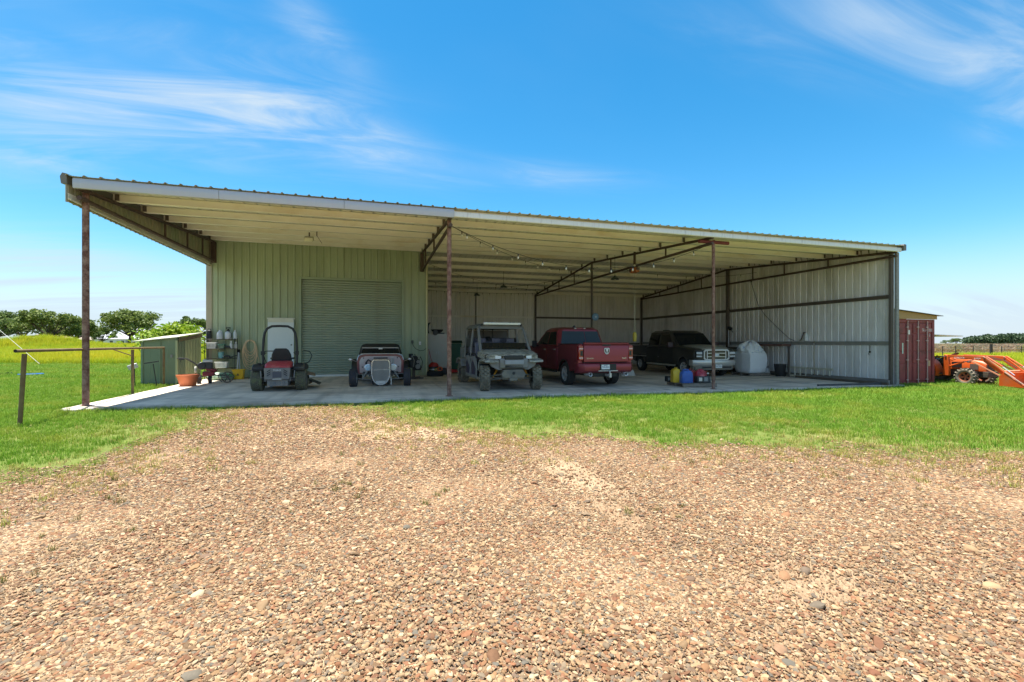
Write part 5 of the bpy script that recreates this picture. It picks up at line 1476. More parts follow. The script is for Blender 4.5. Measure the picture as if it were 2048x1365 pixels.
# hose coil on the wall
M_HOSE = mat('tan_hose', (.66, .49, .30), .55, var=.08)
hs = thing('garden_hose', 'coiled tan garden hose hanging on the green wall above the yellow bucket', 'hose', (1.33, 8.22, 1.34))
rnd = random.Random(3)
for i in range(9):
    w, h = .17 + .013 * i + rnd.uniform(-.02, .02), .26 + .042 * i + rnd.uniform(-.02, .02)
    top = .20 - .004 * i
    pts = []
    for k in range(28):
        a = 2 * PI * k / 28
        x = w * math.sin(a) * (1 + .1 * math.cos(a)); z = top - h * (1 - math.cos(a)) * .98
        pts.append((x + rnd.uniform(-.004, .004) + .02 * math.sin(i * 2.1), -.02 - .012 * (i % 4) - .02 * math.sin(a / 2), z))
    g = G(); g.tube(pts, .016, n=6, closed=True); put('hose_loop', g, M_HOSE, hs)
g = G(); g.tube([(.2, -.04, -.2), (.30, -.03, -.55), (.34, -.03, -.9), (.30, -.05, -1.18), (.20, -.10, -1.33)], .015, n=6); put('hose_tail', g, M_HOSE, hs)
g = G(); g.cyl((0, .06, .17), (0, -.10, .18), .015, n=8); put('hook', g, M_DARKSTEEL, hs)
# yellow bucket with tools
t = thing('mop_bucket', 'bright yellow square mop bucket on the slab below the hose', 'bucket', (1.07, 7.62, gz(1)))
g = G(); g.loft([[(-.15, -.13, 0), (.15, -.13, 0), (.15, .13, 0), (-.15, .13, 0)], [(-.19, -.16, .36), (.19, -.16, .36), (.19, .16, .36), (-.19, .16, .36)], [(-.17, -.14, .36), (.17, -.14, .36), (.17, .14, .36), (-.17, .14, .36)], [(-.14, -.12, .05), (.14, -.12, .05), (.14, .12, .05), (-.14, .12, .05)]]); put('bucket_body', g, M_YELLOW, t, bevel=.02)
g = G(); g.tube([(-.2, -.17, .37), (.2, -.17, .37), (.2, .17, .37), (-.2, .17, .37)], .018, n=8, closed=True); g.box((-.21, 0, .33), (.05, .1, .06)); put('bucket_rim', g, M_YELLOW, t)
g = G(); g.prism([(-.05, .15), (.05, .15), (.0, .24)], 'y', -.152, -.142); put('warning_mark', g, mat('dark_print', (.12, .06, .02), .5), t)
for x, dx, lab, c in ((.98, .0, 'white-handled broom leaning from the yellow bucket to the wall', M_WHITE), (1.10, -.10, 'blue-grey mop handle standing in the yellow bucket', mat('blue_handle', (.32, .38, .48), .4))):
    b = thing('broom', lab, 'broom', (x, 7.66, gz(1) + .06))
    g = G(); g.cyl((0, 0, 0), (dx - .05, .42, .98), .014, n=8); put('broom_handle', g, c, b)
    g = G(); g.box((dx - .055, .44, 1.03), (.10, .05, .14)); put('broom_head', g, M_BLACK, b, bevel=.01)
# white door leaning on the wall
t = thing('loose_door', 'white flush door panel standing against the green wall behind the mower', 'door panel', (2.46, 8.18, gz(2.4)))
g = G(); g.box((0, 0, 1.21), (.98, .045, 2.40), rot=(-.02, 0, 0)); put('door_leaf', g, mat('pale_blue_white', (.66, .72, .74), .4, var=.03), t, bevel=.004)
g = G(); g.box((0, .04, 2.44), (1.04, .06, .05)); g.box((0, -.0, 2.36), (.95, .05, .16)); put('top_strip', g, mat('cream_strip', (.66, .65, .55), .5), t)
g = G(); g.box((.40, -.03, 1.35), (.06, .03, .06)); put('latch', g, M_GREY, t, bevel=.01)
# green sack on the slab
t = tag(put('plastic_sack', G().ball((0, 0, 0), (.46, .24, .16), 20, 10), mat('green_white_sack', (.40, .55, .43), .35, var=.25, scale=5, color2=(.05, .26, .10), blotch=.6, bscale=4), None, (.52, 7.35, gz(.5) + .12), (0, 0, .15)), 'crumpled green and white plastic sack lying on the slab below the shelf', 'sack')
for v in t.data.vertices:
    v.co.z = max(-.12, v.co.z * (1 + .5 * mnoise.noise(v.co * 7))); v.co.x *= 1 + .15 * mnoise.noise(v.co * 5)
# terracotta pot
t = thing('planter_pot', 'wide terracotta-coloured plastic planter standing on the edge of the slab', 'planter', (.30, 4.86, gz(.3)))
g = G(); g.lathe([(.001, 0), (.21, 0), (.225, .02), (.285, .27), (.285, .29), (.315, .29), (.33, .37), (.31, .375), (.29, .30), (.21, .06), (.001, .05)], 32); put('pot_body', g, mat('terracotta_plastic', (.60, .17, .065), .55, var=.08), t)
g = G(); g.lathe([(.001, .285), (.284, .28)], 24); put('potting_soil', g, mat('potting_soil', (.06, .04, .03), .95), t)
# tiller
M_TRED = mat('tiller_red', (.20, .02, .03), .4, var=.15)
t = thing('rotary_tiller', 'small red and black petrol tiller with chrome-topped engine behind the planter', 'tiller', (.60, 5.75, gz(.6)), .25)
for s in (-1, 1):
    w = empty('wheel', (s * .16 - .10, .02, .16), 0, t); put('tyre', tyre_geo(.16, .09, .09, 'lug').mesh('tyre', M_RUBBER, 35), None, w); put('rim', rim_geo(.09, .09, s, 4).mesh('rim', [M_WHITE, M_BLACK]), None, w)
g = G(); g.box((.02, 0, .34), (.36, .30, .16)); g.box((.10, 0, .48), (.34, .26, .10), rot=(0, .3, 0)); put('housing', g, M_TRED, t, bevel=.03)
g = G(); g.box((-.02, 0, .62), (.32, .28, .22)); g.cyl((-.18, -.16, .62), (-.18, -.10, .62), .13, n=18); put('engine', g, mat('engine_dark', (.035, .034, .035), .5, var=.4, scale=16), t, bevel=.03)
g = G(); g.box((.02, -.02, .78), (.26, .20, .09)); g.cyl((-.1, .0, .72), (-.1, 0, .84), .06, n=14); g.box((-.2, .02, .70), (.1, .14, .10)); put('fuel_tank', g, mat('grey_white_tank', (.55, .54, .52), .35, var=.2, scale=12), t, bevel=.03)
g = G(); g.lathe([(.001, -.03), (.1, -.03), (.12, 0), (.1, .03), (.001, .03)], 18, 'x', c=(-.36, -.02, .50)); put('belt_guard', g, mat('pale_guard', (.42, .42, .38), .5), t)
g = G()
for s in (-1, 1): g.tube([(-.14, s * .10, .52), (-.42, s * .16, .74), (-.62, s * .24, .88), (-.86, s * .25, .90)], .014, n=8)
g.tube([(-.62, -.24, .88), (-.62, .24, .88)], .012, n=8); g.box((-.74, -.25, .87), (.14, .03, .05)); g.tube([(-.78, -.25, .87), (-.74, -.27, .76)], .008, n=6)
put('handlebar', g, M_BLACK, t)
g = G(); g.bar((.10, 0, .30), (.58, 0, .26), .06, .05); put('tine_arm', g, M_BLACK, t)
for y in (-.14, .14):
    g = G(); g.lathe([(.17, -.008), (.19, 0), (.17, .008)], 24, 'y', c=(.58, y, .20), close=True)
    for k in range(6):
        a = k * PI / 3; g.bar((.58, y, .20), (.58 + .18 * math.cos(a), y, .20 + .18 * math.sin(a)), .03, .012, up=(0, 1, 0))
    put('tine_wheel', g, mat('worn_tine', (.10, .09, .08), .45, .6), t)
g = G(); g.tube([(.30, -.1, .28), (.34, -.12, .12), (.42, -.12, .04)], .014, n=6); put('depth_bar', g, M_BLACK, t)
# wall socket, switch, cable
t = thing('wall_switch', 'white switch box on the green wall right of the roller door', 'switch', (8.12, 8.27, 1.40)); g = G(); g.box((0, 0, 0), (.09, .05, .15)); put('cover', g, M_WHITE, t, bevel=.01); g = G(); g.box((0, -.03, 0), (.02, .02, .04)); put('toggle', g, M_GREY, t)
t = thing('wall_socket', 'dark weatherproof socket box with a looping cable on the green wall', 'socket', (7.78, 8.26, 1.46)); g = G(); g.box((0, 0, 0), (.10, .08, .14)); put('cover', g, mat('socket_grey', (.10, .11, .09), .5), t, bevel=.01)
g = G(); g.tube([(0, -.04, -.06), (.04, -.05, -.18), (.16, -.05, -.32), (.34, -.05, -.40), (.50, -.05, -.38), (.60, -.06, -.30)], .011, n=6); put('cable', g, M_BLACK, t)
# engine on a stand
M_ENG = mat('oily_engine', (.045, .043, .042), .5, .2, .5, 18)
t = thing('engine_stand', 'black spare engine with hoses on a stand beside the hot rod', 'engine', (7.72, 6.6, gz(7.7)), .2)
g = G(); g.box((0, 0, .62), (.40, .46, .34)); g.box((-.02, 0, .84), (.30, .36, .16)); g.box((.14, 0, .44), (.26, .34, .2)); g.cyl((-.12, -.26, .62), (-.12, -.22, .62), .12, n=16); put('engine_block', g, M_ENG, t, bevel=.03)
g = G(); g.cyl((.10, -.27, .50), (.10, -.22, .50), .10, n=16); g.cyl((.1, -.29, .7), (.1, -.24, .7), .07, n=14); put('pulley', g, mat('pulley_grey', (.35, .34, .33), .35, .6), t)
for k, (x, z) in enumerate(((-.16, .9), (-.05, .96), (.08, .92), (.18, .85), (.22, .70))):
    g = G(); g.tube([(x, -.12, z - .1), (x + .03, -.24, z + .05), (x + .10, -.30, z - .15), (x + .08, -.24, z - .42)], .014, n=6); put('engine_hose', g, M_BLACK if k % 2 else mat('pale_hose', (.42, .41, .38), .5), t)
g = G(); g.cyl((-.12, 0, .9), (-.12, 0, 1.02), .09, n=14); put('air_filter', g, M_BLACK, t)
g = G(); g.box2(-.34, .34, -.26, -.20, 0, .06); g.box2(-.34, .34, .20, .26, 0, .06); g.box2(-.03, .03, -.26, .26, .0, .05); g.box2(-.05, .05, -.05, .05, .05, .46); put('stand_frame', g, M_DARKSTEEL, t)

# ------------------------------------------------------------------ behind the second post
t = thing('tall_cabinet', 'pale scuffed metal cabinet standing just inside the open bay', 'cabinet', (9.02, 9.6, gz(9)))
g = G(); g.box((0, 0, .96), (.98, .6, 1.88)); put('cabinet_body', g, mat('scuffed_cream', (.52, .50, .44), .5, var=.08, scale=3, color2=(.55, .42, .38), blotch=.4, bscale=2), t, bevel=.01)
for s in (-1, 1): g = G(); g.box((s * .245, -.305, .97), (.475, .02, 1.80)); d = put('cabinet_door', g, mat('scuffed_cream', (.52, .50, .44), .5), t, bevel=.006); g = G(); g.box((s * .05, -.325, 1.0), (.02, .03, .14)); put('handle', g, M_ALU, d)
t = thing('office_chair', 'black chair without its base lying on top of the pale cabinet', 'chair', (8.92, 9.5, gz(9) + 1.90))
g = G(); rr = []
for x, z in ((-.32, .02), (-.36, .20), (-.34, .42), (-.24, .54)): rr.append([(x - .05, -.22, z), (x + .05, -.24, z), (x + .05, .24, z), (x - .05, .22, z)])
g.loft(rr); put('backrest', g, M_BLACK, t, bevel=.03, seg=3)
g = G(); g.lathe([(.001, .04), (.14, .05), (.26, .14), (.30, .20), (.27, .22), (.001, .20)], 22, c=(.12, 0, 0)); put('seat', g, M_BLACK, t)
g = G(); g.lathe([(.11, -.04), (.13, 0), (.11, .04)], 18, 'y', c=(.0, -.26, .06)); g.box((.3, 0, .03), (.3, .3, .05)); put('swivel_plate', g, M_DARKGREY, t)
t = thing('loose_tyre', 'black car tyre lying flat on the slab beside the downpipe', 'tyre', (8.72, 7.72, gz(8.7) + .105))
g = tyre_geo(.36, .21, .22, 'road'); g.xform(Matrix.Rotation(PI / 2, 4, 'Y')); put('tyre_body', g, M_RUBBER, t)
t = thing('shop_vacuum', 'dark canister shop vacuum with a red lid and thin red wand', 'vacuum', (8.78, 8.72, gz(8.8)))
g = G(); g.lathe([(.2, 0), (.22, .02), (.22, .36), (.20, .38)], 22); put('canister', g, M_DARKGREY, t)
g = G(); g.lathe([(.235, .38), (.235, .42), (.20, .50), (.12, .56), (.001, .58)], 22); put('lid', g, M_RED, t)
g = G(); g.tube([(-.05, -.12, .5), (-.14, .0, .80), (-.22, .1, 1.18)], .012, n=6); put('wand', g, M_RED, t)
g = G(); g.lathe([(.222, .22), (.226, .25), (.222, .28)], 22); put('band', g, M_ALU, t)
t = thing('tool_bag', 'black open tool bag with orange and yellow cords on the slab', 'bag', (9.15, 8.62, gz(9)))
g = G(); g.box((0, 0, .16), (.46, .34, .32), taper=(.9, .85)); put('bag_body', g, M_BLACK, t, bevel=.05)
g = G(); g.tube([(.2 * math.cos(a) * .5 - .12, -.2 + .02 * math.sin(3 * a), .28 + .08 * math.sin(a)) for a in [2 * PI * i / 16 for i in range(16)]], .03, n=6, closed=True); put('cord', g, mat('orange_cord', (.62, .12, .05), .5), t)
g = G(); g.tube([(.14 * math.cos(a) * .7 - .26, -.18, .24 + .06 * math.sin(a)) for a in [2 * PI * i / 14 for i in range(14)]], .022, n=6, closed=True); put('cord', g, mat('yellow_cord', (.55, .42, .1), .5), t)
t = thing('wheeled_bin', 'dark green lidded wheeled bin in the shade behind the second post', 'bin', (10.15, 11.1, gz(10)))
g = G(); g.loft([[(-.24, -.28, .10), (.24, -.28, .10), (.24, .28, .10), (-.24, .28, .10)], [(-.31, -.36, 1.45), (.31, -.36, 1.45), (.31, .36, 1.45), (-.31, .36, 1.45)]]); put('bin_body', g, mat('bin_green', (.025, .10, .055), .5, var=.1), t, bevel=.03)
g = G(); g.prism([(-.40, 1.46), (.42, 1.46), (.36, 1.58), (-.2, 1.60)], 'x', -.34, .34); put('bin_lid', g, mat('bin_lid_green', (.015, .05, .03), .5), t, bevel=.02)
for s in (-1, 1): g = G(); g.cyl((s * .26, .30, .12), (s * .32, .30, .12), .12, n=16); put('bin_wheel', g, M_BLACK, t)
g = G(); g.box((-.16, -.30, 1.05), (.10, .015, .14)); put('sticker', g, M_WHITE, t)
t = thing('floor_jack', 'low red floor jack on the slab behind the second post', 'jack', (9.75, 9.3, gz(9.7)), .2)
g = G(); g.prism([(-.35, .06), (.35, .06), (.30, .18), (-.2, .22), (-.35, .14)], 'y', -.14, .14); put('jack_body', g, M_RED, t, bevel=.015)
for x in (-.28, .28):
    for s in (-1, 1): g = G(); g.cyl((x, s * .15, .06), (x, s * .19, .06), .06, n=12); put('jack_wheel', g, M_DARKGREY, t)
t = thing('wood_stove', 'black sloped-top metal box on the bench behind the utility vehicle', 'box', (11.25, 11.6, gz(11)))
g = G(); g.prism([(-.5, 0), (.5, 0), (.5, 1.72), (.1, 1.78), (-.5, 1.30)], 'y', -.35, .35); put('box_body', g, M_BLACK, t, bevel=.04)
g = G(); g.prism([(-.45, .5), (.45, .5), (.45, 1.15), (-.45, 1.1)], 'y', -.37, -.352); put('box_door', g, M_DARKGREY, t, bevel=.02)
t = thing('stacked_crate', 'dark square crate standing behind the maroon pickup against the back wall', 'crate', (17.6, 13.2, gz(17.6)))
g = G(); g.box((0, 0, .80), (1.1, .8, 1.6)); put('crate_body', g, mat('dark_crate', (.07, .07, .06), .7, var=.3), t, bevel=.02)
for z in (.3, .8, 1.3): g = G(); g.box((0, -.41, z), (1.12, .02, .12)); put('slat', g, mat('dark_crate_slat', (.10, .095, .08), .7), t, smooth=0)

# ------------------------------------------------------------------ front right: pallet and cans
M_PALLET = mat('grey_pallet_wood', (.23, .19, .155), .85, var=.3, scale=7, stretch=(1, 5, 1), bump=.2, rand=.15)
def pallet(label, loc, rz, w=1.2, d=1.0, n=6, mt=None):
    t = thing('wooden_pallet', label, 'pallet', loc, rz)
    mt = mt or M_PALLET
    for y in (-d / 2 + .05, 0, d / 2 - .05): g = G(); g.box((0, y, .065), (w, .09, .085)); put('stringer', g, mt, t, bevel=.004)
    bw = w / n * .72
    for i in range(n):
        x = -w / 2 + bw / 2 + (w - bw) * i / (n - 1)
        g = G(); g.box((x, 0, .119), (bw, d, .02)); put('deck_board', g, mt, t, smooth=0)
    for x in (-w / 2 + .06, 0, w / 2 - .06): g = G(); g.box((x, 0, .012), (.10, d, .02)); put('bottom_board', g, mt, t, smooth=0)
    return t


pz = gz(16.9) + .131
pallet('weathered grey pallet of fuel cans at the foot of the third post', (16.98, 1.18, gz(16.9)), -.12, 1.25, 1.15)
def fuel_can(label, loc, rz, w, d, h, mt, spout=True, cat='fuel can'):
    t = thing('fuel_can', label, cat, loc, rz)
    g = G(); rr = []
    for z, s, sy in ((0, .94, .94), (.02, 1, 1), (h * .55, 1, 1), (h * .76, .93, .95), (h * .88, .72, .8), (h * .92, .55, .7)):
        a, b, c = s * w / 2, sy * d / 2, .03
        rr.append([(-a + c, -b, z), (a - c, -b, z), (a, -b + c, z), (a, b - c, z), (a - c, b, z), (-a + c, b, z), (-a, b - c, z), (-a, -b + c, z)])
    g.loft(rr); put('can_body', g, mt, t, bevel=.01)
    g = G(); g.tube([(-w * .30, 0, h * .86), (-w * .28, 0, h * .98), (w * .16, 0, h * 1.0), (w * .30, 0, h * .84)], .022, n=8); put('handle', g, mt, t)
    g = G(); g.box((-w * .1, -d / 2 - .003, h * .36), (w * .44, .008, h * .40)); put('moulded_panel', g, mt, t, bevel=.004)
    g = G(); g.cyl((w * .36, 0, h * .80), (w * .40, 0, h * .93), .032, n=12); put('cap', g, M_BLACK, t)
    if spout: g = G(); g.tube([(w * .38, 0, h * .88), (w * .55, -.02, h * 1.02), (w * .42, -.05, h * 1.12)], .016, n=8); put('spout', g, M_BLACK, t)
    return t


M_CANY = mat('can_yellow', (.66, .43, .03), .45, var=.1); M_CANB = mat('can_blue', (.045, .12, .42), .4, var=.1); M_CANR = mat('can_red', (.26, .035, .03), .5, var=.15)
fuel_can('tall yellow fuel can at the left end of the pallet', (16.42, 1.30, pz), 1.25, .36, .26, .52, M_CANY)
fuel_can('blue fuel can standing at the front of the pallet', (16.62, .98, pz), -.15, .40, .26, .47, M_CANB)
fuel_can('dark red fuel can between the blue can and the domed red box', (16.99, 1.20, pz), .1, .30, .24, .47, M_CANR)
t = thing('pressure_washer', 'grey and red domed portable machine on the right of the pallet', 'pressure washer', (17.24, 1.02, pz), -.1)
g = G(); g.box((0, 0, .115), (.44, .36, .23)); put('machine_base', g, M_DARKGREY, t, bevel=.03)
g = G(); g.ball((0, 0, .22), (.20, .17, .26), 20, 8, lo=0); put('machine_hood', g, mat('machine_red', (.42, .03, .055), .35, var=.15, color2=(.5, .15, .18), blotch=.3, bscale=8), t)
g = G(); g.tube([(-.14, -.15, .24), (-.10, -.17, .40), (.10, -.17, .40), (.14, -.15, .24)], .014, n=8); put('handle', g, mat('machine_red', (.42, .03, .055), .35), t)
g = G(); g.box((-.11, -.183, .12), (.12, .01, .12)); put('label_plate', g, M_ALU, t); g = G(); g.box((.10, -.183, .12), (.14, .01, .14)); put('grey_panel', g, M_GREY, t)
t = thing('hand_pump', 'black funnel stand with a pale knob at the right edge of the pallet', 'pump', (17.52, .98, pz))
g = G(); g.lathe([(.10, 0), (.10, .02), (.06, .20), (.03, .24)], 14); g.cyl((0, 0, .22), (0, 0, .30), .02, n=8); put('pump_body', g, M_BLACK, t); g = G(); g.ball((0, 0, .31), .035, 10, 6); put('knob', g, M_WHITE, t)
t = thing('battery', 'small black battery box at the left corner of the pallet', 'battery', (16.36, 1.62, pz)); g = G(); g.box((0, 0, .10), (.2, .18, .2)); put('case', g, M_BLACK, t, bevel=.01); g = G(); g.box((0, -.092, .1), (.16, .006, .1)); put('sticker', g, M_GREY, t)
t = thing('concrete_block', 'pale tapered concrete block on the slab right of the maroon pickup', 'block', (17.35, 6.2, gz(17.3)), .1)
g = G(); g.box((0, 0, .14), (.75, .35, .28), taper=(.8, .7)); put('block_body', g, M_CONC_EDGE, t, bevel=.015)
for s in (-1, 1): g = G(); g.cyl((s * .2, 0, .28), (s * .2, 0, .30), .03, n=8); put('lifting_pin', g, M_DARKSTEEL, t)

# ------------------------------------------------------------------ bulk bag, ladder, clutter by the right wall
pallet('low pallet under the big white bulk bag', (23.6, 5.35, gz(23.6)), .05, 1.25, 1.15)
M_BAG = mat('woven_bulk_bag', (.84, .84, .86), .75, var=.06, scale=12)
bb = thing('bulk_bag', 'large white woven bulk bag with a gathered plastic top', 'bulk bag', (23.6, 5.35, gz(23.6) + .131), .05)
g = G(); rr = []
for k, (z, s, sq) in enumerate(((0, .44, .5), (.05, .48, .35), (.3, .50, .25), (.6, .505, .2), (.86, .50, .25), (.98, .48, .4), (1.04, .44, .5), (1.06, .30, .6))):
    ring = []
    for i in range(40):
        a = 2 * PI * i / 40; c_, s_ = math.cos(a), math.sin(a)
        m_ = (abs(c_) ** (2 / sq * .8) + abs(s_) ** (2 / sq * .8)) ** (-sq / 1.6 * 1.0) if False else 1 / max(abs(c_), abs(s_)) ** (1 - sq * .75)
        n_ = 1 + .06 * mnoise.noise((c_ * 2.2, s_ * 2.2, z * 3 + 2)) + .03 * mnoise.noise((c_ * 7, s_ * 7, z * 9))
        ring.append((s * 1.08 * m_ * c_ * n_, s * m_ * s_ * n_, z))
    rr.append(ring)
g.loft(rr); put('bag_body', g, M_BAG, bb, smooth=60)
g = G(); rnd = random.Random(5)
rr = []
for z, s in ((.98, .51), (1.05, .55), (1.14, .56), (1.22, .50), (1.29, .44), (1.36, .36), (1.42, .26), (1.47, .15), (1.48, .03)):
    ring = []
    for i in range(64):
        a = 2 * PI * i / 64; c_, s_ = math.cos(a), math.sin(a)
        f = 1 + .20 * mnoise.noise((c_ * 2.4, s_ * 2.4, z * 5)) + .16 * abs(mnoise.noise((c_ * 6, s_ * 6, z * 7 + 3))) + .08 * mnoise.noise((c_ * 14, s_ * 14, z * 18))
        ring.append((s * c_ * f - .05 * (z - 1), s * .95 * s_ * f, z + .11 * mnoise.noise((c_ * 2.6, s_ * 2.6, z * 3 + 9)) + .05 * mnoise.noise((c_ * 8, s_ * 8, z * 9))))
    rr.append(ring)
g.loft(rr); put('bag_top', g, mat('crinkled_plastic', (.84, .85, .88), .3, var=.18, scale=7, color2=(.24, .34, .60), blotch=.30, bscale=4), bb, smooth=24)
for a in (.6, 2.2, 3.9, 5.4):
    g = G(); c_, s_ = math.cos(a), math.sin(a); g.tube([(.5 * c_, .48 * s_, .9), (.56 * c_, .54 * s_, 1.08), (.44 * c_, .42 * s_, 1.18)], .025, n=6); put('lifting_loop', g, M_BAG, bb)
t = thing('propane_tank', 'small white gas bottle between the bulk bag and the black tub', 'gas bottle', (24.62, 5.4, gz(24.6)))
g = G(); g.lathe([(.10, 0), (.12, .02), (.15, .08), (.155, .26), (.12, .33), (.04, .36)], 20); put('tank_body', g, M_WHITE, t); g = G(); g.lathe([(.08, .34), (.085, .44), (.075, .44)], 16); g.cyl((0, 0, .35), (0, 0, .42), .03, n=8); put('valve_collar', g, M_GREY, t)
t = thing('rubber_tub', 'black rubber tub standing at the foot of the aluminium ladder', 'tub', (24.45, 4.45, gz(24.5)))
g = G(); g.lathe([(.19, 0), (.20, .02), (.25, .55), (.27, .55), (.27, .58), (.24, .58), (.18, .03)], 24, close=True); g.lathe([(.001, .01), (.19, .01), (.19, .03), (.001, .03)], 16); put('tub_body', g, M_BLACK, t)
for s in (-1, 1): g = G(); g.tube([(s * .26, -.08, .5), (s * .31, 0, .46), (s * .26, .08, .5)], .015, n=6); put('handle', g, M_BLACK, t)
ld = thing('ladder', 'aluminium ladder lying on its edge along the foot of the right wall', 'ladder', (24.72, 3.2, gz(24.7) + .03), 0)
for z in (.04, .42): g = G(); g.box((0, 0, z), (.035, 2.25, .09)); g.box((-.03, 0, z), (.03, 2.25, .012)); put('ladder_rail', g, mat('dull_aluminium', (.66, .63, .52), .5, .4, .15), ld, smooth=0)
for i in range(8): g = G(); y = -.98 + i * .28; g.cyl((0, y, .07), (0, y, .39), .03, n=8); put('rung', g, mat('dull_aluminium', (.66, .63, .52), .5, .4, .15), ld)
t = thing('lumber', 'long dark timber lying on the slab along the right wall', 'timber', (24.50, 1.7, gz(24.5)), 0)
g = G(); g.box((0, 0, .05), (.09, 3.9, .10)); put('beam', g, mat('brown_timber', (.11, .085, .06), .8, var=.3), t, bevel=.006); g = G(); g.box((.12, -.2, .09), (.10, 3.4, .17)); put('beam', g, mat('grey_timber', (.19, .18, .165), .8, var=.3), t, bevel=.006)
t = thing('pipe_length', 'length of square steel tube lying on the front edge of the slab', 'pipe', (23.1, .03, gz(23.1) + .04), -.03)
g = G(); g.box((0, 0, 0), (3.2, .07, .07)); put('tube_body', g, M_DARKGREY, t, bevel=.006); g = G(); g.box((-1.601, 0, 0), (.006, .05, .05)); put('open_end', g, M_BLACK, t)
t = thing('wood_scraps', 'pale flat board lying beside the square steel tube', 'board', (24.3, .12, gz(24.3) + .012), .04); g = G(); g.box((0, 0, 0), (1.0, .14, .022)); put('board_face', g, mat('pale_board', (.45, .38, .30), .8, var=.2), t)
t = thing('wall_bench', 'dark steel bench frame with a red-brown top edge by the right wall', 'bench', (24.45, 4.85, gz(24.5)), 0)
g = G(); g.box((0, 0.2, 1.47), (.55, 1.9, .10)); put('bench_top', g, mat('red_brown_channel', (.14, .07, .055), .7, var=.2), t)
for y in (1.1,): g = G(); g.box((-.2, y, .71), (.07, .07, 1.42)); put('leg', g, M_DARKSTEEL, t); g = G(); g.box((.2, y, .71), (.07, .07, 1.42)); put('leg', g, M_DARKSTEEL, t)
g = G(); g.box((.2, -.68, .71), (.07, .07, 1.42)); put('leg', g, M_DARKSTEEL, t)
t = thing('dark_barrel', 'dark drum in the shade behind the bulk bag', 'drum', (23.4, 7.2, gz(23))); g = G(); g.lathe([(.001, 0), (.29, 0), (.30, .02), (.30, .3), (.31, .31), (.30, .32), (.30, .6), (.31, .61), (.30, .62), (.30, .88), (.28, .90), (.27, .88), (.001, .88)], 24); put('drum_body', g, M_BLACK, t); g = G(); g.cyl((.12, 0, .88), (.12, 0, .9), .04, n=10); put('bung', g, M_GREY, t)
t = thing('work_bench', 'low dark bench along the right wall behind the dusty pickup', 'bench', (24.4, 9.5, gz(24.4))); g = G(); g.box((0, 0, 1.30), (.7, 6.0, .10)); put('bench_top', g, M_DARKSTEEL, t)
for y in (-2.8, 0, 2.8): g = G(); g.box((-.25, y, .62), (.08, .08, 1.24)); put('leg', g, M_DARKSTEEL, t)
g = G(); g.box((0, 0, .5), (.6, 5.6, .04)); put('lower_shelf', g, M_DARKSTEEL, t)
t = thing('string_trimmer', 'long-handled trimmer hanging upright on the right wall', 'trimmer', (24.72, 8.05, 0)); g = G(); g.tube([(0, 0, .55), (.02, 0, 1.6), (.04, .02, 2.1)], .013, n=6); put('shaft', g, M_ALU, t); g = G(); g.box((.05, -.06, 2.22), (.12, .22, .16), rot=(.5, 0, 0)); g.tube([(.04, -.1, 2.15), (.0, -.34, 1.98)], .02, n=6); put('motor_head', g, M_BLACK, t, bevel=.02)
t = thing('spray_bottle', 'white spray bottle standing on the lower rail of the right wall', 'spray bottle', (24.93, 3.5, 1.503)); g = G(); g.lathe([(.07, 0), (.085, .02), (.08, .22), (.03, .34), (.03, .38)], 14); put('bottle_body', g, M_WHITE, t); g = G(); g.tube([(0, 0, .37), (-.02, .10, .40), (-.03, .22, .10), (-.03, .30, .0)], .022, n=6); put('trigger', g, M_BLACK, t)
t = thing('hanging_strap', 'yellowish strap hanging from the lower rail of the right wall to the floor', 'strap', (24.86, 3.05, 0)); g = G(); g.tube([(.06, 0, 1.5), (0, 0, 1.48), (-.02, 0, .8), (0, -.02, -.1)], .012, n=5); put('webbing', g, mat('yellow_strap', (.36, .30, .16), .7), t); g = G(); g.box((-.02, .0, 1.36), (.03, .04, .08)); put('buckle', g, M_ALU, t)
t = thing('diagonal_cable', 'thin black cable strung diagonally across the right wall', 'cable', (24.94, 0, 0)); g = G(); g.tube([(0, 6.7, 4.6), (0, 6.45, 3.9), (0, 6.2, 3.3), (0, 5.8, 2.8), (0, 5.0, 2.1), (0, 4.4, 1.62), (0, 4.1, 1.5)], .011, n=5); put('cable_run', g, M_BLACK, t); g = G(); g.box((.02, 6.7, 4.6), (.05, .05, .05)); put('clip', g, M_BLACK, t)
t = thing('hanging_hook', 'small black hook hanging from the lower rail near the open end of the right wall', 'hook', (24.93, .72, 0)); g = G(); g.tube([(0, 0, 1.32), (0, 0, 1.05), (0, .05, .98), (0, .02, .93)], .012, n=6); put('hook_bar', g, M_BLACK, t); g = G(); g.ball((0, 0, 1.06), .04, 10, 6); put('hook_ball', g, M_BLACK, t)

# ------------------------------------------------------------------ hanging from the roof
M_BULB = mat('frosted_bulb', (.66, .63, .55), .25, var=.02)
def string_lights(label, p0, p1, sag, n, drop=.10, end_dip=0):
    t = thing('string_lights', label, 'string lights', (0, 0, 0), 0, 'strings of festoon bulbs under the roof')
    p0, p1 = Vector(p0), Vector(p1)
    P = lambda f: p0.lerp(p1, f) - Vector((0, 0, sag * 4 * f * (1 - f)))
    g = G(); g.tube([P(i / 24) for i in range(25)], .008, n=5); put('cable', g, M_BLACK, t)
    me = SB['bulb']; ms = SB['socket']
    for i in range(n):
        p = P((i + .6) / (n + .2))
        put('socket', ms, None, t, loc=p); put('bulb', me, None, t, loc=p)
    return t
SB = {}
g = G(); g.lathe([(.001, -.155), (.018, -.14), (.029, -.12), (.027, -.10), (.014, -.07), (.001, -.069)], 10); SB['bulb'] = g.mesh('bulb', M_BULB)
g = G(); g.cyl((0, 0, -.07), (0, 0, .0), .016, n=8); SB['socket'] = g.mesh('socket', M_BLACK)
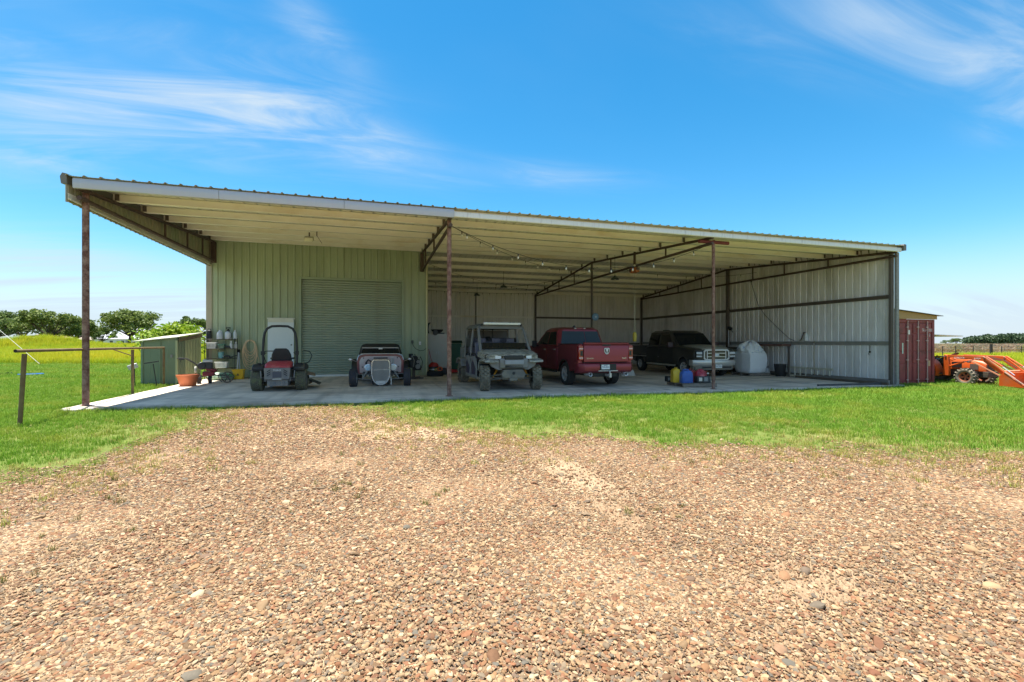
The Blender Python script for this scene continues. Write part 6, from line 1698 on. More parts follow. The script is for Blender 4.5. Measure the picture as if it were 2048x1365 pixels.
string_lights('festoon string swagged between the second and third front posts', (8.28, .25, 4.72), (16.85, .3, 4.66), .95, 11)
string_lights('festoon string running from the second post back to the ridge of the pickup truss', (8.25, .25, 4.74), (16.6, 7.6, 5.1), .55, 12)
string_lights('festoon string along the top of the back wall', (8.6, 16.6, 4.78), (16.6, 16.6, 4.78), .10, 16)
string_lights('festoon string crossing the deep half of the open bay under the rear slope', (8.45, 9.2, 5.2), (16.6, 14.2, 4.75), .35, 11)
string_lights('festoon string hanging near the back of the pickup truss', (9.0, 13.8, 4.95), (16.6, 8.5, 5.0), .55, 10)
string_lights('festoon string from the pickup truss towards the right wall', (16.7, 6.6, 5.0), (24.8, 6.2, 5.0), .35, 5)
for x, y, z, lab in ((12.9, 11.5, 4.55, 'dark pendant lamp shade hanging deep under the left of the open bay'), (16.75, 6.2, 4.42, 'grey-green pendant lamp shade just beyond the orange hoist'), (12.2, 15.2, 4.45, 'small dark pendant lamp shade in front of the back wall')):
    t = thing('pendant_lamp', lab, 'pendant lamp', (x, y, z)); g = G(); g.lathe([(.20, -.10), (.17, -.04), (.06, .02), (.04, .08), (.001, .10)], 20); put('lamp_shade', g, mat('lamp_grey_green', (.07, .09, .08), .5), t); g = G(); g.cyl((0, 0, .08), (0, 0, roof_z(y) - z - .03), .008, n=6); put('cord', g, M_BLACK, t); g = G(); g.ball((0, 0, -.09), .05, 10, 6); put('bulb', g, M_BULB, t)
t = thing('flood_light', 'small cream flood light fixed under the left roof in front of the roller door', 'flood light', (3.95, 5.05, 5.12)); g = G(); g.box((0, 0, 0), (.30, .22, .14), rot=(.4, 0, 0)); put('lamp_housing', g, mat('cream_housing', (.55, .50, .36), .5), t, bevel=.015); g = G(); g.box((.0, .1, .14), (.04, .04, .22)); g.box((.25, .1, .22), (.03, .03, .16)); put('bracket', g, M_DARKSTEEL, t); g = G(); g.tube([(.25, .1, .15), (.36, .1, -.02), (.42, .1, -.12)], .008, n=5); put('cord', g, M_DARKSTEEL, t); g = G(); g.box((0, -.1, -.05), (.26, .02, .11), rot=(.4, 0, 0)); put('lamp_lens', g, mat('cream_lens', (.7, .66, .5), .3), t)
hz = thing('chain_hoist', 'orange chain hoist hanging from the truss in the middle of the shed', 'hoist', (16.65, 4.35, 4.62))
g = G(); g.box((0, -.05, -.16), (.18, .34, .20)); g.cyl((-.13, .10, -.16), (.13, .10, -.16), .11, n=18); put('hoist_body', g, mat('hoist_orange', (.42, .13, .04), .5, var=.2), hz, bevel=.02)
g = G(); g.cyl((-.16, .12, -.15), (.16, .12, -.15), .07, n=14); g.box((0, -.24, -.13), (.12, .1, .1)); put('motor', g, M_DARKSTEEL, hz)
g = G(); g.box((0, -.05, -.02), (.12, .20, .10)); g.cyl((0, 0, 0), (0, 0, .75), .05, n=8); put('hanger', g, M_PRIMER, hz)
g = G(); g.cyl((0, 0, -.25), (0, 0, -2.75), .008, n=6)
for k in range(26): g.lathe([(.012, -.018), (.028, 0), (.012, .018)], 8, c=(0, 0, -1.55 - .046 * k))
put('chain', g, mat('pale_chain', (.50, .48, .38), .5), hz)
g = G(); g.lathe([(.001, -3.16), (.07, -3.14), (.09, -2.86), (.05, -2.76), (.001, -2.74)], 14); put('chain_bucket', g, mat('hook_yellow', (.55, .42, .05), .45), hz)
g = G(); g.ball((0, 0, .01), (.06, .03, .05), 8, 6); put('bulb', g, M_BULB, hz, loc=(-.1, -.16, .0))
t = thing('wall_fan', 'small blue round fan fixed to the centre column', 'fan', (16.78, 8.22, 2.72)); g = G(); g.lathe([(.001, -.03), (.17, -.03), (.19, 0), (.17, .03), (.001, .03)], 22, 'y'); put('fan_cage', g, mat('dusty_blue', (.14, .26, .40), .45, var=.2), t); g = G(); g.lathe([(.05, -.05), (.05, -.03), (.001, -.03)], 12, 'y'); put('fan_hub', g, mat('pale_blue_hub', (.4, .5, .6), .4), t); g = G(); g.box((-.06, .05, 0), (.05, .06, .08)); put('bracket', g, M_DARKSTEEL, t)

# ------------------------------------------------------------------ left lawn: rail, lean-to, stand
M_OLDPIPE = mat('weathered_rail_pipe', (.16, .105, .05), .85, var=.3, scale=9, color2=(.20, .16, .07), blotch=.5, bscale=4)
hr = thing('hitching_rail', 'weathered brown pipe rail on three leaning posts along the left edge of the slab', 'rail', (0, 0, 0))
RP = [((.17, -2.25, -.08), (.22, -2.22, 1.22), .036), ((-.43, 3.02, -.08), (-.43, 3.02, 1.22), .037), ((-.80, 5.95, -.08), (-.80, 5.95, 1.22), .037)]
for a, b, r in RP: g = G(); g.cyl(a, b, r * .92, r, n=14); put('post', g, M_OLDPIPE, hr)
g = G(); g.tube([(.21, -2.42, 1.275), (.22, -2.2, 1.275), (-.43, 3.02, 1.265), (-.82, 6.05, 1.25)], .030, n=12, caps=False)
g.lathe([(.001, 0), (.03, 0), (.03, .005), (.001, .005)], 12, 'y', c=(.211, -2.40, 1.275), mi=1); put('rail_pipe', g, [M_OLDPIPE, M_BLACK], hr)
g = G(); g.cyl((-.43, 2.98, 1.05), (-.56, 2.3, 1.24), .014, n=6); put('brace', g, M_OLDPIPE, hr)
lt = thing('lean_to', 'low green ribbed-metal lean-to with a sloping cream-edged roof left of the shed', 'lean-to shed', (0, 0, 0))
M_GREEN2 = mat('lean_to_green', (.17, .225, .145), .5, var=.08, scale=4, rand=.05); M_GREEN_LIT = mat('lean_to_green_lit', (.36, .40, .23), .5, var=.08, scale=4)  # paler green: light bounced off the slab put into the side wall's colour
LX0, LX1, LY0, LY1 = -1.55, -.52, 6.2, 8.55
ztl = lambda x, y: 1.46 + .118 * (x - LX0) + .085 * (y - LY0)
for i in range(2): wall_panel(lt, (LX0 + .515 * i, LY0), (1, 0), .515, -.12, ztl, M_GREEN2, n=1, flip=-1)
for i in range(3): wall_panel(lt, (LX1, LY0 + .783 * i), (0, 1), .783, -.12, ztl, M_GREEN_LIT if i else M_GREEN2, n=3, flip=-1)
for i in range(3): wall_panel(lt, (LX0, LY0 + .783 * i), (0, 1), .783, -.12, ztl, M_GREEN2, n=3, flip=1)
q = [(LX0 - .25, LY0 - .12), (LX1 + .08, LY0 - .12), (LX1 + .08, LY1), (LX0 - .25, LY1)]
g = G(); g.loft([[(x, y, ztl(x, y) + .02) for x, y in q], [(x, y, ztl(x, y) + .05) for x, y in q]]); put('roof', g, mat('cream_roof_edge', (.60, .57, .44), .5), lt)
g = G(); g.bar((LX1 + .06, LY0 + .1, ztl(LX1, LY0) - .06), (LX1 + .06, LY1 - .1, ztl(LX1, LY1) - .06), .03, .13); put('eave_board', g, mat('dark_eave_board', (.20, .16, .09), .7), lt)
g = G(); g.box((LX1 + .02, LY0 - .02, .72), (.06, .06, 1.56)); put('corner_trim', g, M_GREEN_LIT, lt); g = G(); g.box((LX1 - .12, LY0 - .06, .95), (.06, .04, .10)); put('door_latch', g, M_GREY, lt)
st = thing('folding_stand', 'black folding stand with a tilted grey tray on the grass by the lean-to', 'stand', (-1.12, 5.45, terr(-1, 5)), .15)
for x, y, tx in ((-.28, .0, -.30), (.28, .1, .18)): g = G(); g.cyl((x, y, 0), (tx, y, .78), .014, n=8); put('leg', g, M_BLACK, st)
g = G(); g.bar((-.05, .06, .80), (.32, .10, .86), .22, .035); put('stand_top', g, M_BLACK, st); g = G(); g.box((-.34, 0, .70), (.26, .22, .16), rot=(0, -.35, .2)); put('tray', g, mat('grey_tray', (.45, .46, .45), .35, .3), st, bevel=.02)
t = thing('paddling_pool', 'round blue plastic pool lying on the mown grass in the left field', 'paddling pool', (-7.93, 11.92, terr(-8, 12) + .005)); g = G(); g.lathe([(.001, .01), (.33, .012), (.36, .09), (.38, .12), (.40, .11), (.385, .0), (.001, .0)], 28); put('pool_shell', g, mat('pool_blue', (.03, .14, .42), .4, var=.1), t); g = G(); g.lathe([(.001, .013), (.30, .016)], 20); put('pool_floor', g, mat('pool_floor', (.05, .2, .5), .4), t)
t = thing('guy_wire', 'thin white guy wire slanting into the tall grass at the far left', 'wire', (0, 0, 0))
wa, wb = spot(80, 27), spot(-12, 27)
g = G(); g.cyl((wa.x, wa.y, .15), (wb.x, wb.y, 2.46), .010, n=6); put('wire_strand', g, mat('white_wire', (.75, .74, .68), .5), t); g = G(); g.cyl((wa.x + .05, wa.y, -.1), (wa.x, wa.y, .18), .03, n=6); put('anchor', g, M_RUST, t)
# ------------------------------------------------------------------ scattering: instances of small prototypes on a host sheet
def proto_collection(name, objs):
    c = bpy.data.collections.new(name)
    for o in objs:
        for k in list(o.users_collection): k.objects.unlink(o)
        c.objects.link(o)
    return c


def proto(name, g, m, smooth=0):
    me = g.mesh(name, m, smooth, fix=False) if isinstance(g, G) else g
    o = bpy.data.objects.new(name, me); COL.objects.link(o)
    return o


def scatter_group(name, coll, smin, smax, seed, tilt=0.1, flat=False):
    """geometry nodes: points by the 'density' attribute, one prototype each, random turn and size"""
    ng = bpy.data.node_groups.new(name, 'GeometryNodeTree')
    ng.interface.new_socket('Geometry', in_out='INPUT', socket_type='NodeSocketGeometry')
    ng.interface.new_socket('Geometry', in_out='OUTPUT', socket_type='NodeSocketGeometry')
    N, L = ng.nodes, ng.links
    gi, go = N.new('NodeGroupInput'), N.new('NodeGroupOutput')
    at = N.new('GeometryNodeInputNamedAttribute'); at.data_type = 'FLOAT'; at.inputs['Name'].default_value = 'density'
    dp = N.new('GeometryNodeDistributePointsOnFaces'); dp.distribute_method = 'RANDOM'
    dp.inputs['Seed'].default_value = seed
    L.new(gi.outputs[0], dp.inputs['Mesh']); L.new(at.outputs[0], dp.inputs['Density'])
    ci = N.new('GeometryNodeCollectionInfo'); ci.inputs['Collection'].default_value = coll
    ci.inputs['Separate Children'].default_value = True; ci.inputs['Reset Children'].default_value = True
    io = N.new('GeometryNodeInstanceOnPoints'); io.inputs['Pick Instance'].default_value = True
    L.new(dp.outputs['Points'], io.inputs['Points']); L.new(ci.outputs[0], io.inputs['Instance'])
    rv = N.new('FunctionNodeRandomValue'); rv.data_type = 'FLOAT_VECTOR'
    rv.inputs['Min'].default_value = (-tilt, -tilt, 0); rv.inputs['Max'].default_value = (tilt, tilt, 6.2832); rv.inputs['Seed'].default_value = seed + 1
    L.new(rv.outputs['Value'], io.inputs['Rotation'])
    sa = N.new('GeometryNodeInputNamedAttribute'); sa.data_type = 'FLOAT'; sa.inputs['Name'].default_value = 'size'
    rs = N.new('FunctionNodeRandomValue'); rs.data_type = 'FLOAT'
    rs.inputs[2].default_value = smin; rs.inputs[3].default_value = smax; rs.inputs['Seed'].default_value = seed + 2
    # skew towards small: square the random fraction
    sc = rs.outputs[1]
    if flat:
        r01 = N.new('FunctionNodeRandomValue'); r01.data_type = 'FLOAT'; r01.inputs['Seed'].default_value = seed + 3
        pw = N.new('ShaderNodeMath'); pw.operation = 'POWER'; pw.inputs[1].default_value = 2.2; L.new(r01.outputs[1], pw.inputs[0])
        mr = N.new('ShaderNodeMapRange'); mr.inputs['To Min'].default_value = smin; mr.inputs['To Max'].default_value = smax
        L.new(pw.outputs[0], mr.inputs['Value']); sc = mr.outputs[0]
    mu = N.new('ShaderNodeMath'); mu.operation = 'MULTIPLY'
    # the size attribute is read before points exist, so it is carried over by the distribution
    L.new(sc, mu.inputs[0]); L.new(sa.outputs[0], mu.inputs[1])
    L.new(mu.outputs[0], io.inputs['Scale'])
    L.new(io.outputs[0], go.inputs[0])
    return ng


def scatter(name, cells, coll, smin, smax, seed, zf, tilt=.1, flat=False):
    """cells: list of (x0,y0,step,density,size) squares"""
    v, f, d, s = [], [], [], []
    for x, y, st, de, si in cells:
        o = len(v)
        v += [(x, y, zf(x, y)), (x + st, y, zf(x + st, y)), (x + st, y + st, zf(x + st, y + st)), (x, y + st, zf(x, y + st))]
        f.append((o, o + 1, o + 2, o + 3)); d += [de] * 4; s += [si] * 4
    me = bpy.data.meshes.new(name); me.from_pydata(v, [], f)
    a = me.attributes.new('density', 'FLOAT', 'POINT'); a.data.foreach_set('value', d)
    a = me.attributes.new('size', 'FLOAT', 'POINT'); a.data.foreach_set('value', s)
    o = bpy.data.objects.new(name, me); COL.objects.link(o)
    md = o.modifiers.new('scatter', 'NODES'); md.node_group = scatter_group(name, coll, smin, smax, seed, tilt, flat)
    return kind(o, 'stuff')


def ramp_rand_mat(name, cols, rough=.8, noise=0.0, nscale=30, trans=0.0, patch=None, pscale=.3):
    """colour picked per instance from a list, with a little noise; patch=(colour list) mixes a second list in by location"""
    mt = bpy.data.materials.new(name); mt.use_nodes = True
    nt = mt.node_tree; N, L = nt.nodes, nt.links
    b = N['Principled BSDF']; b.inputs['Roughness'].default_value = rough; b.inputs['Specular IOR Level'].default_value = .25
    oi = N.new('ShaderNodeObjectInfo')

    def ramp(cs):
        r = N.new('ShaderNodeValToRGB'); el = r.color_ramp.elements
        el[0].color = (*cs[0], 1); el[1].color = (*cs[-1], 1)
        for i, c in enumerate(cs[1:-1]): e = el.new((i + 1) / (len(cs) - 1)); e.color = (*c, 1)
        L.new(oi.outputs['Random'], r.inputs['Fac']); return r.outputs['Color']
    cur = ramp(cols)
    ge = N.new('ShaderNodeNewGeometry')
    if patch:
        n = N.new('ShaderNodeTexNoise'); n.inputs['Scale'].default_value = pscale; n.inputs['Detail'].default_value = 5
        L.new(ge.outputs['Position'], n.inputs['Vector'])
        r = N.new('ShaderNodeMapRange'); r.inputs['From Min'].default_value = .48; r.inputs['From Max'].default_value = .70
        L.new(n.outputs['Fac'], r.inputs['Value'])
        m = N.new('ShaderNodeMix'); m.data_type = 'RGBA'; L.new(r.outputs[0], m.inputs['Factor']); L.new(cur, m.inputs[6]); L.new(ramp(patch), m.inputs[7]); cur = m.outputs[2]
    if noise:
        n = N.new('ShaderNodeTexNoise'); n.inputs['Scale'].default_value = nscale; n.inputs['Detail'].default_value = 3
        L.new(ge.outputs['Position'], n.inputs['Vector'])
        r = N.new('ShaderNodeMapRange'); r.inputs['To Min'].default_value = 1 - noise; r.inputs['To Max'].default_value = 1 + noise
        L.new(n.outputs['Fac'], r.inputs['Value'])
        h = N.new('ShaderNodeHueSaturation'); L.new(cur, h.inputs['Color']); L.new(r.outputs[0], h.inputs['Value']); cur = h.outputs[0]
    L.new(cur, b.inputs['Base Color'])
    if trans:
        tr_ = N.new('ShaderNodeBsdfTranslucent'); L.new(cur, tr_.inputs['Color'])
        ms = N.new('ShaderNodeMixShader'); ms.inputs[0].default_value = trans
        out = N['Material Output']; L.new(b.outputs[0], ms.inputs[1]); L.new(tr_.outputs[0], ms.inputs[2]); L.new(ms.outputs[0], out.inputs[0])
    return mt


rnd = random.Random(11)
# ------------------------------------------------------------------ pebbles
M_PEB = ramp_rand_mat('pebbles', [(0.082, 0.048, 0.027), (0.279, 0.168, 0.083), (0.184, 0.079, 0.037), (0.382, 0.270, 0.150), (0.238, 0.107, 0.053), (0.133, 0.107, 0.078), (0.305, 0.192, 0.100), (0.446, 0.354, 0.221), (0.185, 0.079, 0.043), (0.139, 0.075, 0.039), (0.119, 0.107, 0.085), (0.327, 0.218, 0.119), (0.138, 0.085, 0.045), (0.191, 0.148, 0.100)], .8, .22, 60)
pebs = []
for i in range(12):
    bm = bmesh.new(); bmesh.ops.create_icosphere(bm, subdivisions=2, radius=1)
    sx_, sy_, sz_ = rnd.uniform(.7, 1.45), rnd.uniform(.5, .95), rnd.uniform(.26, .50)
    for v in bm.verts:
        n_ = 1 + .42 * mnoise.noise(v.co * .95 + Vector((i * 9, 0, 0))) + .14 * mnoise.noise(v.co * 2.4 + Vector((0, i * 7, 0)))
        v.co = Vector((v.co.x * sx_ * n_, v.co.y * sy_ * n_, v.co.z * sz_ * n_))
        if i % 3 == 0: v.co.z = min(v.co.z, sz_ * .62)          # split face
    me = bpy.data.meshes.new('pebble'); bm.to_mesh(me); bm.free(); me.materials.append(M_PEB)
    me.polygons.foreach_set('use_smooth', [True] * len(me.polygons)); me.set_sharp_from_angle(angle=math.radians(38))
    pebs.append(proto('pebble', me, None))
PEB = proto_collection('pebble_prototypes', pebs)


def cam_w(x, y): return (x - CAM[0]) * math.sin(YAW) + (y - CAM[1]) * math.cos(YAW)


def bare(x, y):
    """sandy bare patches with few stones"""
    n = mnoise.noise((x * .55 + 3, y * .55, 1.7)) + .5 * mnoise.noise((x * 1.3, y * 1.3, 4.2))
    b = max(0, min(.82, (n - .22) * 2.4))
    for cx, cy, rx, ry in ((8.55, -7.6, .45, 1.3), (8.35, -8.9, .35, .6), (8.9, -10.3, .7, .35)):
        b = max(b, 1.15 * math.exp(-(((x - cx) / rx) ** 2 + ((y - cy) / ry) ** 2)))
    return min(1, b)


cells = []; st = .25
for j in range(-58, -1):
    for i in range(-30, 90):
        x, y = i * st, j * st
        rx, ry = x - CAM[0], y - CAM[1]
        w = rx * math.sin(YAW) + ry * math.cos(YAW); r = rx * math.cos(YAW) - ry * math.sin(YAW)
        if w < -1.5 or abs(r) > 1.22 * max(w, 0) + 4.5: continue
        off = w < .9 or abs(r) > 1.2 * w + .8
        e = gravel_edge(x + .12, y + .12)
        if e < -.35: continue
        fade = max(0, min(1, (e + .35) / 1.0))
        fade *= 1 - .90 * bare(x + .12, y + .12)
        dens = 4600 if w < 4.5 else 3200 if w < 7 else 1900
        if off: dens = 900
        cells.append((x, y, st, dens * fade, 1.3 if off else 1.0 if w < 4.5 else 1.12 if w < 7 else 1.3))
scatter('gravel', cells, PEB, .005, .0205, 5, lambda x, y: terr(x, y) + .027, tilt=.35, flat=True)
# crushed fines between the pebbles near the viewer
fine = [(x, y, s_, (7000 if cam_w(x, y) < 4 else 4200) * min(1, d_ / 1400 + .08), 1.0) for x, y, s_, d_, q_ in cells if 1 < cam_w(x, y) < 6.5]
scatter('gravel_fines', fine, PEB, .0022, .0075, 6, lambda x, y: terr(x, y) + .028, tilt=.5, flat=True)
# sparse larger cobbles among the gravel
cells = [(x, y, s_, (7 if bare(x, y) < .5 else 3) * (1 if gravel_edge(x, y) > .3 else .2), 1) for x, y, s_, d_, q_ in cells]
scatter('loose_cobbles', cells, PEB, .028, .05, 9, lambda x, y: terr(x, y) + .029, tilt=.3, flat=True)

# ------------------------------------------------------------------ grass
def blade(g, x, y, h, w, lean, a):
    dx, dy = math.cos(a), math.sin(a); px, py = -dy * w, dx * w
    m = (x + dx * lean * .35, y + dy * lean * .35, h * .6); t = (x + dx * lean, y + dy * lean, h)
    g.add([(x - px, y - py, 0), (x + px, y + py, 0), (m[0] + px * .7, m[1] + py * .7, m[2]), (m[0] - px * .7, m[1] - py * .7, m[2]), t], [(0, 1, 2, 3), (3, 2, 4)])


def tuft(n, R, h0, h1, w, seed, spread=.6):
    g = G(); q = random.Random(seed)
    for _ in range(n):
        a = q.uniform(0, 2 * PI); rr_ = R * math.sqrt(q.random()); h = q.uniform(h0, h1)
        blade(g, rr_ * math.cos(a), rr_ * math.sin(a), h, w * q.uniform(.7, 1.2), h * spread * q.uniform(.2, 1), q.uniform(0, 2 * PI))
    return g


M_GRASS = ramp_rand_mat('lawn_blades', [(0.108, 0.245, 0.019), (0.178, 0.333, 0.028), (0.146, 0.284, 0.023), (0.238, 0.382, 0.042), (0.194, 0.343, 0.030), (0.281, 0.372, 0.067)], .6, .15, 3, .3,
                        patch=[(0.224, 0.327, 0.026), (0.310, 0.370, 0.039), (0.370, 0.370, 0.069), (0.258, 0.335, 0.034)], pscale=.7)
M_DRYGRASS = ramp_rand_mat('dry_blades', [(.42, .34, .11), (.34, .34, .07), (.50, .37, .16), (.28, .33, .05), (.46, .33, .12)], .7, .15, 6, .3)
LAWN = proto_collection('lawn_prototypes', [proto('lawn_tuft', tuft(26, .11, .025, .095, .0035, 20 + i), M_GRASS) for i in range(5)])
DRY = proto_collection('dry_prototypes', [proto('dry_tuft', tuft(22, .07, .02, .07, .003, 40 + i, .9), M_DRYGRASS) for i in range(4)])
WEED = proto_collection('weed_prototypes', [proto('weed_tuft', tuft(26, .06, .03, .10, .004, 60 + i, .9), ramp_rand_mat('weed_blades', [(.13, .15, .035), (.20, .20, .06), (.27, .21, .09)], .7, .1, 5, .3)) for i in range(3)])


def cam_rw(x, y):
    rx, ry = x - CAM[0], y - CAM[1]
    return rx * math.cos(YAW) - ry * math.sin(YAW), rx * math.sin(YAW) + ry * math.cos(YAW)


def under_shed(x, y): return -.3 < x < 25.35 and -.36 < y < 17.3
cells = []; dcells = []
st = .5
for j in range(-28, 60):
    for i in range(-90, 120):
        x, y = i * st, j * st
        r, w = cam_rw(x, y)
        if w < -2 or abs(r) > 1.25 * max(w, 0) + 6: continue
        if under_shed(x + .25, y + .25): continue
        if x > 25 and y > 20 or (x < 25 and x > -3 and y > 17): continue
        if -1.6 < x < 8.4 and y > 8.0: continue
        e = gravel_edge(x + .25, y + .25)
        if w < 32:
            d = 150 if w < 12 else 80 if w < 18 else 40
            sz = 1.0 if w < 12 else 1.35 if w < 18 else 1.9
            fade = max(0, min(1, (-e + .35) / 1.9)) ** 1.3
            # dirt strip right along the slab front, thin lawn at the driveway mouth
            if -.9 < y < -.3 and 3 < x < 25: fade *= .45
            if 5.0 < x < 8 and -3 < y < -.5: fade *= .6
            fade *= .62 + .38 * max(0, min(1, .6 + 1.6 * mnoise.noise((x * .8, y * .8, 12))))
            if fade > .02: cells.append((x, y, st, d * fade, sz * (.75 + .25 * fade) * (1 + .45 * mnoise.noise((x * .45, y * .45, 31)))))
        if -1.6 < e < 2.1 and w < 17:
            dcells.append((x, y, st, 70 * math.exp(-((e - .25) / .85) ** 2) * max(.12, .55 + .9 * mnoise.noise((x * .7, y * .7, 17))), 1.0))
scatter('lawn_grass', cells, LAWN, .75, 1.25, 21, lambda x, y: terr(x, y) + .002, tilt=.12)
# the right end of the gravel edge is thin and parched
for j in range(-24, -8):
    for i in range(24, 50):
        x, y = i * st, j * st
        if -2.5 < gravel_edge(x, y) < 2.2: dcells.append((x, y, st, 14 * max(0, .5 + mnoise.noise((x * .9, y * .9, 0))), 1.1))
scatter('dry_grass', dcells, DRY, .7, 1.3, 31, lambda x, y: terr(x, y) + .02, tilt=.2)
# weeds coming up through the gravel
wc = []
for j in range(-46, -10):
    for i in range(0, 60):
        x, y = i * .25, j * .25
        if gravel_edge(x, y) < .3: continue
        n_ = mnoise.noise((x * .9 + 9, y * .9, 2.2))
        wc.append((x, y, .25, (.5 if n_ < .22 else 3.5), .55 if y < -9 else 1.0))
scatter('gravel_weeds', wc, WEED, .35, .85, 41, lambda x, y: terr(x, y) + .026, tilt=.2)

# tall meadow to the left, and rough growth to the right
M_MEADOW = ramp_rand_mat('meadow_blades', [(.28, .42, .02), (.38, .48, .02), (.48, .48, .025), (.44, .46, .03), (.32, .44, .02)], .7, .12, 1, .35, patch=[(.62, .48, .02), (.52, .48, .02), (.66, .52, .03)], pscale=.09)
MEADOW = proto_collection('meadow_prototypes', [proto('meadow_clump', tuft(60, .42, .30, .75, .012, 80 + i, .45), M_MEADOW) for i in range(4)])
cells = []
st = 2.0
for j in range(0, 60):
    for i in range(-90, 12):
        x, y = i * st, j * st
        r, w = cam_rw(x, y)
        if w < 27 or w > 115 or r > -.60 * w or r < -1.32 * w: continue
        d = 5.0 if w < 45 else 3.2 if w < 70 else 1.8
        cells.append((x, y, st, d * (1 if w > 30 else .5 + (w - 27) / 6), (.75 if w < 31 else 1.0 if w < 45 else 1.25 if w < 70 else 1.6)))
scatter('meadow_grass', cells, MEADOW, .75, 1.2, 51, lambda x, y: far_z(x, y), tilt=.1)
cells = []
for j in range(-30, 60):
    for i in range(10, 110):
        x, y = i * st, j * st
        r, w = cam_rw(x, y)
        if w < 33 or w > 72 or r < .86 * w or r > 1.3 * w: continue
        n_ = mnoise.noise((x * .08, y * .08, 5))
        cells.append((x, y, st, 3.0, (.55 + .35 * (n_ > .1)) * (1 if w < 50 else 1.3)))
scatter('rough_grass', cells, MEADOW, .7, 1.2, 53, lambda x, y: far_z(x, y), tilt=.1)
# standing dry corn
M_CORN = ramp_rand_mat('dry_corn', [(.62, .45, .28), (.70, .53, .35), (.50, .33, .20), (.64, .50, .36), (.46, .42, .15)], .8, .15, 2, .3)


def corn(seed):
    g = G(); q = random.Random(seed)
    for k in range(9):
        x, y = q.uniform(-.5, .5), q.uniform(-.5, .5); h = q.uniform(1.25, 1.6)
        g.tube([(x, y, 0), (x + q.uniform(-.05, .05), y, h)], [.018, .008], n=4, caps=False)
        for m in range(7):
            a = q.uniform(0, 2 * PI); z = h * q.uniform(.25, .95); l = q.uniform(.25, .5)
            dx, dy = math.cos(a) * l, math.sin(a) * l
            g.add([(x - dy * .05, y + dx * .05, z), (x + dy * .05, y - dx * .05, z), (x + dx * .6, y + dy * .6, z + .10), (x + dx, y + dy, z - .16)], [(0, 1, 2), (0, 2, 3)])
    return g


CORN = proto_collection('corn_prototypes', [proto('corn_clump', corn(90 + i), M_CORN) for i in range(4)])
cells = []
for j in range(-20, 110):
    for i in range(20, 160):
        x, y = i * st, j * st
        r, w = cam_rw(x, y)
        if w < 66 or w > 120 or r < .82 * w or r > 1.32 * w: continue
        n_ = mnoise.noise((x * .03, y * .03, 8))
        cells.append((x, y, st, 1.3 if (n_ > -.28 or w > 85) else .25, 1.0))
scatter('corn_field', cells, CORN, .85, 1.15, 61, lambda x, y: far_z(x, y), tilt=.06)

# ------------------------------------------------------------------ trees
M_BARK = mat('oak_bark', (.075, .058, .042), .9, var=.3, scale=6)
def leaf_mat(name, cols, t=.3): return ramp_leaf(name, cols, t)


def ramp_leaf(name, cols, t):
    """leaf colour varies from spray to spray inside one crown"""
    mt = bpy.data.materials.new(name); mt.use_nodes = True
    nt = mt.node_tree; N, L = nt.nodes, nt.links
    b = N['Principled BSDF']; b.inputs['Roughness'].default_value = .6; b.inputs['Specular IOR Level'].default_value = .3
    ge = N.new('ShaderNodeNewGeometry'); r = N.new('ShaderNodeValToRGB'); el = r.color_ramp.elements
    el[0].color = (*cols[0], 1); el[1].color = (*cols[-1], 1)
    for i, c in enumerate(cols[1:-1]): e = el.new((i + 1) / (len(cols) - 1)); e.color = (*c, 1)
    L.new(ge.outputs['Random Per Island'], r.inputs['Fac']); L.new(r.outputs['Color'], b.inputs['Base Color'])
    tr_ = N.new('ShaderNodeBsdfTranslucent'); L.new(r.outputs['Color'], tr_.inputs['Color'])
    ms = N.new('ShaderNodeMixShader'); ms.inputs[0].default_value = t
    L.new(b.outputs[0], ms.inputs[1]); L.new(tr_.outputs[0], ms.inputs[2]); L.new(ms.outputs[0], N['Material Output'].inputs[0])
    return mt


M_OAK = leaf_mat('oak_leaves', [(.09, .14, .035), (.14, .20, .04), (.19, .24, .055), (.11, .165, .04), (.23, .26, .075)])
M_OAK2 = leaf_mat('oak_leaves_dark', [(.08, .13, .04), (.12, .18, .048), (.16, .21, .058)])


def spray(g, c, s, q):
    n = Vector((q.gauss(0, 1), q.gauss(0, 1), q.gauss(.7, 1))).normalized()
    u = n.orthogonal().normalized(); v = n.cross(u); a = q.uniform(0, 6.28)
    u, v = u * math.cos(a) + v * math.sin(a), v * math.cos(a) - u * math.sin(a)
    c = Vector(c)
    g.add([c - u * s - v * s * .3, c - v * s * .8 + u * s * .2, c + u * s + v * s * .2, c + v * s * .8 - u * s * .1], [(0, 1, 2, 3)])


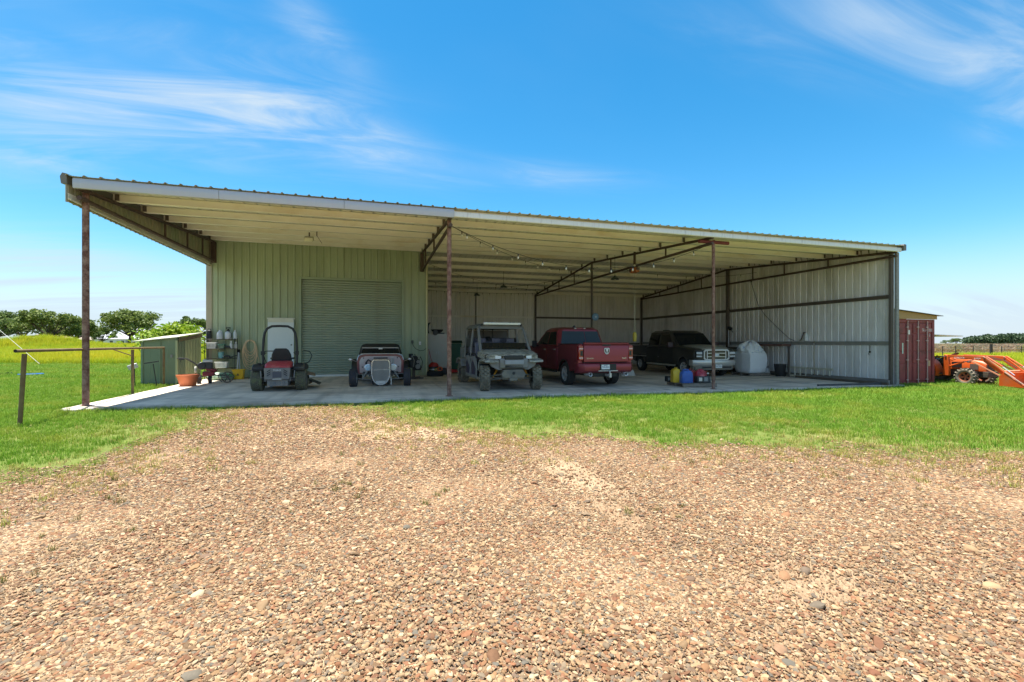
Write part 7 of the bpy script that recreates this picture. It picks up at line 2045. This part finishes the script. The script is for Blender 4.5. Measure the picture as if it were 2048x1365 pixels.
def oak(label, p, h, spread, seed, mt, cat='tree', group='trees along the left horizon', lean=0, dens=1.0, base=.32):
    q = random.Random(seed)
    t = thing('oak_tree', label, cat, (p.x, p.y, far_z(p.x, p.y)), 0, group)
    g = G(); hb = h * base; tr_top = Vector((lean, 0, hb))
    g.tube([(0, 0, -.2), (lean * .3, 0, hb * .5), tr_top], [h * .045, h * .036, h * .03], n=8)
    tips = []
    for k in range(11):
        a = 2 * PI * k / 11 + q.uniform(-.3, .3); rr_ = spread * q.uniform(.35, .95); z = h * (.50 + .34 * (1 - (rr_ / spread) ** 2)) + q.uniform(-.05, .06) * h
        e = Vector((lean + rr_ * math.cos(a), rr_ * math.sin(a), z - (.10 * h if k % 3 == 0 else 0))); m1 = tr_top.lerp(e, .5) + Vector((0, 0, -h * .05)) + Vector((q.uniform(-.3, .3), q.uniform(-.3, .3), 0))
        g.tube([tr_top - Vector((0, 0, .2)), m1, e], [h * .02, h * .012, h * .005], n=6); tips.append(e)
        for _ in range(2):
            e2 = e + Vector((q.gauss(0, .16) * spread, q.gauss(0, .16) * spread, q.uniform(-.06, .12) * h)); g.tube([m1.lerp(e, .4), e2], [h * .008, h * .003], n=5); tips.append(e2)
    for _ in range(9):
        a = q.uniform(0, 6.28); rr_ = spread * .7 * math.sqrt(q.random()); tips.append(Vector((lean + rr_ * math.cos(a), rr_ * math.sin(a), h * (.86 - .16 * (rr_ / spread) ** 2))))
    for _ in range(8):
        a = q.uniform(0, 6.28); rr_ = spread * q.uniform(.45, .85); tips.append(Vector((lean + rr_ * math.cos(a), rr_ * math.sin(a), h * q.uniform(.40, .56))))
    put('trunk', g, M_BARK, t)
    g = G()
    for e in tips:
        R_ = spread * q.uniform(.15, .27)
        for _ in range(int(135 * dens)):
            v = Vector((q.gauss(0, 1), q.gauss(0, 1), q.gauss(0, 1))).normalized() * R_ * q.random() ** .4
            spray(g, e + Vector((v.x, v.y, v.z * .62)), q.uniform(.12, .28) * (h / 9), q)
    put('crown', g, mt, t, smooth=0, fix=False)
    return t


oak('wide dark tree cut by the left edge of the view', spot(-5, 95), 8.4, 6.4, 1, M_OAK2, dens=1.1)
oak('spreading tree directly left of the first rusty post', spot(95, 92), 8.3, 5.4, 2, M_OAK, lean=.4)
oak('lower tree behind the first rusty post, filling the gap between two wide crowns', spot(152, 100), 7.4, 4.4, 3, M_OAK)
oak('umbrella-shaped tree between the first rusty post and the green wall', spot(258, 92), 8.4, 5.6, 4, M_OAK, lean=.3)
oak('small rounded tree beside the left edge of the green wall', spot(388, 80), 6.2, 3.0, 5, M_OAK2, base=.4)
oak('thin far tree in the gap left of the lean-to roof', spot(205, 130), 6.0, 3.2, 6, M_OAK2)
oak('dark rear tree behind the wide tree at the left edge', spot(48, 125), 9.5, 7.0, 8, M_OAK2)
oak('single rounded tree on the right horizon above the corn', spot(1912, 420), 6.4, 5.0, 9, M_OAK2, group=None, base=.2)
oak('small ragged tree left of the single rounded tree on the right horizon', spot(1893, 430), 4.6, 4.6, 12, M_OAK2, group=None, base=.2)

# far wood along the right horizon, one mass
q = random.Random(77); g = G()
for k in range(64):
    px = 1936 + k * 3.4; d = 480 + q.uniform(-25, 25)
    p = spot(px, d); hh = (8.6 + 3.6 * min(1, k / 34)) * q.uniform(.86, 1.1); z0 = far_z(p.x, p.y)
    for _ in range(230):
        v = Vector((q.gauss(0, 1), q.gauss(0, 1), q.gauss(0, 1))).normalized() * q.random() ** .35
        spray(g, (p.x + v.x * 5.0, p.y + v.y * 5.0, z0 + hh * .56 + v.z * hh * .46), q.uniform(.6, 1.3), q)
    for _ in range(60): spray(g, (p.x + q.uniform(-4, 4), p.y + q.uniform(-4, 4), z0 + q.uniform(0, hh * .3)), q.uniform(.5, 1.0), q)
wd = kind(put('far_wood', g, leaf_mat('wood_leaves', [(.05, .085, .045), (.075, .115, .055), (.06, .095, .05)], .15), None, smooth=0, fix=False), 'stuff')

# leafy bush behind the lean-to
def leaf(g, c, s, q):
    n = Vector((q.gauss(0, .8), q.gauss(0, .8), 1)).normalized(); u = n.orthogonal().normalized(); a = q.uniform(0, 6.28); v = n.cross(u)
    u, v = u * math.cos(a) + v * math.sin(a), v * math.cos(a) - u * math.sin(a); c = Vector(c)
    g.add([c - u * s, c - u * s * .3 + v * s * .42, c + u * s * .5 + v * s * .34, c + u * s * 1.1 - n * s * .3, c + u * s * .5 - v * s * .34, c - u * s * .3 - v * s * .42], [(0, 1, 2, 3, 4, 5)])


t = thing('leafy_bush', 'bright yellow-green broad-leaved bush rising behind the lean-to roof', 'bush', (-2.6, 10.6, terr(-2, 10)))
q = random.Random(8); g = G()
for k in range(10):
    a = q.uniform(0, 6.28); g.tube([(q.uniform(-.3, .3), q.uniform(-.3, .3), 0), (.8 * math.cos(a), .8 * math.sin(a), 1.2), (1.3 * math.cos(a), 1.2 * math.sin(a), 2.0)], [.03, .02, .008], n=5)
put('stems', g, M_BARK, t)
g = G()
for _ in range(1500):
    x = q.gauss(.35, .62); y = q.gauss(0, .6)
    top = 1.95 + .60 * math.exp(-((x - .75) / .7) ** 2) - .22 * abs(x + .4) + .25 * mnoise.noise((x * 1.6, y * 1.6, 1))
    leaf(g, (x, y, top - abs(q.gauss(0, .34))), q.uniform(.06, .14), q)
put('foliage', g, leaf_mat('bush_leaves', [(.10, .20, .012), (.20, .32, .02), (.28, .38, .03), (.14, .25, .02), (.34, .40, .05)], .35), t, smooth=0, fix=False)
# low weed clump at the far left of the mown lawn
t = thing('weed_clump', 'low dark green weed clump on the mown lawn at the far left', 'plant', (*spot(4, 19.5), terr(-9, 10))); q = random.Random(9); g = G()
for _ in range(160): leaf(g, (q.gauss(0, .16), q.gauss(0, .16), abs(q.gauss(.06, .05))), q.uniform(.03, .07), q)
put('foliage', g, leaf_mat('weed_leaves', [(.03, .07, .015), (.05, .11, .02)], .3), t, smooth=0, fix=False); g = G(); g.cyl((0, 0, 0), (0, 0, .1), .01, n=5); put('stem', g, M_BARK, t)

# ------------------------------------------------------------------ far buildings on the left
def barn(name, label, p, rz, L_, W_, h, rh, wall, roofm, hip=0.0):
    t = thing(name, label, 'barn' if 'barn' in name else 'house', (p.x, p.y, far_z(p.x, p.y)), rz)
    g = G(); g.box2(-L_ / 2, L_ / 2, -W_ / 2, W_ / 2, 0, h)
    if not hip: g.prism([(-W_ / 2, h), (W_ / 2, h), (0, h + rh)], 'x', -L_ / 2, L_ / 2)
    put('wall', g, wall, t, smooth=0)
    o_ = .35; rg = G(); hx = L_ / 2 * (1 - hip)
    A_ = [(-L_ / 2 - o_, -W_ / 2 - o_, h - .1), (L_ / 2 + o_, -W_ / 2 - o_, h - .1), (hx + (o_ if not hip else 0), 0, h + rh + .08), (-hx - (o_ if not hip else 0), 0, h + rh + .08)]
    B_ = [(-x, -y, z) for x, y, z in A_]
    for q_ in (A_, B_): rg.loft([[Vector(v) for v in q_], [Vector(v) + Vector((0, 0, .08)) for v in q_]])
    if hip:
        for s in (1, -1): rg.add([(s * (L_ / 2 + o_), -s * (W_ / 2 + o_), h - .1), (s * (L_ / 2 + o_), s * (W_ / 2 + o_), h - .1), (s * hx, 0, h + rh + .1)], [(0, 1, 2)])
    put('roof', rg, roofm, t, smooth=0)
    n = max(2, int(L_ / 3.2))
    for i in range(n):
        x = -L_ / 2 + L_ * (i + .5) / n
        g = G(); g.box((x, -W_ / 2 - .03, h * .55), (1.0, .06, min(1.1, h * .45))); put('window', g, M_DARKGREY, t, smooth=0)
    g = G(); g.box((L_ * .22, -W_ / 2 - .03, h * .4), (.9, .06, h * .8)); put('door', g, M_GREY, t, smooth=0)
    return t


M_RW = mat('pale_metal_roof', (.42, .43, .45), .4, .2, .08, 2, color2=(.34, .34, .33), blotch=.3, bscale=.5)
M_RR = mat('red_roof', (.30, .12, .085), .6, .0, .2, 1, color2=(.34, .28, .25), blotch=.6, bscale=.4)
barn('low_barn', 'low grey barn with a rusty red roof half behind the meadow', spot(106, 190), YAW + .35, 9, 7, 2.6, 1.9, mat('grey_wall', (.36, .36, .35), .7), M_RR)
barn('metal_barn', 'long white metal-roofed barn right of the first rusty post', spot(252, 170), YAW - .45, 15, 9, 2.6, 2.3, mat('white_wall', (.62, .64, .64), .6), M_RW)
barn('farm_house', 'grey hip-roofed farmhouse behind the white metal-roofed barn', spot(298, 220), YAW + .1, 13, 10, 6.0, 3.6, mat('brown_wall', (.20, .18, .16), .7), mat('grey_shingle', (.34, .35, .37), .8, var=.1), hip=.62)
barn('storage_barn', 'long low brown barn behind the first rusty post', spot(180, 205), YAW, 18, 8, 2.6, 1.0, mat('brown_wall', (.20, .18, .16), .7), mat('brown_roof', (.26, .21, .17), .8))

# ------------------------------------------------------------------ field fence on the right
M_POST = mat('dark_fence_post', (.05, .04, .035), .9, var=.2)
fps = [(1885, 52), (1911, 52.5), (1946, 53), (1982, 53.2), (2003, 53.5), (2043, 54), (2085, 54.5)]
pp = [spot(a, d) for a, d in fps]
fe = thing('field_fence', 'thin wire fence with dark posts in front of the corn field', 'fence', (0, 0, 0))
for i, p in enumerate(pp):
    z = far_z(p.x, p.y); g = G()
    r = .14 if i == 3 else .045; g.cyl((p.x, p.y, z), (p.x, p.y, z + (1.75 if i == 3 else 1.5)), r, n=8); put('post', g, M_POST, fe)
for hz_ in (.4, .8, 1.2):
    g = G(); g.tube([(p.x, p.y, far_z(p.x, p.y) + hz_) for p in pp], .008, n=4); put('wire', g, M_GREY, fe)
